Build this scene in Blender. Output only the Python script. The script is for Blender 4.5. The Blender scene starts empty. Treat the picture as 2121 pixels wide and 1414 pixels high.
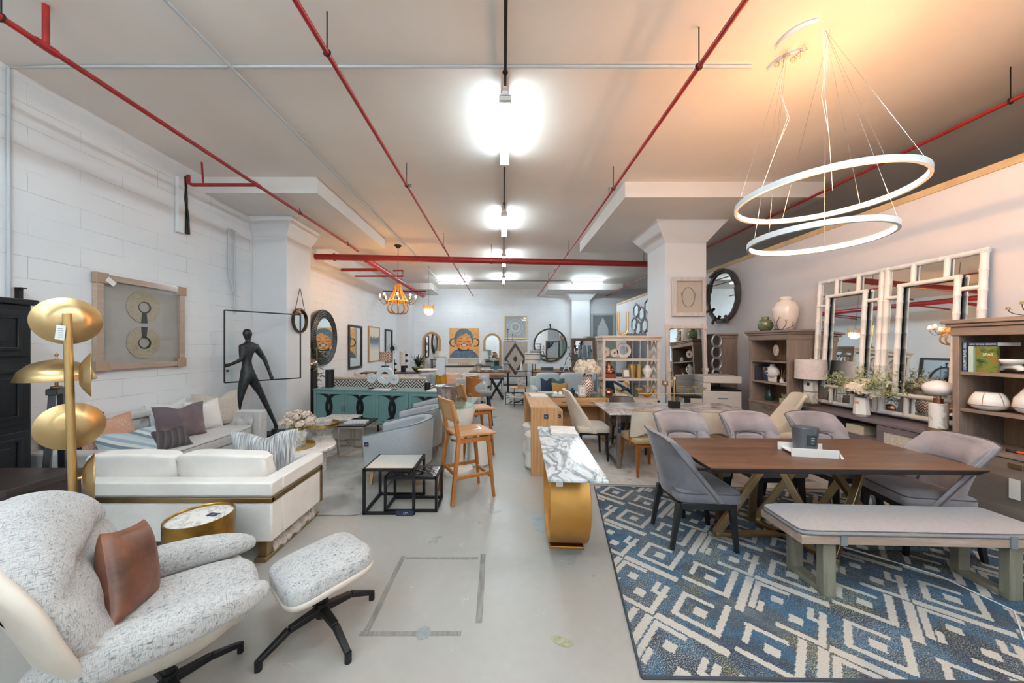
import bpy, math, random
from mathutils import Vector, Matrix, noise as mnoise
PI = math.pi
rnd = random.Random(7)
sc = bpy.context.scene
col = sc.collection

# ---------------------------------------------------------------- camera, world, exposure
FPX, EYE, VX, VY = 700.0, 1.65, 1042.0, 716.0     # focal length and vanishing point, in 2121x1414 pixels
cam_d = bpy.data.cameras.new('camera')
cam_d.sensor_width = 36.0
cam_d.lens = 36.0 * FPX / 2121.0
cam_d.shift_x = (1060.5 - VX) / 2121.0
cam_d.shift_y = (VY - 707.0) / 2121.0
cam_d.clip_start = 0.05
cam = bpy.data.objects.new('camera', cam_d)
cam.location = (0, 0, EYE)
cam.rotation_euler = (PI / 2, 0, 0)
col.objects.link(cam)
sc.camera = cam
wd = bpy.data.worlds.new('world'); sc.world = wd; wd.use_nodes = True
wd.node_tree.nodes['Background'].inputs[0].default_value = (0.75, 0.82, 0.9, 1)
wd.node_tree.nodes['Background'].inputs[1].default_value = 0.25
sc.view_settings.view_transform = 'Standard'
sc.view_settings.look = 'None'
sc.view_settings.gamma = 1
sc.view_settings.use_curve_mapping = False
sc.view_settings.exposure = 1.22
sc.cycles.max_bounces = 8
sc.cycles.diffuse_bounces = 5
sc.cycles.glossy_bounces = 5
sc.cycles.transmission_bounces = 6
sc.cycles.sample_clamp_indirect = 6.0
sc.cycles.caustics_reflective = False
sc.cycles.caustics_refractive = False
TUBE_E, TUBE_BACK, RING_E, BULB_E = 38.0, 76.0, 80.0, 200.0   # emission of the lamps
# ---------------------------------------------------------------- mesh helpers
class MB:
    def __init__(s): s.v = []; s.f = []; s.mi = []; s.m = 0; s.T = None
    def add(s, vs, fs):
        o = len(s.v)
        if s.T is not None: vs = [tuple(s.T @ Vector(v)) for v in vs]
        s.v += [tuple(v) for v in vs]; s.f += [tuple(i + o for i in f) for f in fs]; s.mi += [s.m] * len(fs); return s
    def box(s, x0, x1, y0, y1, z0, z1):
        v = [(x, y, z) for z in (z0, z1) for y in (y0, y1) for x in (x0, x1)]
        return s.add(v, [(0, 2, 3, 1), (4, 5, 7, 6), (0, 1, 5, 4), (1, 3, 7, 5), (3, 2, 6, 7), (2, 0, 4, 6)])
    def cbox(s, c, d): return s.box(c[0]-d[0]/2, c[0]+d[0]/2, c[1]-d[1]/2, c[1]+d[1]/2, c[2]-d[2]/2, c[2]+d[2]/2)
    def lathe(s, prof, c=(0, 0, 0), n=28, cap=True, sx=1.0, sy=1.0):
        k = len(prof); vs = []
        for r, z in prof:
            for i in range(n):
                a = 2 * PI * i / n
                vs.append((c[0] + r * sx * math.cos(a), c[1] + r * sy * math.sin(a), c[2] + z))
        fs = [(j*n+i, j*n+(i+1) % n, (j+1)*n+(i+1) % n, (j+1)*n+i) for j in range(k-1) for i in range(n)]
        if cap:
            if prof[0][0] > 1e-4: fs.append(tuple(range(n))[::-1])
            if prof[-1][0] > 1e-4: fs.append(tuple((k-1)*n + i for i in range(n)))
        return s.add(vs, fs)
    def cyl(s, c, r, h, n=24, r2=None): return s.lathe([(r, 0), (r if r2 is None else r2, h)], c, n)
    def tube(s, pts, r, n=8, closed=False):
        pts = [Vector(p) for p in pts]; k = len(pts); vs = []; up = None
        for i, p in enumerate(pts):
            if closed: t = pts[(i+1) % k] - pts[i-1]
            else: t = pts[min(i+1, k-1)] - pts[max(i-1, 0)]
            t = t.normalized() if t.length > 1e-9 else Vector((0, 0, 1))
            if up is None:
                up = Vector((0, 0, 1)) if abs(t.z) < 0.9 else Vector((1, 0, 0))
            a = t.cross(up)
            if a.length < 1e-6: a = t.cross(Vector((0.3, 1, 0.2)))
            a.normalize(); up = a.cross(t); rr = r[i] if isinstance(r, (list, tuple)) else r
            for j in range(n):
                w = 2 * PI * j / n
                vs.append(tuple(p + a * rr * math.cos(w) + up * rr * math.sin(w)))
        m = k if closed else k - 1
        fs = [(i*n+j, i*n+(j+1) % n, ((i+1) % k)*n+(j+1) % n, ((i+1) % k)*n+j) for i in range(m) for j in range(n)]
        if not closed: fs += [tuple(range(n))[::-1], tuple((k-1)*n + j for j in range(n))]
        return s.add(vs, fs)
    def bar(s, a, b, w, d=None, w2=None, d2=None):   # rectangular bar from a to b
        a = Vector(a); b = Vector(b); d = w if d is None else d; w2 = w if w2 is None else w2; d2 = d if d2 is None else d2
        t = (b - a).normalized(); u = Vector((0, 0, 1)) if abs(t.z) < 0.95 else Vector((0, 1, 0))
        x = t.cross(u).normalized(); y = x.cross(t)
        vs = [tuple(p + x*i*ww/2 + y*j*dd/2) for p, ww, dd in ((a, w, d), (b, w2, d2)) for i, j in ((-1, -1), (1, -1), (1, 1), (-1, 1))]
        return s.add(vs, [(3, 2, 1, 0), (4, 5, 6, 7), (0, 1, 5, 4), (1, 2, 6, 5), (2, 3, 7, 6), (3, 0, 4, 7)])
    def leg(s, top, bot, wt, wb):                    # vertical-sided tapered leg with flat ends
        vs = [(p[0]+i*w/2, p[1]+j*w/2, p[2]) for p, w in ((bot, wb), (top, wt)) for i, j in ((-1, -1), (1, -1), (1, 1), (-1, 1))]
        return s.add(vs, [(3, 2, 1, 0), (4, 5, 6, 7), (0, 1, 5, 4), (1, 2, 6, 5), (2, 3, 7, 6), (3, 0, 4, 7)])
    def prism(s, poly, h0, h1, ax='z'):
        n = len(poly)
        def P(a, b, h): return (a, b, h) if ax == 'z' else ((a, h, b) if ax == 'y' else (h, a, b))
        vs = [P(a, b, h0) for a, b in poly] + [P(a, b, h1) for a, b in poly]
        return s.add(vs, [tuple(range(n))[::-1], tuple(range(n, 2*n))] + [(i, (i+1) % n, n+(i+1) % n, n+i) for i in range(n)])
    def ring(s, outer, inner, h0, h1, ax='z'):       # frame between two closed outlines of equal count
        n = len(outer)
        def P(a, b, h): return (a, b, h) if ax == 'z' else ((a, h, b) if ax == 'y' else (h, a, b))
        vs = [P(a, b, h) for pl, h in ((outer, h0), (inner, h0), (outer, h1), (inner, h1)) for a, b in pl]
        fs = []
        for i in range(n):
            j = (i+1) % n
            fs += [(i, j, n+j, n+i), (2*n+i, 3*n+i, 3*n+j, 2*n+j), (i, 2*n+i, 2*n+j, j), (n+i, n+j, 3*n+j, 3*n+i)]
        return s.add(vs, fs)
    def sph(s, c, r, n=20, m=12, e=1.0, fn=None):    # ellipsoid; e<1 squares it off
        r = (r, r, r) if not isinstance(r, (tuple, list)) else r
        f = lambda w: math.copysign(abs(w) ** e, w)
        vs = []
        for j in range(1, m):
            t = PI * j / m - PI / 2
            for i in range(n):
                a = 2 * PI * i / n
                p = (f(math.cos(t)) * f(math.cos(a)), f(math.cos(t)) * f(math.sin(a)), f(math.sin(t)))
                vs.append(p)
        vs += [(0, 0, -1), (0, 0, 1)]
        b = (m-1) * n
        fs = [(j*n+i, j*n+(i+1) % n, (j+1)*n+(i+1) % n, (j+1)*n+i) for j in range(m-2) for i in range(n)]
        fs += [(b, (i+1) % n, i) for i in range(n)] + [(b+1, (m-2)*n+i, (m-2)*n+(i+1) % n) for i in range(n)]
        if fn: vs = [fn(p) for p in vs]
        else: vs = [(c[0]+p[0]*r[0], c[1]+p[1]*r[1], c[2]+p[2]*r[2]) for p in vs]
        return s.add(vs, fs)
    def torus(s, c, R, r, n=32, m=8, ax='z', ry=None):
        pts = []
        for i in range(n):
            a = 2*PI*i/n; u, w = R*math.cos(a), (ry or R)*math.sin(a)
            pts.append((c[0]+u, c[1]+w, c[2]) if ax == 'z' else ((c[0]+u, c[1], c[2]+w) if ax == 'y' else (c[0], c[1]+u, c[2]+w)))
        return s.tube(pts, r, m, True)
    def grid(s, fn, nu, nv, cu=False):               # surface fn(u,v)
        vs = [fn(i / nu, j / nv) for j in range(nv+1) for i in range(nu+1 if not cu else nu)]
        w = nu if cu else nu + 1
        fs = [(j*w+i, j*w+(i+1) % w, (j+1)*w+(i+1) % w, (j+1)*w+i) for j in range(nv) for i in range(nu)]
        return s.add(vs, fs)
    def slab(s, fo, fi, nu, nv):                     # closed shell between two surfaces
        a = [fo(i/nu, j/nv) for j in range(nv+1) for i in range(nu+1)]; b = [fi(i/nu, j/nv) for j in range(nv+1) for i in range(nu+1)]
        w = nu+1; N = len(a); fs = []
        for j in range(nv):
            for i in range(nu):
                q = (j*w+i, j*w+i+1, (j+1)*w+i+1, (j+1)*w+i); fs += [q, tuple(N+k for k in q[::-1])]
        for i in range(nu):
            fs += [(i+1, i, N+i, N+i+1), (nv*w+i, nv*w+i+1, N+nv*w+i+1, N+nv*w+i)]
        for j in range(nv):
            fs += [(j*w, (j+1)*w, N+(j+1)*w, N+j*w), ((j+1)*w+nu, j*w+nu, N+j*w+nu, N+(j+1)*w+nu)]
        return s.add(a + b, fs)
    def build(s, name, mats, parent=None, smooth=40, bev=0, sub=0, loc=None):
        me = bpy.data.meshes.new(name); me.from_pydata(s.v, [], s.f)
        for m in (mats if isinstance(mats, (list, tuple)) else [mats]): me.materials.append(m)
        me.polygons.foreach_set('material_index', s.mi)
        if smooth:
            me.polygons.foreach_set('use_smooth', [True] * len(me.polygons))
            if smooth < 180: me.set_sharp_from_angle(angle=math.radians(smooth))
        me.update()
        o = bpy.data.objects.new(name, me); col.objects.link(o)
        if loc: o.location = loc
        if parent: o.parent = parent
        if bev:
            b = o.modifiers.new('bevel', 'BEVEL'); b.width = bev; b.segments = 2; b.limit_method = 'ANGLE'; b.angle_limit = math.radians(40); b.use_clamp_overlap = True
        if sub:
            b = o.modifiers.new('sub', 'SUBSURF'); b.levels = sub; b.render_levels = sub
        return o
def tag(o, label=None, cat=None, group=None, kind=None):
    if label: o['label'] = label
    if cat: o['category'] = cat
    if group: o['group'] = group
    if kind: o['kind'] = kind
    return o
def E(name, label, cat, loc=(0, 0, 0), rz=0, group=None):
    o = bpy.data.objects.new(name, None); o.empty_display_size = 0.1; col.objects.link(o)
    o.location = loc; o.rotation_euler = (0, 0, math.radians(rz)); return tag(o, label, cat, group)
def copy_tree(o, parent=None):
    c = o.copy(); col.objects.link(c); c.parent = parent
    for ch in [k for k in o.children]: copy_tree(ch, c)
    return c
def dup(o, loc, rz=0, label=None, group=None, scale=None):
    c = copy_tree(o); c.location = loc; c.rotation_euler = (0, 0, math.radians(rz))
    if label: c['label'] = label
    if group: c['group'] = group
    if scale: c.scale = scale
    return c
def st(mb, name, mats, **k): return tag(mb.build(name, mats, **k), kind='structure')
def G(px, py, z=0.0):      # ground position seen at a pixel of the photograph, on the plane of height z
    Y = (EYE - z) * FPX / (py - VY); return ((px - VX) / FPX * Y, Y)
def R2(a): return math.radians(a)
def rrect(w, h, r, n=5, cx=0, cy=0):
    p = []
    for sx, sy, a0 in ((1, 1, 0), (-1, 1, 90), (-1, -1, 180), (1, -1, 270)):
        for i in range(n+1):
            a = R2(a0 + 90*i/n); p.append((cx + sx*(w/2-r) + r*math.cos(a), cy + sy*(h/2-r) + r*math.sin(a)))
    return p
def ellipse(rx, ry, n=32, cx=0, cy=0): return [(cx+rx*math.cos(2*PI*i/n), cy+ry*math.sin(2*PI*i/n)) for i in range(n)]

# ---------------------------------------------------------------- materials
def srgb(h):
    if isinstance(h, tuple): return h + (1,) if len(h) == 3 else h
    c = [int(h[i:i+2], 16) / 255 for i in (0, 2, 4)]
    return tuple(((x + 0.055) / 1.055) ** 2.4 if x > 0.04045 else x / 12.92 for x in c) + (1,)
class NT:
    def __init__(s, name):
        s.m = bpy.data.materials.new(name); s.m.use_nodes = True; s.t = s.m.node_tree
        s.b = s.t.nodes['Principled BSDF']; s.o = s.t.nodes['Material Output']; s.c = None
    def n(s, ty, **k):
        x = s.t.nodes.new(ty)
        for a, b in k.items(): setattr(x, a, b)
        return x
    def l(s, a, b): s.t.links.new(a, b)
    def coord(s, scale=(1, 1, 1), rot=(0, 0, 0), src='Object'):
        tc = s.n('ShaderNodeTexCoord'); mp = s.n('ShaderNodeMapping'); s.l(tc.outputs[src], mp.inputs[0])
        mp.inputs['Scale'].default_value = scale; mp.inputs['Rotation'].default_value = rot; return mp.outputs[0]
    def noise(s, vec, sc_, det=4, rough=0.55, dist=0):
        x = s.n('ShaderNodeTexNoise'); s.l(vec, x.inputs['Vector']); x.inputs['Scale'].default_value = sc_
        x.inputs['Detail'].default_value = det; x.inputs['Roughness'].default_value = rough; x.inputs['Distortion'].default_value = dist; return x.outputs[0]
    def ramp(s, fac, stops, interp='LINEAR'):
        x = s.n('ShaderNodeValToRGB'); s.l(fac, x.inputs[0]); x.color_ramp.interpolation = interp; e = x.color_ramp.elements
        while len(e) < len(stops): e.new(0.5)
        for i, (p, c) in enumerate(stops): e[i].position = p; e[i].color = srgb(c)
        return x.outputs[0]
    def mix(s, fac, a, b, mode='MIX'):
        x = s.n('ShaderNodeMix', data_type='RGBA', blend_type=mode)
        for k, v in ((0, fac), (6, a), (7, b)):
            if isinstance(v, (int, float)): x.inputs[k].default_value = v
            elif isinstance(v, (str, tuple)): x.inputs[k].default_value = srgb(v)
            else: s.l(v, x.inputs[k])
        return x.outputs[2]
    def math(s, op, a, b=0):
        x = s.n('ShaderNodeMath', operation=op)
        for k, v in ((0, a), (1, b)):
            if isinstance(v, (int, float)): x.inputs[k].default_value = v
            else: s.l(v, x.inputs[k])
        return x.outputs[0]
    def bump(s, h, st_=0.3, d=0.01):
        x = s.n('ShaderNodeBump'); s.l(h, x.inputs['Height']); x.inputs['Strength'].default_value = st_; x.inputs['Distance'].default_value = d
        s.l(x.outputs[0], s.b.inputs['Normal'])
    def fin(s, colr, rough=0.5, metal=0.0, **k):
        if isinstance(colr, (str, tuple)): s.b.inputs['Base Color'].default_value = srgb(colr)
        else: s.l(colr, s.b.inputs['Base Color'])
        if isinstance(rough, (int, float)): s.b.inputs['Roughness'].default_value = rough
        else: s.l(rough, s.b.inputs['Roughness'])
        s.b.inputs['Metallic'].default_value = metal
        for a, v in k.items(): s.b.inputs[a.replace('_', ' ')].default_value = v
        return s.m
def plain(name, c, rough=0.5, metal=0.0, c2=None, ns=6, bs=0, bscale=80, **k):
    t = NT(name); v = t.coord()
    cc = t.mix(t.ramp(t.noise(v, ns), [(0.35, '000000'), (0.65, 'ffffff')]), c, c2) if c2 else c
    if not c2:
        a = srgb(c); cc = t.mix(t.noise(v, ns), c, tuple(x*0.9 for x in a[:3]))
    if bs: t.bump(t.noise(v, bscale, 2), bs, 0.002)
    return t.fin(cc, rough, metal, **k)
def wood(name, c1, c2, scale=1.0, ax='x', rough=0.45, c3=None, plank=0, coat=0.0):
    t = NT(name); sx = {'x': (1.2, 14, 14), 'y': (14, 1.2, 14), 'z': (14, 14, 1.2)}[ax]
    v = t.coord(tuple(a*scale for a in sx)); n1 = t.noise(v, 1.5, 6, 0.65, 0.6)
    cc = t.ramp(n1, [(0.3, c1), (0.52, c3 or c1), (0.72, c2)])
    n2 = t.noise(v, 8, 3); cc = t.mix(0.25, cc, t.ramp(n2, [(0.35, c1), (0.65, c2)]))
    if plank:
        v2 = t.coord((1, 1, 1)); sp = t.n('ShaderNodeSeparateXYZ'); t.l(v2, sp.inputs[0])
        o = {'x': 1, 'y': 0, 'z': 1}[ax]; fl = t.math('FLOOR', t.math('MULTIPLY', sp.outputs[o], 1/plank)); wn = t.n('ShaderNodeTexWhiteNoise', noise_dimensions='1D')
        t.l(fl, wn.inputs['W']); cc = t.mix(t.math('MULTIPLY', wn.outputs[0], 0.35), cc, c1)
    t.bump(n2, 0.15, 0.002)
    return t.fin(cc, rough, 0, Coat_Weight=coat)
def fabric(name, c1, c2, scale=1.0, rough=0.9, amt=0.5, sheen=0.3, bump=0.5):
    t = NT(name); a = t.noise(t.coord((260*scale, 30*scale, 30*scale)), 1, 2); b = t.noise(t.coord((30*scale, 260*scale, 260*scale)), 1, 2)
    w = t.math('ADD', a, b); cc = t.ramp(t.math('MULTIPLY', w, 0.5), [(0.5-amt*0.22, c2), (0.5+amt*0.1, c1)])
    t.bump(w, bump, 0.003)
    return t.fin(cc, rough, 0, Sheen_Weight=sheen)
def velvet(name, c1, c2, sheen=0.35):
    t = NT(name); v = t.coord(); cc = t.mix(t.ramp(t.noise(v, 5, 5, 0.6, 0.5), [(0.35, '000000'), (0.7, 'ffffff')]), c1, c2)
    t.bump(t.noise(v, 300, 1), 0.1, 0.001)
    return t.fin(cc, 0.75, 0, Sheen_Weight=sheen, Sheen_Roughness=0.4)
def marble(name, base, vein, scale=2.0, dist=3.0, sharp=0.08, rough=0.15, mid=None, coat=0.0):
    t = NT(name); v = t.coord(); n0 = t.noise(v, scale, 8, 0.6, dist)
    x = t.math('ABSOLUTE', t.math('SUBTRACT', n0, 0.5)); cc = t.ramp(x, [(0.0, vein), (sharp, mid or base), (sharp*2.5, base)])
    return t.fin(cc, rough, 0, Coat_Weight=coat)
def glow(name, c, e):
    t = NT(name); t.b.inputs['Emission Color'].default_value = srgb(c); t.b.inputs['Emission Strength'].default_value = e; return t.fin(c, 0.5)
M = {}
M['wall'] = None
def wallmat(name, axis, c='e6e7e9', bw=0.82, bh=0.21, off=0.5, strength=0.55):
    t = NT(name); tc = t.n('ShaderNodeTexCoord'); sp = t.n('ShaderNodeSeparateXYZ'); t.l(tc.outputs['Object'], sp.inputs[0]); cb = t.n('ShaderNodeCombineXYZ')
    t.l(sp.outputs[axis], cb.inputs[0]); t.l(sp.outputs[2], cb.inputs[1])
    nz = t.noise(t.coord(), 1.3, 3); ns = t.n('ShaderNodeVectorMath', operation='ADD'); t.l(cb.outputs[0], ns.inputs[0])
    s2 = t.n('ShaderNodeVectorMath', operation='SCALE'); t.l(t.noise(t.coord(), 3, 2), s2.inputs[0]); s2.inputs[3].default_value = 0.02; t.l(s2.outputs[0], ns.inputs[1])
    b = t.n('ShaderNodeTexBrick'); t.l(ns.outputs[0], b.inputs['Vector']); b.inputs['Scale'].default_value = 1
    b.inputs['Mortar Size'].default_value = 0.0035; b.inputs['Mortar Smooth'].default_value = 0.4; b.inputs['Brick Width'].default_value = bw; b.inputs['Row Height'].default_value = bh; b.offset = off
    gate = t.ramp(t.noise(t.coord(), 2.2, 3), [(0.42, '000000'), (0.6, 'ffffff')])
    f = t.math('MULTIPLY', b.outputs['Fac'], gate)
    base = t.mix(t.ramp(nz, [(0.3, '000000'), (0.7, 'ffffff')]), c, 'dfe1e4')
    cc = t.mix(t.math('MULTIPLY', f, strength), base, '8f9497')
    h = t.math('SUBTRACT', t.math('MULTIPLY', t.noise(t.coord(), 45, 3), 0.25), b.outputs['Fac'])
    t.bump(h, 0.35, 0.006)
    return t.fin(cc, 0.6)
M['block_x'] = wallmat('painted_block_wall_side', 1)
M['block_y'] = wallmat('painted_block_wall_back', 0)
M['paint'] = plain('white_paint', 'e4e4e6', 0.6, c2='dcdee2', ns=1.2, bs=0.15, bscale=60)
M['ceil'] = plain('ceiling_paint', 'f1e8e0', 0.65, c2='eae1d9', ns=0.9, bs=0.25, bscale=25)
M['slabpaint'] = plain('slab_paint', 'e9e5e2', 0.6, c2='e2dedb', ns=1)
def floor_mat():
    t = NT('polished_concrete'); v = t.coord()
    a = t.ramp(t.noise(v, 0.9, 6, 0.6, 0.4), [(0.2, '989389'), (0.5, 'a6a29b'), (0.8, 'b4b1ab')])
    b = t.ramp(t.noise(v, 14, 4, 0.55), [(0.25, 'a19e99'), (0.75, 'adaba6')])
    cc = t.mix(0.35, a, b)
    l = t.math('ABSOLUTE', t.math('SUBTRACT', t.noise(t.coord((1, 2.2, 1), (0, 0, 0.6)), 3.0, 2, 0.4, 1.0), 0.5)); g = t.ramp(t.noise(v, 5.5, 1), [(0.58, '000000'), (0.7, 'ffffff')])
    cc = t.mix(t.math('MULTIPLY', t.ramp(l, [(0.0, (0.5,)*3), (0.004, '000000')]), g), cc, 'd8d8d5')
    ro = t.ramp(t.noise(v, 2.5, 4), [(0.2, (0.24,)*3), (0.8, (0.4,)*3)])
    t.bump(t.noise(v, 30, 4), 0.05, 0.003)
    return t.fin(cc, ro, 0, Specular_IOR_Level=0.4)
M['floor'] = floor_mat()
M['redpipe'] = plain('red_pipe_paint', 'a3201c', 0.4, c2='8c1f1e', ns=8)
M['steel'] = plain('grey_steel', '8c9094', 0.4, 0.7)
M['whiteplastic'] = plain('white_plastic', 'e6e8ea', 0.4)
M['conduit'] = plain('pale_grey_conduit', 'c3c9cc', 0.45)
M['black'] = plain('black_metal', '15171a', 0.45, 0.2)
M['blackpaint'] = plain('black_lacquer', '101418', 0.32, c2='171c20', ns=3)
M['gold'] = plain('brushed_gold', 'cfb07a', 0.38, 1.0, c2='c2a26b', ns=5)
M['brass'] = plain('satin_brass', 'b39c77', 0.42, 1.0, c2='a58d68', ns=5)
M['goldlt'] = plain('pale_gold', 'dbbd82', 0.3, 1.0)
M['silver'] = plain('silver_metal', 'b9bbc0', 0.22, 1.0)
M['mirror'] = plain('mirror_glass', 'e8eef0', 0.015, 1.0)
M['mirror'].node_tree.nodes['Principled BSDF'].inputs['Base Color'].default_value = (0.86, 0.89, 0.9, 1)
M['white'] = plain('white_ceramic', 'eae6e1', 0.35)
M['whitefab'] = velvet('white_velvet_upholstery', 'ebe5df', 'e2dbd4', 0.2)
M['cream'] = velvet('cream_upholstery', 'd9cbb9', 'cbbba8', 0.25)
M['beigefab'] = velvet('beige_upholstery', 'cdbfae', 'c2b4a3', 0.2)
M['greysofa'] = fabric('light_grey_linen', 'c9c6c4', 'b8b5b3', 0.8, amt=0.6, bump=0.15)
M['greyvelvet'] = velvet('grey_velvet', '7e7b81', '65646c', 0.4)
M['greyvelvet2'] = velvet('taupe_grey_velvet', '9b9295', '857d82', 0.4)
M['piping'] = plain('dark_piping', '5c5659', 0.8)
M['bluefab'] = fabric('grey_blue_wool', 'a7aaad', '93989c', 1.2, amt=0.8, bump=0.3)
M['teal'] = plain('teal_paint', '6c9291', 0.4, c2='668a8a', ns=4)
M['oak'] = wood('oak', 'a97b52', 'cda57a', 1.0, 'x', 0.5, 'bd9468')
M['oakz'] = wood('oak_upright', 'a97b52', 'cda57a', 1.0, 'z', 0.5, 'bd9468')
M['teak'] = wood('teak_stool', '94551f', 'b97738', 1.3, 'z', 0.4, 'a6662b', coat=0.2)
M['teakx'] = wood('teak_seat', 'a56a35', 'c8925a', 1.3, 'x', 0.38, 'b87f49', coat=0.2)
M['walnut'] = wood('walnut_top', '3a261a', '865c3f', 0.8, 'x', 0.4, '5f4230', plank=0.13)
M['greywood'] = wood('grey_brown_wood', '7a695e', 'a08d7f', 0.8, 'z', 0.5, '7d6b60')
M['warmback'] = wood('brown_back_panel', '7d6048', 'a98a68', 0.8, 'z', 0.5, '94765a')
M['greywoodx'] = wood('grey_brown_trim', '7a695e', 'a08d7f', 0.8, 'y', 0.5, '7d6b60')
M['consolegrey'] = plain('taupe_lacquer', '6e6264', 0.45, c2='675c5f', ns=3)
M['palewood'] = wood('whitewashed_wood', 'bba99d', 'dbcfc6', 0.9, 'x', 0.5, 'cbbdb2')
M['darkwood'] = wood('dark_stained_wood', '221a18', '3d302b', 0.8, 'y', 0.4, '2c2220')
M['leather'] = None
def leather():
    t = NT('brown_leather'); v = t.coord(); cc = t.ramp(t.noise(v, 6, 5, 0.6), [(0.3, '4a2a1d'), (0.5, '6e4330'), (0.72, '8d5a42')])
    t.bump(t.noise(v, 90, 3), 0.25, 0.002); return t.fin(cc, 0.42, 0)
M['leather'] = leather()
M['tan'] = plain('tan_leather', 'a5672f', 0.4, c2='935825', ns=6, bs=0.1)
def boucle():
    t = NT('boucle_tweed'); a = t.noise(t.coord((420, 40, 40)), 1, 3, 0.65); b = t.noise(t.coord((40, 40, 420)), 1, 3, 0.65); c = t.noise(t.coord((40, 420, 40)), 1, 3, 0.65)
    mn = t.math('MINIMUM', t.math('MINIMUM', a, b), c); lg = t.noise(t.coord(), 9, 3); mm = t.math('ADD', mn, t.math('MULTIPLY', t.math('SUBTRACT', lg, 0.5), 0.12))
    cc = t.ramp(mm, [(0.24, '4e5157'), (0.33, '87888c'), (0.41, 'b9b8b7'), (0.48, 'cfcdcb')])
    t.bump(t.math('ADD', t.math('ADD', a, b), c), 0.6, 0.004); return t.fin(cc, 0.95, 0, Sheen_Weight=0.2)
M['boucle'] = boucle()
M['whiteleather'] = plain('off_white_leather', 'd8cdc0', 0.4, c2='cfc4b7', ns=5, bs=0.1)
M['marbleblk'] = marble('grey_swirl_marble', 'dfe3e5', '6a7076', 5.0, 2.5, 0.05, 0.1, 'b4babd')
def swirl():
    t = NT('swirl_marble'); v = t.coord((2.2, 1.1, 1), (0, 0, 0.9)); w = t.noise(v, 1.9, 6, 0.58, 1.3); x = t.math('FRACT', t.math('MULTIPLY', w, 6.0))
    cc = t.ramp(x, [(0.0, '6d747b'), (0.2, '9aa1a7'), (0.38, 'd0d5d8'), (0.62, 'dce0e3'), (0.85, 'a3abb0'), (1.0, '6d747b')]); cc = t.mix(t.ramp(t.noise(v, 3, 3), [(0.45, '000000'), (0.75, 'bbbbbb')]), cc, 'd9dee1')
    return t.fin(cc, 0.1)
M['marblewave'] = swirl()
M['marblegrey'] = marble('grey_marble_top', 'd2cecb', '8f8c90', 2.0, 2.0, 0.04, 0.1, 'bbb7b6')
M['marblewhite'] = marble('white_marble', 'e3dfd9', 'b3aba3', 3.0, 1.5, 0.03, 0.2)
M['marbledark'] = marble('dark_marble', '2b2a2d', 'b8b6b8', 4, 3, 0.02, 0.1, '4a484c')
M['navytag'] = plain('navy_card', '252b45', 0.5)
M['card'] = plain('white_card', 'e9e7e2', 0.6)
M['ink'] = plain('dark_ink', '34343a', 0.7)
M['paleblue'] = plain('silver_ink', 'b9c0d2', 0.6)
def glassm(name, tint='e9f2f0', rough=0.02):
    t = NT(name); tr = t.n('ShaderNodeBsdfTransparent'); gl = t.n('ShaderNodeBsdfGlossy'); mx = t.n('ShaderNodeMixShader'); fr = t.n('ShaderNodeFresnel')
    tr.inputs[0].default_value = srgb(tint); gl.inputs['Roughness'].default_value = rough; ge = t.n('ShaderNodeNewGeometry'); mr = t.n('ShaderNodeMapRange'); mr.inputs[3].default_value = 1.45; mr.inputs[4].default_value = 1/1.45; t.l(ge.outputs['Backfacing'], mr.inputs[0]); t.l(mr.outputs[0], fr.inputs[0])
    t.l(fr.outputs[0], mx.inputs[0]); t.l(tr.outputs[0], mx.inputs[1]); t.l(gl.outputs[0], mx.inputs[2]); t.l(mx.outputs[0], t.o.inputs[0]); return t.m
M['glass'] = glassm('clear_glass', 'ffffff'); M['film'] = glassm('clear_wrap_film', 'ffffff', 0.15); M['greenglass'] = glassm('green_glass', 'e6f2ec')
M['greenleaf'] = plain('green_leaf', '2f6a2c', 0.5, c2='23521f', ns=20)
M['paleleaf'] = plain('pale_sage_leaf', 'a3ab78', 0.6, c2='c6c99c', ns=30)
M['darkleaf'] = plain('dark_green_leaf', '2d4a34', 0.5, c2='1e3526', ns=20)
M['petal'] = plain('cream_petal', 'efe3d2', 0.7, c2='e6d6c0', ns=40)
M['petal2'] = plain('blush_petal', 'e8dacb', 0.7, c2='d8c4b2', ns=40)

M['deepgold'] = plain('deep_brushed_gold', 'cf9d58', 0.4, 1.0, c2='c4904b', ns=5)
M['whitewash'] = wood('white_washed_frame', 'd0c3ba', 'ebe2db', 1, 'z', 0.5)
# ================================================================ the room
XL, XR, YB, YF, HC, HT = -4.6, 4.57, 15.45, -3.0, 4.25, 3.27
st(MB().box(XL-0.3, 8.2, YF-0.3, YB+0.3, -0.2, 0), 'floor', M['floor'])
st(MB().box(XL-0.3, 8.2, YF-0.3, YB+0.3, HC, HC+0.2), 'ceiling', M['ceil'])
st(MB().box(XL-0.3, XL, YF-0.3, YB+0.3, 0, HC), 'wall_left', M['block_x'])
st(MB().box(XL, 8.2, YB, YB+0.3, 0, HC), 'wall_back', M['block_y'])
st(MB().box(8.0, 8.3, YF, YB, 0, HC), 'wall_outer_right', M['paint'])
st(MB().box(XR, XR+0.12, YF, 13.6, 0, HT), 'wall_right', plain('partition_paint', 'cdcacc', 0.6, c2='c6c3c7', ns=1.2))
st(MB().box(XR-0.012, XR+0.132, YF, 13.6, HT, HT+0.07), 'trim_1', plain('raw_timber_edge', 'c9ae85', 0.7, c2='b89c74', ns=6))
st(MB().box(XL, 8.2, YF-0.3, YF, 0, HC), 'wall_front', M['paint'])

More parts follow.
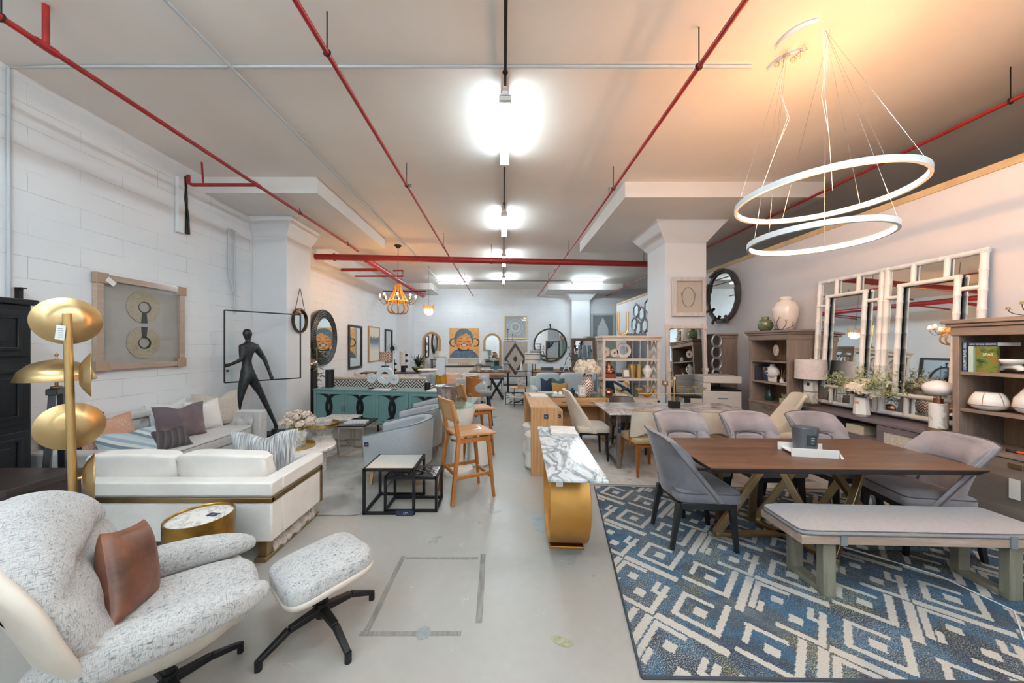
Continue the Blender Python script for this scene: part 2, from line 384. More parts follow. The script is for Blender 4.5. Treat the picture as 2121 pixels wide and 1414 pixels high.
def column(name, x0, x1, y0, y1, zc, fl, flw, mats, wallside=False):
    b = MB(); b.box(x0, x1, y0, y1, 0, zc)
    a0, a1 = (x0 if wallside else x0-fl), x1+fl; c0, c1 = y0-flw, y1+flw
    b.add([(x0, y0, zc), (x1, y0, zc), (x1, y1, zc), (x0, y1, zc), (a0, c0, 4.0), (a1, c0, 4.0), (a1, c1, 4.0), (a0, c1, 4.0)],
          [(3, 2, 1, 0), (4, 5, 6, 7), (0, 1, 5, 4), (1, 2, 6, 5), (2, 3, 7, 6), (3, 0, 4, 7)])
    return st(b, name, mats, bev=0.006)
column('trim_2', XL, -3.97, 6.2, 6.97, 3.65, 0.16, 0.12, M['paint'], True)
column('trim_3', 3.12, 3.91, 6.5, 7.3, 3.63, 0.28, 0.24, M['paint'])
column('trim_4', XL, -4.07, 14.6, YB, 3.7, 0.14, 0.12, M['paint'], True)
column('trim_5', 3.05, 3.85, 15.0, YB, 3.65, 0.28, 0.24, M['paint'])
for i, (x0, x1, y0, y1) in enumerate(((XL, -2.86, 5.2, 8.2), (1.93, 5.1, 5.35, 8.5), (XL, -2.95, 14.0, YB), (1.87, 5.0, 14.1, YB))):
    st(MB().box(x0, x1, y0, y1, 4.0, HC), 'trim_%d' % (6+i), M['slabpaint'], bev=0.004)
# door with a patched panel in the back wall
d = st(MB().ring([(4.0, 0), (5.1, 0), (5.1, 3.12), (4.0, 3.12)], [(4.1, 0.0), (5.0, 0.0), (5.0, 3.04), (4.1, 3.04)], YB-0.05, YB, 'y'), 'door_1', M['conduit'])
MB().box(4.1, 5.0, YB-0.03, YB-0.005, 0, 3.04).build('door_panel', plain('grey_board', '8b8e90', 0.7, c2='7f8385', ns=3), d)
pp = [(4.55+0.3*math.cos(a)*(0.8+0.12*math.sin(3*a)), 2.0+0.9*math.sin(a)*(0.95+0.08*math.sin(5*a))) for a in [2*PI*i/26 for i in range(26)]]
MB().prism(pp, YB-0.034, YB-0.03, 'y').build('paint_patch', plain('white_roller_patch', 'd5d9db', 0.7), d)
# skirting wires and floor marks
def tape(pts, w, name, label):
    b = MB(); a, c = Vector(pts[0]), Vector(pts[1]); t = (c-a).normalized(); n = Vector((-t.y, t.x)); L = (c-a).length; k = max(6, int(L/0.05)); up = []; dn = []
    for i in range(k+1):
        p = a + t*L*i/k; up.append(tuple(p + n*w/2*(1+rnd.uniform(-.12, .06)))); dn.append(tuple(p - n*w/2*(1+rnd.uniform(-.12, .06))))
    b.prism(dn + up[::-1], 0.0004, 0.0012, 'z')
    return tag(b.build(name, M['tape'], smooth=0), label, 'tape mark', 'tape residue square on the concrete')
t_ = NT('tape_residue'); M['tape'] = t_.fin(t_.mix(t_.ramp(t_.noise(t_.coord((60, 8, 8), (0, 0, 0.7)), 1, 3), [(0.4, '000000'), (0.6, 'ffffff')]), '7b7874', '8f8c87'), 0.7)
tape((G(836, 1151), G(760, 1306)), 0.036, 'tape_mark', 'grey tape residue strip on the floor, long left side of the square')
tape((G(840, 1156), G(990, 1156)), 0.028, 'tape_mark', 'thin grey tape residue strip on the floor, far side of the square')
tape((G(1001, 1147), G(992, 1290)), 0.042, 'tape_mark', 'grey tape residue strip on the floor, right side of the square')
tape((G(745, 1312), G(955, 1312)), 0.032, 'tape_mark', 'grey tape residue strip on the floor, near side by the footstool')
def blot(px, py, rx, ry, name, label, m, rot=0):
    x, y = G(px, py); p = []
    for i in range(22):
        a = 2*PI*i/22; q = 1+rnd.uniform(-.1, .1); u, v = rx*q*math.cos(a), ry*q*math.sin(a); p.append((x+u*math.cos(rot)-v*math.sin(rot), y+u*math.sin(rot)+v*math.cos(rot)))
    tag(MB().prism(p, 0.0013, 0.002).build(name, m, smooth=0), label, 'stain')
blot(878, 1311, 0.042, 0.045, 'floor_patch', 'round grey-blue repair patch on the near tape strip', plain('grey_blue_filler', '969c9f', 0.3, c2='83898c', ns=40))
blot(1165, 1328, 0.065, 0.032, 'floor_patch', 'oval yellowish repair patch on the bare concrete near the rug', plain('yellowish_filler', 'a8a58c', 0.4, c2='8d8b70', ns=40), -0.35)
blot(1125, 1085, 0.1, 0.17, 'floor_patch', 'large blue-grey stain on the floor beside the gold console base', plain('blue_grey_stain', '90989b', 0.3, c2='a6adaf', ns=10), 0.2)

# ---------------------------------------------------------------- pipes
def clip(b, p, r):   # ring hanger and rod up to the ceiling
    b.torus(p, r+0.006, 0.006, 12, 5, 'y'); b.tube([(p[0], p[1], p[2]+r), (p[0], p[1], HC)], 0.005, 6)
def pipe(name, pts, r, label, hang=(), mat='redpipe', rod='black'):
    o = MB().tube(pts, r, 14).build(name, M[mat]); tag(o, label, 'pipe')
    for p in hang:
        b = MB(); clip(b, p, r); b.build('pipe_hanger', M[rod], o)
    return o
ZP = 3.93
p = pipe('sprinkler_pipe', [(-3.49, -2.9, ZP), (-3.49, 8.15, ZP)], 0.022, 'thin red sprinkler pipe along the left wall side, with a branch to the wall', [(-3.49, y, ZP) for y in (2.35, 5.8, 7.6)])
MB().tube([(-3.49, 2.58, ZP), (-3.49, 2.58, HC)], 0.02, 10).build('riser', M['redpipe'], p)
MB().tube([(-3.49, 4.79, ZP), (-4.4, 4.79, ZP), (-4.46, 4.79, ZP+0.03), (-4.46, 4.79, ZP+0.14)], 0.024, 10).build('branch', M['redpipe'], p)
MB().tube([(-4.25, 4.79, ZP), (-4.27, 4.79, HC)], 0.012, 8).build('riser', M['redpipe'], p)
for yy in (2.58, 4.79): MB().tube([(-3.49, yy-0.06, ZP), (-3.49, yy+0.06, ZP)], 0.03, 12).build('collar', M['redpipe'], p)
def spr(o, x, y):
    MB().lathe([(0.012, 0), (0.012, 0.04), (0.02, 0.05), (0.006, 0.07), (0.018, 0.085)], (x, y, ZP+0.02), 8).build('sprinkler_head', M['steel'], o)
p = pipe('sprinkler_pipe', [(-1.37, -2.9, ZP), (-1.37, YB, ZP)], 0.02, 'thin red sprinkler pipe left of the row of ceiling lights', [(-1.37, y, ZP) for y in (2.63, 4.8, 7.8, 12.0)])
spr(p, -1.37, 5.0); spr(p, -1.37, 10.3)
p = pipe('sprinkler_pipe', [(1.6, -2.9, ZP), (1.6, YB, ZP)], 0.02, 'thin red sprinkler pipe right of the row of ceiling lights', [(1.6, y, ZP) for y in (2.76, 4.9, 8.3, 12.0)])
spr(p, 1.6, 5.1); spr(p, 1.6, 10.5)
p = pipe('sprinkler_pipe', [(4.73, -2.9, ZP), (4.73, YB, ZP)], 0.02, 'thin red sprinkler pipe above the partition wall on the right', [(4.73, y, ZP) for y in (3.15, 11.0)])
spr(p, 4.73, 5.6)
p = pipe('main_pipe', [(-4.58, 8.27, 3.83), (4.5, 9.07, 3.83)], 0.075, 'thick red main pipe crossing the room, one long branch running back on the left', [(-0.3, 8.65, 3.83), (3.75, 9.0, 3.83)])
MB().torus((-4.15, 8.31, 3.83), 0.09, 0.012, 20, 6, 'x').build('pipe_flange', M['redpipe'], p)
br = MB().tube([(-3.42, 8.42, 3.81), (-3.47, 14.7, 3.81)], 0.075, 16).build('long_branch', M['redpipe'], p)
for y in (11.5, 13.9):
    b = MB(); clip(b, (-3.45, y, 3.84), 0.075); b.build('pipe_hanger', M['black'], br)
MB().tube([(-4.58, 9.6, 3.81), (-3.5, 9.6, 3.81)], 0.045, 12).build('side_branch', M['redpipe'], p)
MB().tube([(-4.5, 10.3, 3.77), (-3.05, 10.3, 3.77), (-3.05, 10.3, 3.94), (-3.35, 10.3, 3.94)], 0.025, 10).build('side_branch', M['redpipe'], p)
MB().tube([(-4.5, 12.7, 3.7), (-2.88, 12.7, 3.7), (-2.88, 12.7, 3.63), (-4.2, 12.7, 3.63)], 0.022, 10).build('side_branch', M['redpipe'], p)
pipe('conduit', [(-4.58, 3.13, 0), (-4.58, 3.13, 4.22), (-4.0, 3.13, 4.235), (2.3, 3.13, 4.235)], 0.014, 'pale grey conduit up the left wall and across the ceiling', mat='conduit')
pipe('conduit', [(-2.51, -2.9, 4.22), (-2.51, 13.2, 4.22)], 0.014, 'white conduit running lengthways on the left half of the ceiling', mat='conduit')
pipe('conduit', [(-4.56, 5.75, 2.2), (-4.56, 5.75, 3.6), (-4.56, 5.62, 3.6), (-4.56, 5.62, 2.9), (-4.56, 5.74, 2.5)], 0.014, 'white conduit loop on the left wall before the column', mat='conduit')
pipe('conduit', [(0.02, -2.9, 4.2), (0.02, 14.5, 4.2)], 0.015, 'black conduit feeding the row of lights down the middle', [(0.02, y, 4.2) for y in (3.15, 4.75, 6.05)], mat='black')
pipe('conduit', [(-1.3, 13.3, 4.2), (2.7, 13.3, 4.2)], 0.012, 'black conduit between the two rear crosswise lights', mat='black')
# wall bracket with black cable on left wall
t = E('wall_bracket', 'white wall channel with a black cable bundle below the red branch pipe', 'bracket', (-4.57, 4.79, 3.25))
MB().box(-0.02, 0.03, -0.06, 0.02, 0, 0.78).build('channel', M['whiteplastic'], t)
b = MB()
for k in range(3): b.tube([(0.03+0.012*k, 0.05+0.02*math.sin(k), 0.0), (0.03+0.01*k, 0.06, 0.25), (0.02, 0.07-0.01*k, 0.5), (0.02+0.01*k, 0.05, 0.83)], 0.014, 7)
b.build('cable_bundle', M['black'], t)
t = E('wall_bracket', 'small black bracket on the left wall above the black cabinet', 'bracket', (-4.57, 3.19, 2.02))
MB().box(-0.02, 0.02, -0.015, 0.015, 0, 0.17).build('arm', M['black'], t); MB().box(-0.02, 0.05, -0.02, 0.02, 0.17, 0.18).build('plate', M['black'], t)
tag(MB().cyl((0, 0, 0), 0.018, 0.03).build('wall_valve', M['black']), 'small black screw valve on the left wall beside the walking figure', 'valve').location = (-4.58, 5.62, 1.22)

# ---------------------------------------------------------------- tube lights
M['tube'] = glow('tube_glow', 'dcf0f9', TUBE_E); M['tube_bright'] = glow('bright_tube_glow', 'dcf0f9', TUBE_BACK)
def tube_light(loc, rz, label, m=None):
    t = E('tube_light', label, 'ceiling light', loc, rz, 'twin tube ceiling lights')
    MB().box(-0.045, 0.045, -0.62, 0.62, 0.022, 0.05).box(-0.03, 0.03, -0.62, 0.62, 0.05, 0.07).build('housing', M['whiteplastic'], t)
    for s in (-1, 1):
        MB().tube([(s*0.035, -0.58, 0), (s*0.035, 0.58, 0)], 0.014, 10).build('tube', m or M['tube'], t)
    for s in (-1, 1): MB().box(-0.06, 0.06, s*0.6-0.02, s*0.6+0.02, -0.02, 0.03).build('end_cap', M['whiteplastic'], t)
    MB().box(-0.02, 0.02, -0.66, 0.66, 0.07, 0.085).build('mounting_rail', M['whiteplastic'], t)
    return t
for y, l in ((3.96, 'bright twin tube ceiling light nearest the camera'), (6.92, 'second twin tube ceiling light down the middle of the room'), (9.8, 'third twin tube ceiling light, just behind the red main pipe'), (12.7, 'farthest twin tube ceiling light in the middle row'),
             (0.6, 'twin tube ceiling light overhead beside the camera'), (-1.9, 'twin tube ceiling light behind the camera')):
    tube_light((0.02, y, 4.1), 0, l, None if 3 < y < 8 else M['tube_bright'])
for x, y, l in ((-2.6, 0.9, 'added crosswise fill tube light, unseen overhead on the left'), (2.4, 0.9, 'added crosswise fill tube light, unseen overhead on the right'), (-2.6, -1.6, 'added crosswise fill tube light, unseen far behind the camera on the left'), (2.4, -1.6, 'added crosswise fill tube light, unseen far behind the camera on the right')):
    tube_light((x, y, 4.1), 90, l, M['tube_bright'])  # unseen fill lights, added to brighten the near half of the room
tube_light((-1.95, 13.3, 4.1), 90, 'rear crosswise tube light on the left', M['tube_bright'])
tube_light((3.33, 13.3, 4.1), 90, 'rear crosswise tube light on the right', M['tube_bright'])
# ================================================================ soft furniture builders
def pillow_mb(b, w, h, t, dent=0.12, pinch=0.16, n=22):
    # standing cushion in the local y (width) / z (height) plane, thickness along x, bottom edge at z = 0
    def pt(u, v, s):
        a, c = 2*u-1, 2*v-1
        k = (1-abs(a)**2.6) * (1-abs(c)**2.6); th = t/2 * max(k, 0)**0.45
        y = a*w/2*(1-pinch*0.5*(1-abs(a))*0 - pinch*(1-abs(c)**2)*abs(a)**3*0.5); z = (c*(1-pinch*(1-abs(a)**2)*abs(c)**3*0.5)+1)*h/2
        if c > 0: z -= dent*h*math.exp(-(a/0.33)**2)*c**2
        return (s*th, y, z)
    return b.slab(lambda u, v: pt(u, v, 1), lambda u, v: pt(u, v, -1), n, n)
def cushion(name, label, cat, loc, rz, w, h, t, mat, lean=0, group=None, dent=0.1, roll=0):
    b = MB(); b.T = Matrix.Rotation(R2(roll), 4, 'X') @ Matrix.Rotation(R2(-lean), 4, 'Y'); pillow_mb(b, w, h, t, dent)
    o = tag(b.build(name, mat, smooth=180), label, cat, group); o.location = loc; o.rotation_euler = (0, 0, R2(rz)); return o
def softbox(b, x0, x1, y0, y1, z0, z1, e=0.28, bulge=0.0, n=32, m=16):
    cx, cy, cz = (x0+x1)/2, (y0+y1)/2, (z0+z1)/2; rx, ry, rz = (x1-x0)/2, (y1-y0)/2, (z1-z0)/2
    def fn(p):
        x, y, z = p; k = (1-x*x*0.9)*(1-y*y*0.9) if z > 0 else 0
        return (cx+x*rx, cy+y*ry, cz+z*rz+bulge*max(k, 0))
    return b.sph((0, 0, 0), 1, n, m, e, fn)

# ---------------------------------------------------------------- black armoire and dark table at the left edge
t = E('armoire', 'tall black panelled cabinet against the left wall at the photo edge', 'cabinet', (-4.58, 1.55, 0))
MB().box(0, 0.46, 0, 1.4, 0.05, 2.0).build('body', M['blackpaint'], t, bev=0.004)
MB().box(-0.0, 0.5, -0.02, 1.43, 2.0, 2.05).build('cornice', M['blackpaint'], t, bev=0.012)
MB().box(0, 0.49, -0.01, 1.42, 0, 0.1).build('plinth', M['blackpaint'], t, bev=0.01)
for k, (z0, z1) in enumerate(((0.14, 0.92), (0.98, 1.5), (1.56, 1.96))):
    for j in range(2):
        y0, y1 = 0.03+0.69*j, 0.69+0.69*j
        d = MB().box(0.46, 0.478, y0, y1, z0, z1).build('door' if k != 1 else 'drawer', M['blackpaint'], t, bev=0.004)
        b = MB(); b.ring([(y0+0.05, z0+0.05), (y1-0.05, z0+0.05), (y1-0.05, z1-0.05), (y0+0.05, z1-0.05)], [(y0+0.08, z0+0.08), (y1-0.08, z0+0.08), (y1-0.08, z1-0.08), (y0+0.08, z1-0.08)], 0.478, 0.49, 'x')
        b.box(0.478, 0.486, y0+0.12, y1-0.12, z0+0.12, z1-0.12); b.build('moulding', M['blackpaint'], d, bev=0.004)
t = E('side_table', 'dark stained block table beside the black cabinet, behind the armchair', 'table', (-3.09, 2.1, 0))
MB().box(-0.8, 0, 0, 0.4, 0.7, 0.75).build('top', M['darkwood'], t, bev=0.004)
MB().box(-0.78, -0.012, 0.012, 0.388, 0.12, 0.7).build('body', M['darkwood'], t, bev=0.004)
MB().box(-0.78, -0.008, 0.008, 0.392, 0.0, 0.12).build('brass_plinth', M['brass'], t, bev=0.004)
b = MB(); b.leg((-3.98, 3.06, 0.98), (-4.18, 3.0, 0), 0.07, 0.08)
t = E('trestle', 'black wooden trestle stand behind the gold disc lamp', 'stand', (-3.62, 2.74, 0), -52)
MB().box(-0.1, 0.1, -0.03, 0.03, 1.26, 1.31).build('top_rail', M['blackpaint'], t, bev=0.005)
for sx in (-1, 1): MB().leg((sx*0.08, 0, 1.26), (sx*0.22, -0.02, 0), 0.035, 0.045).build('leg', M['blackpaint'], t, bev=0.005)
MB().box(-0.17, 0.17, -0.02, 0.02, 0.35, 0.39).build('stretcher', M['blackpaint'], t, bev=0.005)
t = E('dome_lamp', 'wide brushed gold dome lamp standing on the black trestle', 'lamp', (-3.62, 2.74, 1.31))
t.scale = (0.63, 0.63, 0.85)
MB().lathe([(0.05, 0), (0.05, 0.015), (0.016, 0.02), (0.016, 0.26)], n=24).build('stem', M['brass'], t)
def radial(name, c1, c2, rough=0.3):
    q = NT(name); tc = q.n('ShaderNodeTexCoord'); g = q.n('ShaderNodeTexGradient', gradient_type='RADIAL'); q.l(tc.outputs['Object'], g.inputs[0])
    w = q.n('ShaderNodeTexNoise', noise_dimensions='1D'); q.l(g.outputs[0], w.inputs['W']); w.inputs['Scale'].default_value = 260; w.inputs['Detail'].default_value = 1
    an = q.n('ShaderNodeTangent', direction_type='RADIAL', axis='Z'); q.l(an.outputs[0], q.b.inputs['Tangent'])
    cc = q.mix(w.outputs[0], c1, c2); return q.fin(cc, rough, 1.0, Anisotropic=0.75)
M['spun'] = radial('spun_brass', 'd0b383', 'b8986a', 0.34)
MB().lathe([(0.335, 0.03), (0.335, 0.04), (0.30, 0.12), (0.22, 0.185), (0.12, 0.22), (0.02, 0.232), (0.012, 0.24)], (0, 0, 0.04), 48, cap=False).lathe([(0.328, 0.03), (0.295, 0.115), (0.215, 0.18), (0.1, 0.215), (0.005, 0.225)], (0, 0, 0.04), 48, cap=False).build('shade', M['spun'], t, smooth=60)
MB().lathe([(0.012, 0), (0.008, 0.02), (0.018, 0.035), (0.018, 0.045), (0.003, 0.06)], (0, 0, 0.275), 14).build('finial', M['gold'], t)

# ---------------------------------------------------------------- gold disc floor lamp
t = E('floor_lamp', 'tall gold floor lamp with four tilting disc shades and a paper tag', 'lamp', (-2.52, 2.0, 0))
MB().lathe([(0.15, 0), (0.15, 0.012), (0.04, 0.02), (0.0, 0.02)], n=32).build('base', M['gold'], t)
MB().tube([(0, 0, 0.01), (-0.06, 0, 1.84)], 0.019, 18).build('pole', M['gold'], t)
def disc(z, az, el, off, r, nm='shade'):
    b = MB(); px = -0.06*z/1.84
    R = Matrix.Translation((px, 0, z)) @ Matrix.Rotation(R2(az), 4, 'Z') @ Matrix.Rotation(R2(el), 4, 'Y')
    b.lathe([(0.003, 0.0), (0.06, 0.003), (r*0.7, 0.02), (r, 0.046), (r, 0.049), (r*0.7, 0.025), (0.0, 0.008)], (0, 0, 0), 48, cap=False)
    o = b.build(nm, M['spun'], t, smooth=50); o.matrix_local = R @ Matrix.Translation((0, 0, off)); 
    MB().lathe([(0.008, 0), (0.008, 0.04), (0.02, 0.045), (0.02, 0.06)], (0, 0, -0.03), 12).build('swivel', M['goldlt'], o)
    MB().lathe([(r*0.5, 0.026), (r*0.5, 0.035), (r*0.3, 0.05), (0, 0.055)], n=24, cap=False).build('diffuser', M['goldlt'], o)
    return o
disc(1.80, 142, 90, 0.02, 0.14); disc(1.165, 142, 90, 0.02, 0.14)
disc(1.475, 50, 90, 0.035, 0.135); disc(0.86, 50, 90, 0.035, 0.135)
b = MB(); b.T = Matrix.Rotation(R2(8), 4, 'Y'); b.box(-0.028, 0.028, -0.024, -0.022, -0.075, 0.01); tg = b.build('paper_tag', M['card'], t, smooth=0, loc=(-0.065, 0, 1.76))
for k in range(5): MB().box(-0.018, 0.012+0.004*(k % 2), -0.0248, -0.0242, -0.012-0.012*k, -0.009-0.012*k).build('print_line', M['ink'], tg, smooth=0)

# ---------------------------------------------------------------- armchair with footstool
t = E('lounge_chair', 'large tweed swivel armchair with a white leather shell in the foreground', 'armchair', (-1.55, 1.57, 0), 42)
t.scale = (0.84, 0.84, 0.97)
def shell(p):
    x, y, z = p; w = 0.44*(1-0.12*max(0, x))
    zz = 0.30+0.27*max(0, 1-(1-min(1, (x*x+y*y)))**0.5) if z < 0 else 0.5
    return (x*0.46+0.02, y*w, zz)
def sh(o):
    def f(u, v):
        a = 2*PI*u; r = v; x, y = r*math.cos(a), r*math.sin(a); e = 0.72
        x = math.copysign(abs(x)**1, x); rr = 1+0.10*abs(math.sin(2*a))
        h = 0.25 + (0.26-0.12*max(0, math.cos(a))**3) * r**2.6
        if math.cos(a) < -0.1: h += 0.42*(-math.cos(a)-0.1)**1.0*r**5
        return (x*0.42*rr*(1-o*0.02)-0.03-(0.10*r**4 if math.cos(a) < -0.3 else 0), y*0.435*rr*(1-o*0.02), h+o*0.015)
    return f
b = MB(); b.grid(sh(0), 48, 14, True); b.grid(sh(1), 48, 14, True); b.build('shell', M['whiteleather'], t, smooth=180)
def seatf(p):
    x, y, z = p; return (0.02+x*0.38-0.03*y*y, y*0.27*(1+0.12*x), 0.43+z*0.085+(0.02*(1-y*y) if z > 0 else 0)-0.015*x)
MB().sph((0, 0, 0), 1, 48, 20, 0.55, seatf).build('seat_cushion', M['boucle'], t, smooth=180)
for s in (-1, 1):
    def armf(p, s=s):
        x, y, z = p; xx = 0.0+x*0.42; yy = s*(0.37-0.05*x*x-0.02*x)+y*0.095*(1-0.15*x); zz = 0.515+0.075*(1-x*0.15)*z+0.02*(1-x*x)
        return (xx, yy, zz)
    MB().sph((0, 0, 0), 1, 40, 20, 0.7, armf).build('arm_pad', M['boucle'], t, smooth=180)
def backf(p):
    x, y, z = p            # x thickness, y width, z height
    h = z
    tuft = 0
    if x > 0:
        for ty, tz in ((-0.42, 0.3), (0.42, 0.3), (-0.42, -0.25), (0.42, -0.25)):
            tuft += math.exp(-((y-ty)**2+(z-tz)**2)/0.02)*0.5 + 0.0
        tuft += 0.55*math.exp(-(z-0.3)**2/0.006)*(1-y*y*0.6)+0.3*math.exp(-(y)**2/0.006)*(z < 0.3)
    zz = 0.72+0.335*h+0.03*(1-y*y)*(h > 0)*h; w = 0.47-0.06*max(0, z)**2-0.10*max(0, -z)
    th = 0.115+0.03*math.exp(-(z-0.72)**2/0.08)
    lean = -0.24-0.22*(h+1)/2-0.05*max(0, h)**2
    return (lean+x*th-tuft*0.075+0.05*y*y, y*w, zz)
MB().sph((0, 0, 0), 1, 56, 40, 0.62, backf).build('back_cushion', M['boucle'], t, smooth=180)
def bshell(p):
    x, y, z = p; q = backf((x*0.5-0.75, y, z)); return (q[0]+(0.10*y*y), q[1]*1.1, (q[2]-0.72)*1.04+0.69)
MB().sph((0, 0, 0), 1, 40, 24, 0.62, bshell).build('back_shell', M['whiteleather'], t, smooth=180)
def star(t, R, zc, rot=0, n=4):
    MB().lathe([(0.035, zc-0.06), (0.035, zc+0.02), (0.025, zc+0.02), (0.025, zc+0.17)], n=18).build('swivel_column', M['black'], t)
    for k in range(n):
        a = R2(rot + 360*k/n); c, s_ = math.cos(a), math.sin(a)
        b = MB()
        b.bar((0.02*c, 0.02*s_, zc-0.02), (R*0.55*c, R*0.55*s_, zc-0.035), 0.045, 0.04, 0.036, 0.032); b.bar((R*0.55*c, R*0.55*s_, zc-0.035), (R*c, R*s_, 0.045), 0.036, 0.032, 0.03, 0.026)
        l = b.build('base_arm', M['black'], t, bev=0.006)
        MB().cyl((R*c, R*s_, 0), 0.018, 0.05, 12).build('foot', M['black'], l)
star(t, 0.34, 0.12, 20)
cushion('cushion', 'brown leather cushion standing on the tweed armchair', 'cushion', (-1.6, 1.47, 0.49), 18, 0.27, 0.37, 0.14, M['leather'], 14, dent=0.0, roll=-14)
t = E('footstool', 'tilted tweed footstool on a black four-star base beside the armchair', 'footstool', (-1.05, 1.96, 0), 46)
b = MB(); b.T = Matrix.Rotation(R2(0), 4, 'Z') @ Matrix.Translation((0, 0, 0.36)) @ Matrix.Rotation(R2(-7), 4, 'X') @ Matrix.Rotation(R2(-5), 4, 'Y')
def ot(p):
    x, y, z = p; r = 1+0.03*abs(x*y); return (x*0.228*r, y*0.238*r, 0.02+z*0.058+(0.03*(1-x*x)*(1-y*y) if z > 0 else 0))
b.sph((0, 0, 0), 1, 48, 20, 0.42, ot); b.build('seat_cushion', M['boucle'], t, smooth=180)
b2 = MB(); b2.T = b.T
def ot2(p): return (p[0]*0.235, p[1]*0.245, -0.02+p[2]*(0.03 if p[2] < 0 else 0.02))
b2.sph((0, 0, 0), 1, 40, 10, 0.42, ot2); b2.build('shell', M['whiteleather'], t, smooth=180)
star(t, 0.31, 0.15, 5)

# ---------------------------------------------------------------- drum table
t = E('drum_table', 'round gold drum side table with a white marble top behind the armchair', 'side table', (-2.06, 2.3, 0))
MB().lathe([(0.185, 0), (0.19, 0.01), (0.19, 0.5), (0.183, 0.503), (0.178, 0.498), (0.178, 0.485)], n=64, cap=False).build('drum', plain('aged_gold', 'b58a45', 0.36, 1.0, c2='8e6b34', ns=12), t)
MB().cyl((0, 0, 0.47), 0.178, 0.016, 64).build('top', M['marblewhite'], t)
def navy_card(parent, loc, w, d, rz=0, tilt=0, upright=False, name='price_card'):
    b = MB(); b.box(-w/2, w/2, -d/2, d/2, 0, 0.002); o = b.build(name, M['navytag'], parent, smooth=0); o.location = loc; o.rotation_euler = (R2(tilt), 0, R2(rz))
    b = MB(); s = min(w, d); b.ring(ellipse(s*0.16, s*0.16, 12, 0, 0), ellipse(s*0.12, s*0.12, 12, 0, 0), 0.002, 0.0026); b.bar((-s*0.2, -s*0.05, 0.0023), (s*0.22, s*0.12, 0.0023), s*0.05, 0.0006); b.build('logo', M['paleblue'], o, smooth=0); return o
navy_card(t, (0.06, 0.03, 0.487), 0.07, 0.045, -8)

# ---------------------------------------------------------------- white sofa with brass frame
t = E('white_sofa', 'white velvet sofa with brass trim seen from behind', 'sofa', (-1.76, 2.57, 0))
LS = 1.72
MB().box(-LS, 0, 0, 0.13, 0.155, 0.455).box(-LS, 0, 0, 0.13, 0.5, 0.61).box(-LS, -0.01, 0.012, 0.12, 0.45, 0.51).build('back', M['whitefab'], t, bev=0.014)
for x0 in (-0.13, -LS):
    b = MB(); b.box(x0, x0+0.13, 0.13, 0.72, 0.155, 0.455); b.box(x0, x0+0.13, 0.13, 0.74, 0.5, 0.61); b.box(x0+0.012, x0+0.12, 0.12, 0.74, 0.45, 0.51); b.box(x0+0.01, x0+0.125, 0.72, 0.745, 0.155, 0.61)
    b.build('arm', M['whitefab'], t, bev=0.014)
b = MB(); b.box(-LS-0.006, 0.006, -0.006, 0.02, 0.458, 0.496); b.box(-0.02, 0.006, 0.0, 0.7, 0.458, 0.496); b.box(-0.02, 0.006, 0.675, 0.715, 0.155, 0.496); b.box(-LS-0.006, -LS+0.02, 0, 0.7, 0.458, 0.496)
b.build('brass_trim', M['brass'], t, bev=0.002)
MB().box(-LS+0.13, -0.13, 0.1, 0.72, 0.2, 0.30).build('seat_base', M['whitefab'], t, bev=0.01)
for k in range(2):
    x0 = -LS+0.13+k*0.725; b = MB(); softbox(b, x0, x0+0.72, 0.25, 0.74, 0.29, 0.43, 0.22, 0.015); b.build('seat_cushion', M['whitefab'], t, smooth=180)
    def bf(p, x0=x0):
        x, y, z = p; e = abs(x)**6; wr = 0.006*math.sin(26*z+9*y)*abs(x)**3
        return (x0+0.36+x*0.362+wr, 0.21+y*(0.085-0.03*e)-0.03*z, 0.63+z*(0.158-0.010*e)+0.006*math.cos(3*x+k)*z+wr)
    MB().sph((0, 0, 0), 1, 64, 28, 0.22, bf).build('back_cushion', M['whitefab'], t, smooth=180)
wr = plain('wrapped_plastic', 'b5aaa3', 0.25, c2='d9d4d0', ns=30, bs=0.6, bscale=30)
for sx in (-0.09, -LS+0.09):
    b = MB(); b.box(sx-0.035, sx+0.035, 0.03, 0.1, 0.03, 0.155); b.box(sx-0.035, sx+0.035, 0.62, 0.69, 0.03, 0.155); b.box(sx-0.045, sx+0.045, 0.0, 0.75, 0, 0.03)
    l = b.build('sled_leg', M['brass'], t, bev=0.003)
    b = MB(); pts = [(sx+0.01*math.sin(9*k), 0.1+0.56*k/14, 0.04+0.008*math.sin(7*k)) for k in range(15)]; b.tube(pts, [0.05+0.008*math.sin(5*k) for k in range(15)], 10); b.tube([(sx, 0.65, 0.03), (sx, 0.655, 0.1), (sx, 0.655, 0.16)], [0.055, 0.045, 0.05], 10)
    b.build('plastic_wrap', wr, l)
M['fringe'] = None
q = NT('silver_fringe_fabric'); n1 = q.noise(q.coord((3, 120, 6)), 1, 3); cc = q.ramp(n1, [(0.38, '77787c'), (0.5, 'a9a9ab'), (0.62, 'd9d7d5')]); q.bump(n1, 0.8, 0.01); M['fringe'] = q.fin(cc, 0.7)
cushion('cushion', 'silver-grey fringed cushion standing in the white sofa beside its right arm', 'cushion', (-2.16, 3.06, 0.41), 100, 0.56, 0.48, 0.14, M['fringe'], 0, dent=0.12)

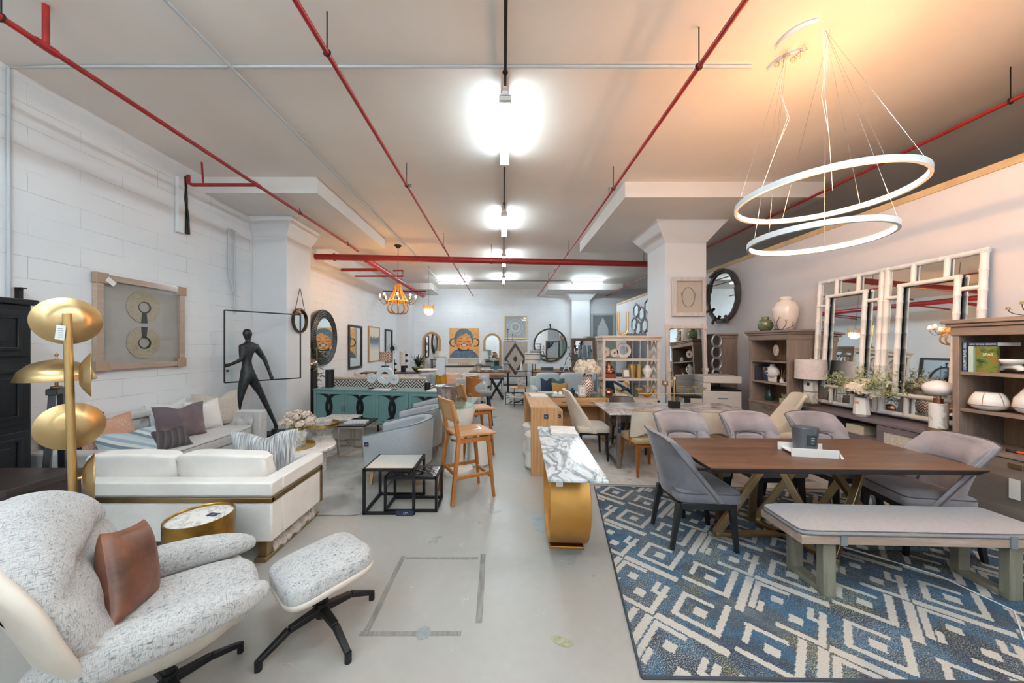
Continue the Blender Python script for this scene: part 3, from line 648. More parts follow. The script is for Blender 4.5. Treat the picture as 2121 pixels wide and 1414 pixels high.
# ---------------------------------------------------------------- tufted sofa at the wall
t = E('tufted_sofa', 'long light grey button-tufted sofa against the left wall', 'sofa', (-4.56, 3.06, 0))
L = 2.16
def tuft(y, z, zs, amp=0.028):
    d = 0
    for r, zz in enumerate(zs):
        o = 0.09 if r % 2 else 0.0
        yy = (y-o) % 0.18; yy = min(yy, 0.18-yy); d += amp*math.exp(-(yy*yy+(z-zz)**2)/0.0011)*1.6
    return d
def bfo(u, v):
    y, z = u*L, 0.25+v*0.56; x = 0.22-0.06*v - tuft(y, z, (0.53, 0.62, 0.71))
    return (x, y, z)
b = MB(); b.slab(bfo, lambda u, v: (0.02, u*L, 0.2+v*0.61), 110, 26); b.box(0.02, 0.22, 0, L, 0.2, 0.3); b.build('back', M['greysofa'], t, smooth=180)
b = MB(); softbox(b, 0.0, 0.2, -0.0, L, 0.78, 0.86, 0.3); b.build('top_roll', M['greysofa'], t, smooth=180)
for y0, y1, fy in ((L-0.15, L, L-0.15), (0, 0.15, 0.15)):
    b = MB(); b.box(0.15, 0.92, y0, y1, 0.18, 0.67); am = b.build('arm', M['greysofa'], t, bev=0.02)
    s = -1 if fy > 1 else 1
    MB().grid(lambda u, v: (0.2+u*0.62, fy+s*(0.03-tuft(u*0.62, 0.3+v*0.33, (0.46, 0.56), 0.013)), 0.3+v*0.33), 50, 26).build('tufted_panel', M['greysofa'], am, smooth=180)
b = MB(); b.box(0.1, 0.86, 0.1, L-0.1, 0.18, 0.32); b.build('base', M['greysofa'], t, bev=0.02)
b = MB()
def sc_(p):
    x, y, z = p; return (0.53+x*(0.33+0.04*(1-abs(y)**3)), L/2+y*(L/2-0.16), 0.405+z*0.085+0.018*(1-x*x)*(1-y*y)*(z > 0))
b.sph((0, 0, 0), 1, 64, 18, 0.25, sc_).build('seat_cushion', M['greysofa'], t, smooth=180)
b = MB(); b.tube([sc_((0.99*math.copysign(abs(math.cos(a))**0.25, math.cos(a)), 0.995*math.copysign(abs(math.sin(a))**0.25, math.sin(a)), 0.55)) for a in [2*PI*k/80 for k in range(80)]], 0.006, 6, True); b.build('piping', plain('grey_piping', '8f8c8b', 0.8), t)
for x, y in ((0.12, 0.12), (0.82, 0.12), (0.12, L-0.14), (0.82, L-0.14), (0.82, L/2)): MB().cyl((x, y, 0), 0.014, 0.19, 12, 0.018).build('leg', M['silver'], t)
Zs = 0.49
def speck(name, a, b_, sc_v=120):
    q = NT(name); f = q.ramp(q.noise(q.coord(), sc_v, 2), [(0.5, '000000'), (0.56, 'ffffff')]); g = q.ramp(q.noise(q.coord(), 3.0, 2), [(0.45, '000000'), (0.62, 'ffffff')])
    return q.fin(q.mix(q.math('MULTIPLY', f, g), a, b_), 0.7, 0, Sheen_Weight=0.2)
def bands(name, cols, sc_v, rot, ax=1, rough=0.8):
    q = NT(name); w = q.n('ShaderNodeTexWave', wave_type='BANDS', bands_direction='XYZ'[ax], wave_profile='SAW'); q.l(q.coord((1, 1, 1), rot), w.inputs[0]); w.inputs['Scale'].default_value = sc_v; w.inputs['Distortion'].default_value = 1.5; w.inputs['Detail'].default_value = 1
    n = len(cols); return q.fin(q.ramp(w.outputs[1], [(i/n, c) for i, c in enumerate(cols)], 'CONSTANT'), rough)
cushion('cushion', 'dark purple-grey cushion with copper specks on the tufted sofa', 'cushion', (-4.0, 4.22, Zs), -22, 0.52, 0.44, 0.15, speck('plum_copper_cloth', '5a4c53', 'a08478', 230), 12)
cushion('cushion', 'white cushion between the purple and beige ones on the tufted sofa', 'cushion', (-4.1, 4.68, Zs), -14, 0.44, 0.42, 0.14, plain('white_cotton', 'e6e3de', 0.85), 14)
cushion('cushion', 'large beige linen cushion at the far end of the tufted sofa', 'cushion', (-4.12, 4.92, Zs), -24, 0.58, 0.5, 0.16, fabric('beige_linen', 'bdb3a7', 'a89e92', 1.2, bump=0.15), 14, dent=0.16)
cushion('cushion', 'pale cushion mostly hidden behind the purple one on the tufted sofa', 'cushion', (-4.28, 4.4, Zs+0.03), -5, 0.5, 0.43, 0.14, plain('pale_cloth', 'd3d6d4', 0.85), 16)
cushion('cushion', 'black cushion at the near end of the tufted sofa, behind the copper one', 'cushion', (-4.25, 3.42, Zs), -6, 0.5, 0.46, 0.15, plain('black_cloth', '1d1e20', 0.85), 16)
cushion('cushion', 'copper sequinned cushion leaning on the black one', 'cushion', (-4.1, 3.56, Zs+0.03), -12, 0.46, 0.42, 0.13, speck('copper_sequins', 'b58770', 'd9b39c', 90), 22)
cushion('cushion', 'pale blue cushion with grey brush pattern lying against the copper one', 'cushion', (-3.82, 3.52, Zs+0.0), -20, 0.5, 0.34, 0.12, bands('blue_brush_print', ('b4c3c9', 'a5b8c0', '74808a', 'c6d0d3', '93a7b0'), 2.2, (0.5, 0, 0.3), 2), 40)
cushion('cushion', 'small charcoal patterned cushion in front of the pale blue one', 'cushion', (-3.72, 3.82, Zs-0.0), -15, 0.38, 0.26, 0.1, bands('charcoal_print', ('3d383b', '574f50', '453f41'), 5, (0.3, 0, 0), 1), 35)

# ---------------------------------------------------------------- framed paper-disc art on the left wall
def frame_art(name, label, cat, loc, rz, w, h, fw, fd, mf, mb_, group=None, tilt=0, glass=True, back=0.012):
    # picture in the local x (width) / z (height) plane, facing local -y
    t = E(name, label, cat, loc, rz, group)
    if tilt: t.rotation_euler = (R2(tilt), 0, R2(rz))
    MB().ring([(-w/2, -h/2), (w/2, -h/2), (w/2, h/2), (-w/2, h/2)], [(-w/2+fw, -h/2+fw), (w/2-fw, -h/2+fw), (w/2-fw, h/2-fw), (-w/2+fw, h/2-fw)], -fd, 0, 'y').build('frame', mf, t, bev=min(0.004, fd*0.2))
    MB().box(-w/2+fw*0.8, w/2-fw*0.8, -back, -0.002, -h/2+fw*0.8, h/2-fw*0.8).build('mirror' if mb_ is M['mirror'] else 'backing', mb_, t, smooth=0)
    if glass: MB().box(-w/2+fw, w/2-fw, -fd*0.8, -fd*0.8+0.002, -h/2+fw, h/2-fw).build('glazing', M['glass'], t, smooth=0)
    return t
paper = plain('handmade_paper', 'b3a893', 0.9, c2='a2967f', ns=60, bs=0.8, bscale=60); bpaper = plain('grey_backing', 'b0aca5', 0.8)
t = frame_art('framed_art', 'large wrapped frame with two paper rings on the left wall', 'picture', (XL+0.01, 4.3, 1.92), 90, 1.05, 1.1, 0.07, 0.05, wood('pale_frame', 'b59a86', 'd4bda9', 1, 'x', 0.4), bpaper)
for s, z in ((1, 0.22), (-1, -0.23)):
    pts = ellipse(0.2, 0.2, 48, 0, z); o = MB().ring([(x*(1+rnd.uniform(-.03, .03)), zz+rnd.uniform(-.005, .005)) for x, zz in pts], ellipse(0.065, 0.065, 48, 0, z), -0.024, -0.012, 'y').build('paper_ring', paper, t, smooth=0)
    MB().ring(ellipse(0.075, 0.075, 48, 0.006, z-0.004), ellipse(0.063, 0.063, 48, 0, z), -0.029, -0.024, 'y').build('black_rim', M['black'], o, smooth=0)
    MB().prism([(-0.025, z-s*0.07), (0.025, z-s*0.07), (0.037, z-s*0.2), (-0.037, z-s*0.2)][::s], -0.029, -0.024, 'y').build('black_strip', M['black'], o, smooth=0)
cb = plain('cardboard', 'ab9079', 0.7)
for sx in (-1, 1):
    for sz in (-1, 1): MB().cbox((sx*0.475, -0.03, sz*0.5), (0.125, 0.062, 0.12)).build('corner_guard', cb, t, bev=0.004)
MB().ring([(-0.53, -0.555), (0.53, -0.555), (0.53, 0.555), (-0.53, 0.555)], [(-0.4, -0.42), (0.4, -0.42), (0.4, 0.42), (-0.4, 0.42)], -0.06, -0.056, 'y').build('plastic_wrap', M['film'], t, smooth=0)
b = MB(); b.T = Matrix.Translation((-0.4, -0.066, 0.47)) @ Matrix.Rotation(R2(35), 4, 'Y'); b.box(-0.05, 0.05, -0.001, 0, -0.03, 0.03); b.build('paper_tag', M['card'], t, smooth=0)

# ---------------------------------------------------------------- walking figure holding a frame
t = E('figure_sculpture', 'tall black sculpture of a walking person holding an empty square frame', 'sculpture', (-4.02, 5.72, 0), math.degrees(math.atan2(0.8, 0.7)))
dx = Vector((0.7, 0.8, 0)).normalized()
bronze = plain('black_bronze', '24272a', 0.5, 0.5, c2='3a3d40', ns=25, bs=0.9, bscale=30)
MB().box(-0.44, 0.36, -0.1, 0.14, 0.0, 0.12).build('plinth', plain('grey_plinth', '77706c', 0.6), t, bev=0.003)
MB().box(-0.48, 0.42, -0.13, 0.17, 0.12, 0.165).build('base', M['black'], t, bev=0.004)
# skeleton: x along the frame plane (towards the right end), z up
J = {'pel': (-0.24, 0, 1.18), 'bel': (-0.25, 0, 1.29), 'wai': (-0.265, 0, 1.4), 'che': (-0.25, 0, 1.54), 'sho': (-0.235, 0, 1.65), 'nec': (-0.24, 0, 1.71), 'ne2': (-0.245, 0, 1.76), 'hea': (-0.25, 0, 1.83), 'he2': (-0.252, 0, 1.885), 'he3': (-0.252, 0, 1.93),
     'sL': (-0.325, -0.05, 1.63), 'eL': (-0.35, -0.12, 1.43), 'wL': (-0.49, -0.05, 1.35), 'hL': (-0.545, -0.0, 1.335),
     'sR': (-0.13, 0.05, 1.63), 'eR': (0.0, 0.05, 1.42), 'wR': (0.075, 0.02, 1.16), 'hR': (0.1, 0.0, 1.07),
     'pL': (-0.29, -0.05, 1.13), 'kL': (-0.37, -0.06, 0.78), 'aL': (-0.42, -0.05, 0.32), 'fL': (-0.41, -0.05, 0.2), 'tL': (-0.32, -0.06, 0.185),
     'pR': (-0.18, 0.05, 1.11), 'kR': (-0.05, 0.06, 0.84), 'k2': (-0.02, 0.06, 0.76), 'aR': (0.155, 0.05, 0.3), 'fR': (0.175, 0.05, 0.21), 'tR': (0.09, 0.02, 0.187)}
Rr = {'pel': .088, 'bel': .078, 'wai': .06, 'che': .092, 'sho': .075, 'nec': .036, 'ne2': .035, 'hea': .07, 'he2': .062, 'he3': .035, 'sL': .055, 'eL': .03, 'wL': .022, 'hL': .034, 'sR': .06, 'eR': .032, 'wR': .023, 'hR': .036,
      'pL': .075, 'kL': .045, 'aL': .024, 'fL': .03, 'tL': .026, 'pR': .078, 'kR': .046, 'k2': .044, 'aR': .024, 'fR': .032, 'tR': .026}
bonesJ = [('pel', 'bel'), ('bel', 'wai'), ('wai', 'che'), ('che', 'sho'), ('sho', 'nec'), ('nec', 'ne2'), ('ne2', 'hea'), ('hea', 'he2'), ('he2', 'he3'), ('sho', 'sL'), ('sL', 'eL'), ('eL', 'wL'), ('wL', 'hL'), ('sho', 'sR'), ('sR', 'eR'), ('eR', 'wR'), ('wR', 'hR'),
          ('pel', 'pL'), ('pL', 'kL'), ('kL', 'aL'), ('aL', 'fL'), ('fL', 'tL'), ('pel', 'pR'), ('pR', 'kR'), ('kR', 'k2'), ('k2', 'aR'), ('aR', 'fR'), ('fR', 'tR')]
def skin(name, J, Rr, bones, mat, parent, root, flat=0.78, sub=2):
    ks = list(J); me = bpy.data.meshes.new(name); me.from_pydata([J[k] for k in ks], [(ks.index(a), ks.index(b)) for a, b in bones], []); me.materials.append(mat)
    o = bpy.data.objects.new(name, me); col.objects.link(o); o.parent = parent; m = o.modifiers.new('skin', 'SKIN'); m.use_smooth_shade = True
    for i, k in enumerate(ks):
        sv = me.skin_vertices[0].data[i]; r = Rr[k]; r = r*1.08 if not isinstance(r, tuple) else r; sv.radius = (r, r) if not isinstance(r, tuple) else r; sv.use_root = (k == root)
    m = o.modifiers.new('sub', 'SUBSURF'); m.levels = sub; m.render_levels = sub; return o
skin('body', J, Rr, bonesJ, bronze, t, 'pel')
b = MB(); x0, x1, z0, z1 = -0.545, 0.53, 1.07, 2.21
for a, c in (((x0, 0, z0), (x1, 0, z0)), ((x0, 0, z1), (x1, 0, z1)), ((x0, 0, z0), (x0, 0, z1)), ((x1, 0, z0), (x1, 0, z1))): b.bar(a, c, 0.02)
b.build('held_frame', M['black'], t)

# ---------------------------------------------------------------- grey rug, coffee tables
q = NT('grey_rug_pile'); cc = q.ramp(q.noise(q.coord(), 2.2, 5, 0.6, 0.6), [(0.3, '8b8884'), (0.5, 'a3a09b'), (0.7, 'b5b2ac')]); q.bump(q.noise(q.coord(), 150, 2), 0.6, 0.006); M['greyrug'] = q.fin(cc, 0.95)
o = tag(MB().prism(rrect(1.95, 2.1, 0.12, 5, -2.33, 4.33), 0.002, 0.016).build('rug', M['greyrug'], bev=0.004), 'plain grey pile rug under the round marble coffee table', 'rug')
t = E('coffee_table', 'low round white marble coffee table holding the gold vase tray', 'coffee table', (-2.72, 4.42, 0.016))
MB().lathe([(0.0, 0.28), (0.47, 0.28), (0.485, 0.29), (0.485, 0.315), (0.47, 0.325), (0, 0.325)], n=56).build('top', M['marblewhite'], t)
MB().lathe([(0.19, 0), (0.19, 0.28)], (0.2, 0.0, 0), 40).build('base', M['marblewhite'], t)
t = E('tray', 'low round gold tray under the flower vase on the marble coffee table', 'tray', (-2.66, 4.38, 0.341))
MB().lathe([(0.2, 0), (0.205, 0.0), (0.205, 0.04), (0.2, 0.04), (0.2, 0.008), (0, 0.008)], n=48, cap=False).build('rim', M['goldlt'], t)
MB().cyl((0, 0, 0.0), 0.2, 0.006, 40).build('plate', M['gold'], t)
def bloom(b, c, r, n, rng, sz=0.02, squash=0.8):
    for _ in range(int(n*1.8)):
        u = rng.uniform(-0.45, 1); a = rng.uniform(0, 2*PI); s = math.sqrt(1-u*u); d = Vector((s*math.cos(a), s*math.sin(a), u))
        p = Vector(c) + Vector((d.x, d.y, d.z*squash))*r*rng.uniform(0.72, 1.05)
        x = d.orthogonal().normalized(); x = (Matrix.Rotation(rng.uniform(0, PI), 3, d) @ x); y = d.cross(x); z = sz*rng.uniform(0.7, 1.25)
        for q in range(4):
            e = Matrix.Rotation(q*PI/2, 3, d) @ x; f = d.cross(e)
            b.add([tuple(p), tuple(p+e*z*0.55+f*z*0.45+d*z*0.25), tuple(p+e*z*1.05+d*z*0.15), tuple(p+e*z*0.55-f*z*0.45+d*z*0.25)], [(0, 1, 2, 3)])
    b.sph(c, (r*0.6, r*0.6, r*0.6*squash), 10, 6)
def leafblade(b, p, d, L, w, up=(0, 0, 1), droop=0.3, n=4):
    p = Vector(p); d = Vector(d).normalized(); s = d.cross(Vector(up)); s = s.normalized() if s.length > 1e-4 else Vector((1, 0, 0)); vs = []
    for i in range(n+1):
        k = i/n; c = p + d*L*k - Vector((0, 0, 1))*droop*L*k*k; ww = w*math.sin(PI*min(0.98, k*0.9+0.08))**0.8/2
        vs += [tuple(c-s*ww+Vector((0, 0, ww*0.3))), tuple(c), tuple(c+s*ww+Vector((0, 0, ww*0.3)))]
    fs = []
    for i in range(n):
        for j in range(2): a = i*3+j; fs.append((a, a+1, a+4, a+3))
    b.add(vs, fs)
def bouquet(t, blooms, R, mat, sz, n, seed, stem_z, leaves=14, leafmat='darkleaf', lw=0.05):
    rg = random.Random(seed)
    for c in blooms:
        b = MB(); bloom(b, c, R*rg.uniform(0.9, 1.1), n, rg, sz); b.build('flower_head', mat, t, smooth=0)
    b = MB()
    for k in range(leaves):
        a = rg.uniform(0, 2*PI); c = rg.choice(blooms); leafblade(b, (c[0]*0.5+0.03*math.cos(a), c[1]*0.5+0.03*math.sin(a), stem_z+0.03), (math.cos(a), math.sin(a), rg.uniform(0.1, 0.8)), rg.uniform(0.1, 0.16), lw)
    b.build('leaves', M[leafmat], t, smooth=180)
    b = MB()
    for c in blooms: b.tube([(0, 0, stem_z-0.06), (c[0]*0.4, c[1]*0.4, stem_z+0.02), c], 0.004, 5)
    b.build('stems', M['darkleaf'], t)
t = E('flower_vase', 'white marble cylinder vase of cream flowers on the gold tray', 'vase', (-2.66, 4.38, 0.35))
MB().lathe([(0.085, 0), (0.09, 0.01), (0.09, 0.2), (0.075, 0.215)], n=36).build('vase', M['marblewhite'], t)
MB().lathe([(0.07, 0.215), (0.078, 0.215), (0.078, 0.25), (0.07, 0.25)], n=30).build('gold_neck', M['goldlt'], t)
rg = random.Random(3); bl = [(0.17*math.cos(a)*r, 0.15*math.sin(a)*r, z) for a, r, z in [(k*0.9, 0.95, 0.31+0.03*(k % 2)) for k in range(8)] + [(k*1.5+0.4, 0.55, 0.4) for k in range(4)] + [(0, 0, 0.43)]]
bouquet(t, bl, 0.062, M['petal2'], 0.016, 70, 5, 0.25, 16, 'paleleaf', 0.03)
b = MB(); b.T = Matrix.Translation((0.1, -0.03, 0.17)) @ Matrix.Rotation(R2(30), 4, 'Y'); b.box(-0.03, 0.03, -0.002, 0, -0.035, 0.035); b.build('paper_tag', M['card'], t, smooth=0)
t = E('tray_table', 'gold tray-top side table on a marble cone behind the flower vase', 'side table', (-2.74, 5.12, 0.016))
MB().lathe([(0.21, 0.0), (0.2, 0.1), (0.13, 0.3), (0.2, 0.42)], (0, 0, 0), 40).build('base', M['marblewhite'], t)
MB().lathe([(0, 0.42), (0.235, 0.42), (0.24, 0.43), (0.24, 0.475), (0.233, 0.475), (0.233, 0.435), (0, 0.435)], n=48).build('tray', M['goldlt'], t)
t = E('candle_dish', 'round white marble box on the gold tray-top table', 'box', (-2.72, 5.1, 0.452))
MB().lathe([(0.13, 0), (0.13, 0.06), (0.125, 0.065), (0, 0.065)], n=36).build('box', M['marblewhite'], t); MB().lathe([(0.135, 0.0), (0.135, 0.03), (0, 0.032)], (0, 0, 0.066), 36).build('lid', M['marblewhite'], t)
def wire_table(name, label, x0, x1, y0, y1, h, mtop, mleg, cat='side table', r=0.011, skew=0):
    t = E(name, label, cat, (0, 0, 0)); b = MB()
    for x in (x0, x1):
        for y in (y0, y1): b.tube([(x, y, 0.003), (x, y, h-0.02)], r, 8)
    for y in (y0, y1): b.tube([(x0, y, 0.014), (x1, y, 0.014)], r, 8); b.tube([(x0, y, h-0.03), (x1, y, h-0.03)], r, 8)
    b.tube([(x0, y0, 0.014), ((x0+x1)/2, y1, 0.014)], r, 8); b.tube([(x1, y0, 0.014), ((x0+x1)/2, y1, 0.014)], r, 8)
    for x in (x0, x1): b.tube([(x, y0, h-0.03), (x, y1, h-0.03)], r, 8)
    b.build('wire_frame', mleg, t)
    MB().box(x0-0.02, x1+0.02, y0-0.02, y1+0.02, h-0.018, h+0.004).build('top', mtop, t, bev=0.003); return t
champ = plain('champagne_metal', 'b8a898', 0.3, 0.7)
wire_table('nest_table', 'champagne wire side table with a black glass top holding a magazine', -2.42, -2.06, 4.98, 5.5, 0.47, plain('black_glass_top', '1a1718', 0.06), champ)
wire_table('nest_table', 'champagne wire side table with a white top against the teal sideboard', -3.0, -2.5, 5.56, 5.92, 0.44, M['marblewhite'], champ)
def bookstack(name, labels, loc, specs, rz=0, group=None, cat='book'):
    z = loc[2]; 
    for i, (w, d, h, m, dr) in enumerate(specs):
        t = E(name, labels[i], cat, (loc[0]+rnd.uniform(-.004, .004), loc[1]+rnd.uniform(-.004, .004), z), rz+dr, group)
        MB().box(-w/2, w/2, -d/2, d/2, 0, 0.002).box(-w/2, w/2, -d/2, d/2, h-0.002, h).box(-w/2, -w/2+0.003, -d/2, d/2, 0, h).build('cover', m, t, smooth=0)
        MB().box(-w/2+0.003, w/2-0.004, -d/2+0.004, d/2-0.004, 0.002, h-0.002).build('pages', M['card'], t, smooth=0); z += h+0.0005
magm = bands('magazine_cover', ('d9d6d2', 'a3a9c0', 'e6e2dc', '6e7594', 'cfc6bf'), 6, (0, 0, 0), 0, 0.3)
bookstack('magazine', ['magazine with a blue photo cover on the black glass table', 'magazine under the top one on the black glass table'][::-1], (-2.24, 5.18, 0.475), [(0.3, 0.22, 0.01, M['card'], 4), (0.3, 0.22, 0.012, magm, 0)])

# ---------------------------------------------------------------- tub chairs
def tub(label, loc, rz, tagon=False):
    # local front = +x
    t = E('tub_chair', label, 'armchair', loc, rz, 'grey-blue tub chairs')
    W, D, th = 0.36, 0.36, 0.085
    def plan(u, off):
        a = 2.0*(u-0.5)          # -1..1
        if abs(a) > 0.5:
            k = (abs(a)-0.5)/0.5; x = -0.06 + k*(D+0.05); y = (W-off+0.0)*math.copysign(1, a)*(1-0.05*k)
        else:
            w = a/0.5*PI/2; x = -0.06-(0.30-off)*math.cos(w); y = (W-off)*math.sin(w)
        return x, y
    def H(u): return 0.60+0.15*math.cos((u-0.5)*PI)**1.2 if abs(u-0.5) < 0.5 else 0.60
    def fo(u, v): x, y = plan(u, 0); k = 1+0.06*v; return (x*k, y*k-0, 0.19+v*(H(u)-0.19))
    def fi(u, v): x, y = plan(u, th); k = 1+0.03*v; return (x*k, y*k, 0.19+v*(H(u)-0.19-0.012))
    b = MB(); b.slab(fo, fi, 56, 12); b.build('back', M['bluefab'], t, smooth=60, bev=0.02)
    b = MB(); b.tube([tuple(Vector(fo(u/40, 1))+Vector((0, 0, 0.002))) for u in range(41)], 0.005, 5); b.build('piping', plain('blue_piping', '6d7a87', 0.8) if 'bluepipe' not in M else M['bluepipe'], t)
    b = MB(); softbox(b, -0.26, 0.32, -0.27, 0.27, 0.33, 0.47, 0.3, 0.02); b.build('seat_cushion', M['bluefab'], t, smooth=180)
    MB().box(-0.24, 0.29, -0.28, 0.28, 0.2, 0.35).build('seat_base', M['bluefab'], t, bev=0.02)
    for x, y in ((0.27, 0.27), (0.27, -0.27), (-0.24, 0.24), (-0.24, -0.24)): MB().leg((x, y, 0.2), (x*1.08, y*1.08, 0), 0.045, 0.028).build('leg', M['oakz'], t, bev=0.004)
    if tagon:
        o = navy_card(t, (0.31, 0.372, 0.51), 0.05, 0.05, 0); o.rotation_euler = (R2(90), 0, R2(180))
    return t
M['bluepipe'] = plain('blue_piping', '6d7a87', 0.8)
tub('grey-blue tub chair nearest the camera, with a small navy tag', (-1.27, 4.28, 0.0), 180, True)
tub('middle grey-blue tub chair', (-1.29, 5.08, 0.0), 180)
tub('farthest grey-blue tub chair, by the teal sideboard', (-1.27, 5.83, 0.0), 180)

# ---------------------------------------------------------------- nest of black frame tables
def cube_frame(b, x0, x1, y0, y1, h, w):
    for x in (x0, x1):
        for y in (y0, y1): b.box(x-w/2, x+w/2, y-w/2, y+w/2, 0, h)
    for z in (h-w/2, w/2):
        for y in (y0, y1): b.box(x0, x1, y-w/2, y+w/2, z-w/2, z+w/2)
        for x in (x0, x1): b.box(x-w/2, x+w/2, y0, y1, z-w/2, z+w/2)
t = E('nesting_table', 'larger black cube-frame table with a white top', 'side table', (0, 0, 0))
b = MB(); cube_frame(b, -1.36, -0.875, 3.31, 3.74, 0.45, 0.025); b.v = b.v[:-8]; b.f = b.f[:-6]; b.mi = b.mi[:-6]; b.build('frame', M['black'], t)
MB().box(-1.348, -0.887, 3.322, 3.728, 0.435, 0.452).build('top', plain('white_terrazzo', 'c8c6c2', 0.3, c2='b9b7b3', ns=40), t)
t = E('nesting_table', 'smaller black cube-frame table with a dark marble top, tucked beside the larger', 'side table', (0, 0, 0))
b = MB(); cube_frame(b, -1.17, -0.665, 3.36, 3.66, 0.35, 0.024); b.build('frame', M['black'], t)
MB().box(-1.16, -0.675, 3.37, 3.65, 0.333, 0.351).build('top', M['marbledark'], t)
t = E('price_sign', 'navy price card leaning on the foot of the cube-frame tables', 'sign', (-0.955, 3.28, 0.0))
MB().box(-0.085, 0.085, -0.006, -0.001, 0, 0.055).build('card', M['navytag'], t, smooth=0)
b = MB(); b.ring(ellipse(0.012, 0.012, 14, -0.0, 0.028), ellipse(0.009, 0.009, 14, 0, 0.028), -0.0075, -0.006, 'y'); b.box(0.012, 0.03, -0.0075, -0.006, 0.03, 0.034); b.build('logo', M['paleblue'], t, smooth=0)

# ---------------------------------------------------------------- wooden bar stools
q = NT('rattan_cane'); w1 = q.n('ShaderNodeTexChecker'); q.l(q.coord((1, 1, 1), (R2(45), 0, 0)), w1.inputs[0]); w1.inputs['Scale'].default_value = 130
M['cane'] = q.fin(q.mix(w1.outputs[1], 'dcb27a', '8f6234'), 0.6)
def bar_stool(label, loc, rz):
    t = E('bar_stool', label, 'bar stool', loc, rz, 'wooden bar stools with cane backs')
    for s in (-1, 1):
        b = MB(); b.bar((-0.25, s*0.215, 0), (-0.165, s*0.185, 0.66), 0.034, 0.04, 0.04, 0.05); b.bar((-0.165, s*0.185, 0.66), (-0.2, s*0.185, 0.86), 0.04, 0.05, 0.034, 0.06); b.bar((-0.2, s*0.185, 0.86), (-0.255, s*0.185, 1.08), 0.034, 0.06, 0.03, 0.028)
        b.build('back_post', M['teak'], t, bev=0.005)
        MB().bar((0.235, s*0.205, 0), (0.17, s*0.185, 0.67), 0.03, 0.032, 0.04, 0.045).build('leg', M['teak'], t, bev=0.005)
        MB().bar((-0.225, s*0.205, 0.27), (0.215, s*0.2, 0.27), 0.022, 0.035).build('stretcher', M['teak'], t, bev=0.003)
        MB().bar((-0.17, s*0.18, 0.645), (0.17, s*0.18, 0.645), 0.024, 0.05).build('rail', M['teak'], t, bev=0.003)
    for x, z in ((-0.22, 0.32), (0.212, 0.22)): MB().bar((x, -0.2, z), (x, 0.2, z), 0.022, 0.035).build('stretcher', M['teak'], t, bev=0.003)
    MB().bar((0.17, -0.18, 0.645), (0.17, 0.18, 0.645), 0.024, 0.05).build('rail', M['teak'], t, bev=0.003)
    def sf(u, v):
        x, y = -0.19+u*0.44, (v-0.5)*0.46*(1-0.1*(1-u)); c = (2*v-1); return (x, y, 0.72-0.022*(1-c*c)*math.sin(PI*min(1, u*1.1))+0.02*abs(c)**3*0-0.008*u)
    b = MB(); b.slab(lambda u, v: sf(u, v), lambda u, v: tuple(Vector(sf(u, v))-Vector((0, 0, 0.026))), 14, 14); b.build('seat', M['teakx'], t, smooth=60, bev=0.008)
    bk = MB()
    def bf(x, y, z): return (x-0.28*(z-0.83)-0.07*(1-(y/0.23)**2)*0.5, y, z)
    for z0, z1 in ((0.85, 0.88), (1.05, 1.09)): bk.slab(lambda u, v: bf(-0.165, (u-0.5)*0.46, z0+(z1-z0)*v), lambda u, v: bf(-0.192, (u-0.5)*0.46, z0+(z1-z0)*v), 12, 1)
    for s in (-1, 1): bk.slab(lambda u, v: bf(-0.165, s*(0.2+0.03*u), 0.85+0.24*v), lambda u, v: bf(-0.192, s*(0.2+0.03*u), 0.85+0.24*v), 1, 4)
    k = bk.build('backrest', M['teakx'], t, smooth=60, bev=0.005)
    MB().slab(lambda u, v: bf(-0.176, (u-0.5)*0.41, 0.875+0.18*v), lambda u, v: bf(-0.181, (u-0.5)*0.41, 0.875+0.18*v), 12, 4).build('cane_panel', M['cane'], k, smooth=60)
    return t
bar_stool('nearest wooden bar stool with a cane back, beside the black nest tables', (-0.405, 3.78, 0), 28)
bar_stool('second wooden bar stool with a cane back, beyond the glass bar table', (-0.44, 5.2, 0), 24)
t = E('bar_table', 'glass-topped bar table on a white hourglass pedestal', 'table', (-0.6, 4.45, 0))
MB().lathe([(0.2, 0), (0.205, 0.02), (0.2, 0.05), (0.08, 0.07), (0.075, 0.3), (0.08, 0.42), (0.2, 0.66), (0.23, 0.8), (0.21, 0.88), (0.2, 0.885)], n=40).build('pedestal', M['white'], t)
MB().lathe([(0.082, 0.41), (0.09, 0.415), (0.09, 0.44), (0.085, 0.445)], n=30).build('brass_collar', M['brass'], t)
MB().prism([(-0.28, -0.32), (-0.12, -0.44), (0.08, -0.42), (0.2, -0.3), (0.25, 0.5), (0.12, 0.55), (-0.22, 0.5)], 0.886, 0.896).build('glass_top', M['greenglass'], t, bev=0.002)
t = E('wine_bucket', 'hammered silver wine bucket on the glass bar table', 'bucket', (-0.70, 4.2, 0.898))
hm = NT('hammered_silver'); vo = hm.n('ShaderNodeTexVoronoi'); hm.l(hm.coord(), vo.inputs[0]); vo.inputs['Scale'].default_value = 70; hm.bump(vo.outputs[0], 0.6, 0.004); M['hammer'] = hm.fin('b9b9bd', 0.18, 1.0)
MB().lathe([(0.09, 0), (0.1, 0.005), (0.125, 0.22), (0.13, 0.24), (0.155, 0.26), (0.153, 0.263), (0.12, 0.24), (0.095, 0.012), (0, 0.01)], n=48).build('bucket', M['hammer'], t)
t = E('garden_stool', 'short white cylinder stool beside the white pedestal of the bar table', 'stool', (-0.34, 4.72, 0))
MB().lathe([(0.13, 0), (0.15, 0.02), (0.155, 0.2), (0.15, 0.40), (0.13, 0.42), (0, 0.425)], n=36).build('body', M['white'], t); MB().torus((0, 0, 0.03), 0.145, 0.008, 36, 6).build('base_ring', M['conduit'], t)
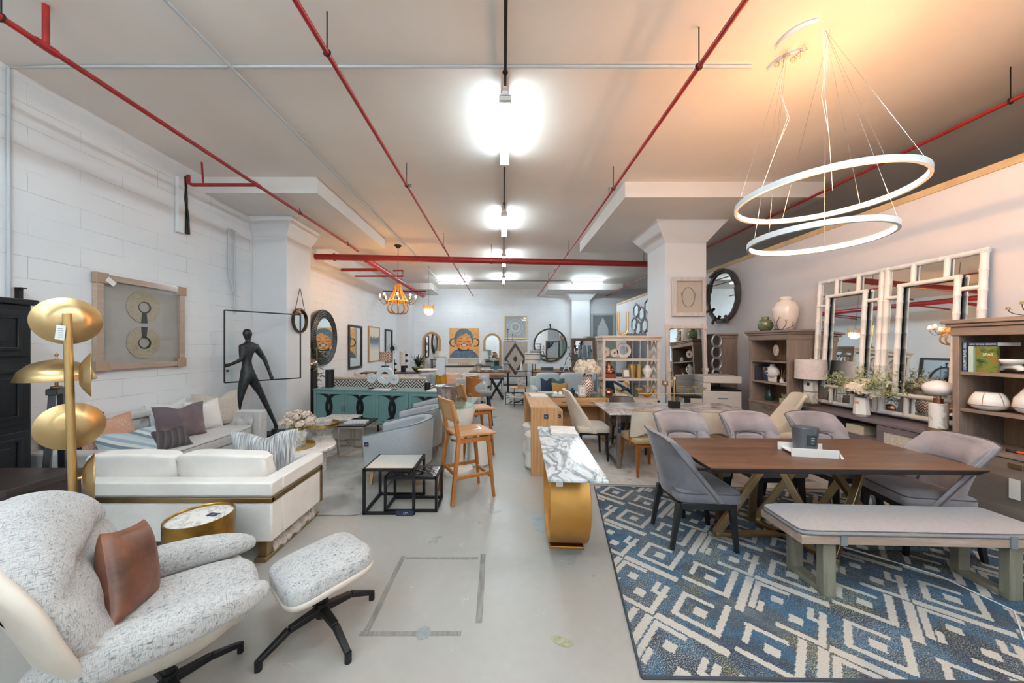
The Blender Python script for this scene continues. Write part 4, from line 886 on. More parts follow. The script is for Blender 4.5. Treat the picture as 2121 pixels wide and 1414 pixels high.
# brown leather bar stool
t = E('leather_stool', 'tan leather wing-back bar stool with black legs', 'bar stool', (-0.52, 7.15, 0), 10)
for x, y in ((0.2, 0.17), (0.2, -0.17), (-0.18, 0.17), (-0.18, -0.17)): MB().bar((x*1.35, y*1.3, 0), (x, y, 0.6), 0.03, 0.03, 0.045, 0.045).build('leg', M['black'], t, bev=0.004)
b = MB()
for a, c in (((0.25, -0.21, 0.25), (0.25, 0.21, 0.25)), ((-0.23, -0.21, 0.25), (-0.23, 0.21, 0.25)), ((-0.23, 0.21, 0.25), (0.25, 0.21, 0.25)), ((-0.23, -0.21, 0.25), (0.25, -0.21, 0.25))): b.tube([a, c], 0.01, 8)
b.build('footrest', M['black'], t)
b = MB(); softbox(b, -0.24, 0.27, -0.23, 0.23, 0.6, 0.69, 0.4, 0.015); b.build('seat', M['greyvelvet'], t, smooth=180)
def wb(off):
    def f(u, v):
        a = (u-0.5)*2; w = a*PI*0.56; r = 0.27-off; wing = 0.13*max(0, v-0.55)*abs(a)**2 ; cut = 0.0
        x = 0.0-r*math.cos(w); top = 0.98+0.03*math.cos(w); lo = 0.60
        wx = 0.10*(abs(a) > 0.55)*(abs(a)-0.55)*2.0
        zc = lo+(top-lo)*v; pinch = 1-0.35*math.sin(PI*min(1, max(0, (v-0.15)/0.7)))*max(0, abs(a)-0.45)/0.55
        ang = w*pinch; return (-0.0-r*math.cos(ang)*1.0, r*math.sin(ang)*(1.0), zc)
    return f
MB().slab(wb(0), wb(0.03), 36, 16).build('backrest', M['tan'], t, smooth=60, bev=0.006)
# ================================================================ rugs on the right
def rug_pattern(p, q):
    # white (1) or ground (0) of the fret pattern; p, q in metres along the two diagonals
    S = 0.42; i, j = math.floor(p/S), math.floor(q/S); x, y = p/S-i, q/S-j; par = (i+2*j) % 3
    c = max(abs(x-.5), abs(y-.5))
    if par == 0:
        if abs(x-.36) < .085 and abs(y-.38) < .085: return 1
        if abs(x-.66) < .08 and abs(y-.64) < .08: return 1
        if .38 < c < .47 and not (x > .8 and y < .5) and not (x < .2 and y > .6): return 1
        if abs(x-.54) < .04 and y < .26: return 1
        if abs(y-.22) < .04 and .54 < x < .8: return 1
        if abs(y-.82) < .04 and .2 < x < .46: return 1
    elif par == 1:
        if x < .13: return 1
        if abs(x-.56) < .09 and abs(y-.5) < .09: return 1
        if abs(y-.2) < .045 and x > .26: return 1
        if abs(x-.3) < .045 and .2 < y < .82: return 1
        if abs(y-.8) < .045 and .28 < x < .86: return 1
        if abs(x-.82) < .04 and .36 < y < .8: return 1
    else:
        if abs(y-.06) < .06: return 1
        if abs(y-.28) < .05 and x > .18: return 1
        if abs(x-.22) < .045 and .28 < y < .97: return 1
        if abs(x-.5) < .08 and abs(y-.58) < .09: return 1
        if abs(x-.78) < .04 and .42 < y < .95: return 1
        if abs(y-.88) < .04 and .4 < x < .78: return 1
    return 0
def fret_rug():
    A, B, Cc, D = Vector((0.69, 1.676)), Vector((4.2, 1.62)), Vector((4.1, 3.73)), Vector((1.07, 3.96))
    W, H = 430, 290; vs = []; fs = []; ci = []
    a1 = math.radians(46)
    for j in range(H+1):
        for i in range(W+1):
            u, v = i/W, j/H; p = (A*(1-u)+B*u)*(1-v)+(D*(1-u)+Cc*u)*v; vs.append((p.x, p.y, 0.012))
    for j in range(H):
        for i in range(W):
            k = j*(W+1)+i; fs.append((k, k+1, k+W+2, k+W+1)); x, y = vs[k][0]+0.004, vs[k][1]+0.004
            P = x*math.cos(a1)+y*math.sin(a1); Q = -x*math.sin(a1)*1.1+y*math.cos(a1)*1.1
            ci.append(rug_pattern(P, Q))
    me = bpy.data.meshes.new('rug'); me.from_pydata(vs, [], fs)
    g = NT('rug_blue_pile'); v = g.coord(); n1 = g.noise(v, 2.2, 4, 0.6, 0.5); n2 = g.noise(v, 160, 2, 0.7)
    base = g.ramp(n1, [(0.32, '1d2532'), (0.43, '26364a'), (0.5, '24506c'), (0.56, '2b3a4a'), (0.68, '4d585f')])
    sp = g.ramp(n2, [(0.5, '000000'), (0.62, 'ffffff')]); gate = g.ramp(g.noise(v, 1.7, 3), [(0.42, '000000'), (0.6, 'ffffff')])
    cc = g.mix(g.math('MULTIPLY', sp, g.math('ADD', g.math('MULTIPLY', gate, 0.6), 0.25)), base, 'a9aaa2')
    yl = g.ramp(g.noise(g.coord((1, 1, 1), (0, 0, 1)), 1.3, 3, 0.5, 1.0), [(0.58, '000000'), (0.66, 'ffffff')]); cc = g.mix(g.math('MULTIPLY', g.math('MULTIPLY', yl, sp), 0.8), cc, 'b3a45c')
    g.bump(n2, 0.5, 0.004); ma = g.fin(cc, 0.95)
    g = NT('rug_ivory_line'); v = g.coord(); n2 = g.noise(v, 160, 2, 0.7); cc = g.mix(g.ramp(n2, [(0.4, '000000'), (0.6, 'ffffff')]), 'c3bcb2', 'aea79e')
    wear = g.ramp(g.noise(v, 1.9, 3), [(0.6, '000000'), (0.7, 'ffffff')]); cc = g.mix(g.math('MULTIPLY', wear, 0.5), cc, '7d8891'); g.bump(n2, 0.5, 0.004); mb_ = g.fin(cc, 0.95)
    me.materials.append(ma); me.materials.append(mb_); me.polygons.foreach_set('material_index', ci); me.update()
    t = E('rug', 'blue rug with ivory geometric fret pattern under the wooden dining table', 'rug', (0, 0, 0))
    o = bpy.data.objects.new('pile', me); col.objects.link(o); o.parent = t
    b = MB(); cs = [A, B, Cc, D]; b.tube([(c.x, c.y, 0.007) for c in cs] + [(A.x, A.y+0.001, 0.007)], 0.008, 8)
    b.build('bound_edge', plain('dark_binding', '3c4046', 0.9), t)
    MB().add([(c.x, c.y, 0.001) for c in cs], [(0, 1, 2, 3)]).build('backing', plain('rug_backing', '5a5650', 0.9), t, smooth=0)
fret_rug()
q = NT('abstract_rug'); v = q.coord(); cc = q.ramp(q.noise(v, 1.6, 8, 0.7, 1.2), [(0.3, '938883'), (0.42, 'bab2ab'), (0.55, 'cfc9c3'), (0.75, 'aeaaa8')]); st_ = q.ramp(q.noise(v, 3, 8, 0.75, 1.5), [(0.36, 'ffffff'), (0.42, '000000')]); cc = q.mix(q.math('MULTIPLY', st_, 0.6), cc, '5d5356'); q.bump(q.noise(v, 150, 2), 0.4, 0.003)
tag(MB().prism([(1.0, 4.03), (4.0, 3.86), (4.02, 6.0), (1.1, 6.0)], 0.001, 0.01).build('rug', q.fin(cc, 0.95), bev=0.003), 'faded grey and mauve abstract rug under the marble dining table', 'rug')

# ---------------------------------------------------------------- dining chairs (front = +x)
def chair_shell(W, zb, zt, lean, wrap, th, corner=0.06, lowW=1.0):
    def f(off):
        def g(u, v):
            a = 2*u-1; k = abs(a)
            y = a*W*(lowW+(1-lowW)*v); x = -0.22-lean*v**1.2 + wrap*k**3*(1-v)**1.1*1.0 + 0.055*k**2
            z = zb+(zt-zb)*v*(1-corner*k**5)
            return (x+off, y*(1-0.0*off), z)
        return g
    return f
def dining_chair(label, loc, rz, group='grey velvet dining chairs', fab=None, legm=None, wide=0.27):
    fab = fab or M['greyvelvet2']; t = E('dining_chair', label, 'chair', loc, rz, group)
    f = chair_shell(0.255, 0.40, 0.91, 0.12, 0.26, 0.05)
    fo, fi = f(-0.03), f(0.03)
    b = MB(); b.slab(fo, fi, 30, 22); sh = b.build('backrest', fab, t, smooth=70, bev=0.012)
    def fr(u, v, d=0.0):
        p = fi(u, v); return (p[0]+d, p[1], p[2])
    # raised rim around a recessed lower panel
    def path(k):
        out = []
        for i in range(25):
            s = i/24
            if s < 0.3: u, v = 0.2, 0.12+s/0.3*0.42
            elif s > 0.7: u, v = 0.8, 0.12+(1-s)/0.3*0.42
            else:
                w = (s-0.3)/0.4; u = 0.2+0.6*w; v = 0.54+0.06*math.sin(PI*w)**0.35
            out.append(fr(u, v, k))
        return out
    MB().tube(path(0.004), 0.009, 6).build('recess_piping', M['piping'], sh)
    pan = MB(); pan.slab(lambda u, v: fr(0.2+0.6*u, 0.05+0.5*v, 0.012+0.01*math.sin(PI*u)), lambda u, v: fr(0.2+0.6*u, 0.05+0.5*v, -0.01), 10, 8); pan.build('lumbar_panel', fab, sh, smooth=70, bev=0.008)
    rim = MB(); rim.slab(lambda u, v: fr(u*0.98+0.01, 0.62+0.36*v, 0.03*math.sin(PI*min(1, v+0.1))+0.005), lambda u, v: fr(u*0.98+0.01, 0.62+0.36*v, -0.01), 24, 10)
    for s in (0, 1): rim.slab(lambda u, v: fr((0.01+0.17*u) if s == 0 else (0.82+0.17*u), 0.02+0.64*v, 0.022*math.sin(PI*u)+0.004), lambda u, v: fr((0.01+0.17*u) if s == 0 else (0.82+0.17*u), 0.02+0.64*v, -0.01), 6, 14)
    rim.build('top_pad', fab, sh, smooth=70)
    b = MB(); b.tube([fo(i/24, 1.0) for i in range(25)], 0.006, 6); b.tube([tuple(Vector(fo(0.0, i/14))+Vector((0.01, 0, 0))) for i in range(15)], 0.006, 6); b.tube([tuple(Vector(fo(1.0, i/14))+Vector((0.01, 0, 0))) for i in range(15)], 0.006, 6); b.build('piping', M['piping'], sh)
    b = MB()
    def cf(p):
        x, y, z = p; return (0.02+x*0.245, y*(0.245+0.012*x), 0.435+z*0.048+0.012*(1-x*x)*(1-y*y)*(z > 0))
    b.sph((0, 0, 0), 1, 44, 14, 0.22, cf); s_ = b.build('seat_cushion', fab, t, smooth=180)
    b = MB(); b.tube([cf((math.copysign(abs(math.cos(a))**0.22, math.cos(a)), math.copysign(abs(math.sin(a))**0.22, math.sin(a)), 0.75)) for a in [2*PI*k/48 for k in range(48)]], 0.005, 6, True); b.build('seat_piping', M['piping'], s_)
    lm = legm or M['blackpaint']
    MB().box(-0.2, 0.23, -0.225, 0.225, 0.335, 0.39).build('seat_frame', lm, t, bev=0.006)
    for x, y in ((0.2, 0.2), (0.2, -0.2), (-0.2, 0.19), (-0.2, -0.19)): MB().leg((x, y, 0.38), (x*1.17+(-0.03 if x < 0 else 0), y*1.05, 0), 0.048, 0.03).build('leg', lm, t, bev=0.004)
    return t
RZ = 0.012
dining_chair('grey velvet dining chair at the left end of the wooden table, seen from behind', (1.63, 2.9, RZ), -3, fab=M['greyvelvet'])
dining_chair('left of the three grey chairs on the far side of the wooden table', (1.93, 3.46, RZ), -90)
dining_chair('middle of the three grey chairs on the far side of the wooden table', (2.65, 3.44, RZ), -90)
dining_chair('right of the three grey chairs on the far side of the wooden table', (3.36, 3.42, RZ), -90)
dining_chair('grey velvet dining chair at the right end of the wooden table', (3.42, 2.80, RZ), 168)

# ---------------------------------------------------------------- wooden dining table
t = E('dining_table', 'long walnut dining table on angled brass legs', 'table', (2.5, 2.84, RZ), -1.3)
b = MB(); pl = [(-0.98, -0.41), (0.98, -0.41), (0.98, 0.41), (-0.98, 0.41)]; lo = [(x*0.965, y*0.92) for x, y in pl]
b.add([(x, y, 0.75) for x, y in pl]+[(x, y, 0.742) for x, y in pl]+[(x, y, 0.702) for x, y in lo], [(3, 2, 1, 0)[::-1], (8, 11, 10, 9)] + [(i, 4+i, 4+(i+1) % 4, (i+1) % 4) for i in range(4)] + [(4+i, 8+i, 8+(i+1) % 4, 4+(i+1) % 4) for i in range(4)])
tp = b; tp.mi = [0, 1] + [1]*8; tp.build('top', [M['walnut'], wood('dark_walnut_edge', '1d1513', '33231d', 1, 'x', 0.5)], t, smooth=0)
T1, T2, Tm = (-0.28, -0.03, 0.70), (0.5, -0.03, 0.70), (0.15, 0.03, 0.7)
for a, c in (((-0.66, 0.06, 0.03), T1), ((-0.02, -0.27, 0.03), (-0.24, -0.05, 0.7)), ((0.02, -0.27, 0.03), T2), ((0.72, 0.08, 0.03), (0.18, -0.02, 0.7)), ((-0.2, 0.3, 0.03), (-0.3, 0.08, 0.7)), ((-0.16, 0.3, 0.03), (0.12, 0.08, 0.7)), ((0.35, 0.3, 0.03), (0.52, 0.06, 0.7)), ((-0.5, 0.28, 0.03), (-0.62, 0.1, 0.7))):
    MB().bar(a, c, 0.05, 0.06, 0.045, 0.045).build('leg', M['brass'], t, bev=0.004)
b = MB(); b.bar((-0.68, 0.06, 0.022), (0.74, 0.08, 0.022), 0.06, 0.03); b.bar((0.0, -0.3, 0.022), (-0.18, 0.33, 0.022), 0.06, 0.03); b.bar((0.0, -0.3, 0.022), (0.36, 0.33, 0.022), 0.06, 0.03); b.build('floor_bar', M['brass'], t, bev=0.003)
MB().box(-0.7, 0.7, -0.15, 0.15, 0.685, 0.702).build('mounting_plate', M['brass'], t)
# white stand and grey ceramic candle pot
t = E('riser_tray', 'white riser tray with flared side boards on the wooden table', 'tray', (2.5, 2.78, 0.762), -12); t.scale = (1.25, 1.25, 1.1)
for s in (-1, 1): MB().bar((-0.13, s*0.075, 0.03), (0.13, s*0.075, 0.03), 0.008, 0.06).build('side_board', M['white'], t, bev=0.001)
MB().box(-0.11, 0.11, -0.071, 0.071, 0.014, 0.022).build('plate', M['white'], t, bev=0.001)
MB().add([(0.135, -0.085, 0), (0.16, -0.075, 0), (0.135, -0.07, 0.045)], [(0, 1, 2)]).build('paper_fold', M['card'], t, smooth=0)
t = E('candle_pot', 'grey ceramic candle pot with a dark label on the white riser tray', 'candle', (2.51, 2.81, 0.787)); t.scale = (1.22, 1.22, 1.4)
MB().lathe([(0.05, 0), (0.062, 0.005), (0.072, 0.13), (0.0735, 0.135), (0.068, 0.134), (0.062, 0.09), (0, 0.088)], n=44).build('pot', plain('grey_ceramic', '5d6166', 0.35), t)
MB().lathe([(0.064, 0.09), (0.05, 0.105), (0.03, 0.12), (0.0, 0.125)], n=24).build('paper_stuffing', M['card'], t)
b = MB(); b.grid(lambda u, v: ((0.0665+0.006*v)*math.cos(-2.15+u*0.85), (0.0665+0.006*v)*math.sin(-2.15+u*0.85), 0.035+0.065*v), 12, 2); lb = b.build('label', plain('green_black_label', '2c3a3a', 0.3), t)
for k in range(4): MB().grid(lambda u, v: ((0.0685+0.0035*(k/4+.3))*math.cos(-1.85+u*0.3), (0.0685+0.0035*(k/4+.3))*math.sin(-1.85+u*0.3), 0.05+0.011*k+0.003*v), 4, 1).build('print_line', M['paleblue'], lb, smooth=0)

# ---------------------------------------------------------------- bench
t = E('bench', 'low pale wood bench with a grey cushion in front of the wooden table', 'bench', (2.72, 2.34, RZ), -2)
bw = wood('bench_wood', 'a38c7c', 'c4afa0', 1, 'x', 0.5)
MB().box(-0.78, 0.78, -0.18, 0.18, 0.355, 0.41).build('seat_board', bw, t, bev=0.003)
MB().box(-0.75, 0.75, -0.15, 0.15, 0.34, 0.356).build('apron', bw, t)
gw = wood('greenish_leg_wood', '7b7767', '979280', 0.8, 'z', 0.55)
for x in (-0.58, 0.58):
    b = MB()
    for y in (-0.125, 0.125): b.box(x-0.04, x+0.04, y-0.027, y+0.027, 0, 0.342)
    b.box(x-0.04, x+0.04, -0.125, 0.125, 0, 0.035); b.box(x-0.04, x+0.04, -0.125, 0.125, 0.31, 0.342); b.build('leg', gw, t, bev=0.003)
b = MB()
def bc(p):
    x, y, z = p; d = 0.006*math.sin(6.5*x)*(y < -0.3); return (x*0.785, y*0.185-d, 0.432+z*0.022+0.004*math.sin(7*x))
b.sph((0, 0, 0), 1, 64, 12, 0.14, bc); cu = b.build('cushion', fabric('grey_bench_cloth', 'aaa39f', '979296', 1.2, bump=0.1), t, smooth=180)
for zz in (0.62, -0.62): MB().tube([bc((math.copysign(abs(math.cos(a))**0.14, math.cos(a)), math.copysign(abs(math.sin(a))**0.14, math.sin(a)), zz)) for a in [2*PI*k/90 for k in range(90)]], 0.0035, 5, True).build('piping', M['piping'], cu)
for x in (-0.52, 0.52):
    MB().box(x-0.02, x+0.02, -0.188, -0.181, 0.352, 0.43).build('strap', plain('grey_strap', '7d8288', 0.8), cu, bev=0.001)
tag(MB().tube([(G(2121, 1330)[0]+0.0, G(2121, 1330)[1], 0.017), (G(2100, 1270)[0], G(2100, 1270)[1], 0.017), (3.1, 2.4, 0.017), (2.9, 2.62, 0.017), (2.6, 2.9, 0.017), (2.62, 3.1, 0.017), (2.45, 3.35, 0.017), (2.6, 3.5, 0.017)], 0.004, 6).build('power_cord', M['white']), 'white power cord snaking across the blue rug under the bench', 'cord')
t = E('plug', 'blue and white plug end of the cord on the blue rug', 'plug', (2.5, 3.34, 0.013), 20)
MB().box(-0.025, 0.025, -0.015, 0.015, 0, 0.02).build('body', plain('blue_plastic', '3c5f86', 0.4), t, bev=0.004); MB().box(0.025, 0.04, -0.008, 0.008, 0.004, 0.014).build('end', M['white'], t)

# ---------------------------------------------------------------- marble console on a gold ring
t = E('console_table', 'narrow console table with a swirled marble top on a gold ring base', 'console table', (0.53, 2.9, 0), -3)
MB().box(-0.2, 0.19, -0.71, 0.74, 0.762, 0.78).build('top', M['marblewave'], t, bev=0.003)
b = MB(); R_, n = 0.375, 72
b.ring([(0.03+R_*1.08*math.cos(2*PI*i/n), 0.385+R_*math.sin(2*PI*i/n)) for i in range(n)], [(0.03+(R_*1.08-0.02)*math.cos(2*PI*i/n), 0.385+(R_-0.02)*math.sin(2*PI*i/n)) for i in range(n)], -0.155, 0.15, 'x')
b.build('ring_base', M['deepgold'], t, smooth=30, bev=0.003)
MB().box(-0.14, 0.135, -0.16, 0.2, 0.0, 0.022).build('foot_plate', M['deepgold'], t, bev=0.004)
b = MB(); b.T = Matrix.Translation((-0.09, -0.40, 0.66)) @ Matrix.Rotation(R2(12), 4, 'X'); b.box(-0.025, 0.025, -0.001, 0, -0.06, 0.09); tg = b.build('paper_tag', M['card'], t, smooth=0)
for k in range(6): 
    b = MB(); b.T = Matrix.Translation((-0.09, -0.40, 0.66)) @ Matrix.Rotation(R2(12), 4, 'X'); b.box(-0.018, 0.012, -0.0015, -0.001, 0.07-0.018*k, 0.073-0.018*k); b.build('print_line', M['ink'], tg, smooth=0)
wcov = plain('white_cover', 'e4e0da', 0.35, c2='d2c6c4', ns=14)
bookstack('magazine', ['white-covered magazine at the bottom of the stack on the marble console', 'white-covered magazine in the middle of the stack on the marble console', 'top magazine of the stack on the marble console'],
          (0.60, 3.4, 0.7805), [(0.26, 0.3, 0.008, M['card'], 0), (0.25, 0.3, 0.008, wcov, 2), (0.25, 0.3, 0.01, wcov, -4)], -3)

# ---------------------------------------------------------------- fluted oak waterfall console with stools
q = NT('fluted_oak'); tc = q.n('ShaderNodeTexCoord'); sp = q.n('ShaderNodeSeparateXYZ'); q.l(tc.outputs['Object'], sp.inputs[0]); fx = q.math('FRACT', q.math('MULTIPLY', sp.outputs[0], 55))
cc = q.ramp(fx, [(0.0, '5f3d20'), (0.2, 'c79765'), (0.8, 'd0a272'), (1.0, '5f3d20')]); wn = q.noise(q.coord((12, 1, 1.2)), 2, 4); cc = q.mix(0.4, cc, q.ramp(wn, [(0.3, 'a57646'), (0.7, 'd8ab7c')])); q.bump(q.ramp(fx, [(0.0, '000000'), (0.2, 'ffffff'), (0.8, 'ffffff'), (1.0, '000000')]), 0.6, 0.004); M['fluted'] = q.fin(cc, 0.5)
t = E('fluted_console', 'fluted oak waterfall console behind the marble console', 'console table', (0, 0, 0), 0)
MB().box(0.355, 0.70, 4.28, 5.68, 0.82, 0.87).build('top', M['fluted'], t, bev=0.003)
for y in (4.28, 5.63): MB().box(0.355, 0.70, y, y+0.05, 0, 0.82).build('side_panel', M['fluted'], t, bev=0.003)
o = navy_card(t, (0.545, 4.277, 0.755), 0.055, 0.055); o.rotation_euler = (R2(90), 0, 0)
bookstack('magazine', ['spiral-bound white booklet on the fluted oak console', 'open white booklet on top of the fluted oak console'], (0.54, 5.25, 0.8705), [(0.27, 0.3, 0.012, wcov, 0), (0.26, 0.28, 0.008, M['card'], 5)])
for i, (x, y) in enumerate(((0.5, 4.62), (0.5, 5.15))):
    t = E('garden_stool', ('nearer' if i == 0 else 'farther') + ' white drum stool under the fluted oak console', 'stool', (x-0.04, y, 0))
    MB().lathe([(0.14, 0), (0.165, 0.03), (0.155, 0.2), (0.14, 0.25), (0.155, 0.3), (0.165, 0.44), (0.14, 0.47), (0, 0.475)], n=36).build('body', M['white'], t); MB().torus((0, 0, 0.25), 0.146, 0.008, 32, 6).build('waist_band', M['conduit'], t)
t = E('oak_side_table', 'small oak side table with a green glass top beside the fluted console', 'side table', (0, 0, 0))
MB().box(0.73, 0.84, 4.75, 5.4, 0.68, 0.74).build('top', M['oakz'], t, bev=0.003); MB().box(0.745, 0.825, 4.77, 5.38, 0.741, 0.748).build('glass_top', M['greenglass'], t)
for y in (4.75, 5.36): MB().box(0.73, 0.84, y, y+0.04, 0, 0.68).build('leg', M['oakz'], t, bev=0.003)
o = navy_card(t, (0.785, 4.748, 0.66), 0.055, 0.055); o.rotation_euler = (R2(90), 0, 0)

# ---------------------------------------------------------------- marble dining table with candelabra
t = E('marble_dining_table', 'rectangular grey marble dining table on slim beige metal legs', 'table', (2.36, 4.8, 0.01), -2.2)
MB().box(-0.96, 0.96, -0.45, 0.45, 0.74, 0.76).build('top', M['marblegrey'], t, bev=0.003)
lg = plain('taupe_metal', '94877c', 0.35, 0.7)
for s in (-1, 1):
    b = MB(); x = s*0.8
    for y in (-0.3, 0.3): b.bar((x, y, 0), (x, y, 0.74), 0.045, 0.045)
    b.bar((x, -0.3, 0.02), (x, 0.3, 0.02), 0.04, 0.04); b.bar((x, -0.3, 0.72), (x, 0.3, 0.72), 0.04, 0.04); b.build('leg', lg, t)
    MB().bar((x, -0.3, 0.05), (x-s*0.35, 0.3, 0.7), 0.03, 0.03).build('brace', lg, t); MB().bar((x, 0.3, 0.05), (x-s*0.35, -0.3, 0.7), 0.03, 0.03).build('brace', lg, t)
o = navy_card(t, (-0.8, -0.335, 0.55), 0.045, 0.13); o.rotation_euler = (R2(90), 0, 0)
t = E('candelabra', 'brass candelabra with a long arm of cups on a black block, on the marble table', 'candelabra', (2.42, 4.78, 0.7705))
MB().box(-0.065, 0.065, -0.05, 0.05, 0, 0.10).build('base', M['black'], t, bev=0.003)
MB().tube([(0, 0, 0.1), (0, 0, 0.2), (0, 0, 0.4)], 0.01, 8).build('stem', M['gold'], t)
MB().tube([(-0.5, 0, 0.20), (0.42, 0, 0.20)], 0.005, 6).build('arm', M['gold'], t)
for k, (x, h) in enumerate(((-0.5, 0.24), (-0.4, 0.28), (-0.28, 0.25), (-0.13, 0.30), (0.1, 0.27), (0.2, 0.25), (0.3, 0.27), (0.41, 0.25))):
    MB().tube([(x, 0, 0.2), (x, 0, h)], 0.004, 6).lathe([(0.008, 0), (0.012, 0.01), (0.045, 0.03), (0.046, 0.036), (0, 0.034)], (x, 0, h), 18).build('cup', M['gold'], t)
for x, z in ((-0.13, 0.337), (0.0, 0.4)):
    b = MB(); b.cbox((x, 0, z+0.045), (0.06, 0.06, 0.006)); b.cbox((x, 0, z+0.003), (0.06, 0.06, 0.006))
    for sx in (-1, 1): b.cbox((x+sx*0.028, 0, z+0.024), (0.005, 0.06, 0.045))
    b.build('candle_cage', M['gold'], t); MB().cyl((x, 0, z+0.006), 0.02, 0.035, 14).build('candle', M['card'], t)

def side_chair(label, loc, rz, fab, zt=1.0, legm=None, lean=0.16, wrap=0.2, group='high-backed cream dining chairs'):
    t = E('side_chair', label, 'chair', loc, rz, group); lm = legm or M['blackpaint']
    f = chair_shell(0.25, 0.40, zt, lean, wrap, 0.04, 0.04, 1.0)
    def taper(g): return lambda u, v: (lambda p: (p[0], p[1]*(1-0.22*v), p[2]))(g(u, v))
    MB().slab(taper(f(-0.02)), taper(f(0.02)), 24, 18).build('backrest', fab, t, smooth=70, bev=0.01)
    b = MB(); softbox(b, -0.22, 0.25, -0.24, 0.24, 0.40, 0.49, 0.25, 0.01); b.build('seat_cushion', fab, t, smooth=180)
    MB().box(-0.18, 0.22, -0.2, 0.2, 0.37, 0.41).build('seat_frame', lm, t)
    for x, y in ((0.19, 0.19), (0.19, -0.19), (-0.17, 0.17), (-0.17, -0.17)): MB().leg((x, y, 0.38), (x*1.1, y*1.08, 0), 0.035, 0.022).build('leg', lm, t)
    return t
side_chair('cream high-backed chair at the left end of the marble table', (1.28, 5.0, 0.01), 0, M['cream'])
side_chair('tall cream chair at the right end of the marble table, seen from behind', (3.72, 4.72, 0.01), 160, M['cream'], 1.0)
def scoop_chair(label, loc, rz):
    t = E('scoop_chair', label, 'chair', loc, rz, 'cream scoop-backed chairs with wooden legs')
    def f(off):
        def g(u, v):
            a = 2*u-1; w = a*1.15; r = 0.27-off; lowcut = 0.09*math.cos(a*PI/2)**2
            z0 = 0.47+lowcut; z = z0+(0.84-0.02*a*a-z0)*v; return (0.02-r*math.cos(w)-0.05*v, r*math.sin(w)*(1.02), z)
        return g
    MB().slab(f(0), f(0.045), 30, 10).build('backrest', M['cream'], t, smooth=70, bev=0.012)
    b = MB(); b.tube([tuple(Vector(f(0.0)(i/24, 1.0))) for i in range(25)], 0.005, 5); b.build('piping', plain('tan_piping', 'b88a68', 0.8), t)
    b = MB(); softbox(b, -0.22, 0.25, -0.23, 0.23, 0.40, 0.48, 0.3, 0.01); b.build('seat_cushion', fabric('woven_straw_cloth', 'c0ab84', 'a8926c', 1.5), t, smooth=180)
    MB().box(-0.19, 0.22, -0.2, 0.2, 0.36, 0.41).build('seat_frame', M['teak'], t, bev=0.004)
    for x, y in ((0.19, 0.19), (0.19, -0.19), (-0.18, 0.18), (-0.18, -0.18)): MB().leg((x, y, 0.38), (x*1.15, y*1.12, 0), 0.045, 0.028).build('leg', M['teak'], t, bev=0.003)
    for s in (-1, 1): MB().bar((-0.08, s*0.235, 0.38), (-0.1, s*0.245, 0.55), 0.02, 0.03).build('back_support', M['teak'], t)
    return t
scoop_chair('cream scoop-backed chair with wooden legs at the near left of the marble table', (1.85, 4.45, 0.01), 98)
scoop_chair('cream scoop-backed chair at the near middle of the marble table, mostly hidden', (2.62, 4.38, 0.01), 92)
side_chair('dark leather chair on the far side of the marble table', (1.95, 5.3, 0.01), -92, plain('dark_brown_leather', '463d38', 0.4), 0.8, group='dark leather chairs at the marble table')

# ---------------------------------------------------------------- oak desk, chevron vase of hydrangeas
t = E('writing_desk', 'pale oak desk with two drawers and a glass top beyond the cream chair', 'desk', (0.78, 5.75, 0))
MB().box(0, 1.0, 0, 0.5, 0.62, 0.765).build('top', M['oak'], t, bev=0.003); MB().box(0.005, 0.995, 0.005, 0.495, 0.767, 0.775).build('glass_top', M['greenglass'], t)
for k in range(2):
    d = MB().box(0.03+0.48*k, 0.49+0.48*k, -0.014, 0, 0.64, 0.745).build('drawer', M['oak'], t, bev=0.003); MB().cbox((0.26+0.48*k, -0.022, 0.70), (0.07, 0.016, 0.016)).build('handle', M['goldlt'], d, bev=0.003)
for x in (0.0, 0.94): MB().box(x, x+0.06, 0, 0.5, 0, 0.62).build('side_panel', M['oakz'], t, bev=0.003)
MB().box(0.06, 0.94, 0.4, 0.43, 0.1, 0.62).build('modesty_panel', M['oak'], t)
q = NT('copper_chevron'); tc = q.n('ShaderNodeTexCoord'); sp = q.n('ShaderNodeSeparateXYZ'); q.l(tc.outputs['Object'], sp.inputs[0])
zz = q.math('PINGPONG', q.math('MULTIPLY', q.math('ARCTAN2', sp.outputs[1], sp.outputs[0]), 2.2), 0.5); st2 = q.math('FRACT', q.math('ADD', q.math('MULTIPLY', sp.outputs[2], 20), q.math('MULTIPLY', zz, 1.6)))
M['chev'] = q.fin(q.ramp(st2, [(0, '7d4a3a'), (0.5, 'ebe0d6')], 'CONSTANT'), 0.35, 0.2)
t = E('flower_vase', 'copper chevron vase of large cream hydrangeas on the oak desk', 'vase', (1.47, 5.9, 0.776))
MB().lathe([(0.06, 0), (0.1, 0.06), (0.115, 0.16), (0.1, 0.27), (0.075, 0.32), (0.085, 0.36)], n=32).build('vase', M['chev'], t)
bouquet(t, [(0.15*math.cos(a), 0.12*math.sin(a), 0.45) for a in (0, 1.3, 2.5, 3.7, 5)] + [(0.07, 0.02, 0.56), (-0.1, 0, 0.55), (0, -0.06, 0.5)], 0.1, M['petal'], 0.026, 90, 8, 0.36, 14)
t = E('framed_photo', 'whitewashed photo frame standing on the oak desk before the chevron vase', 'picture', (1.36, 5.8, 0.776), 0)
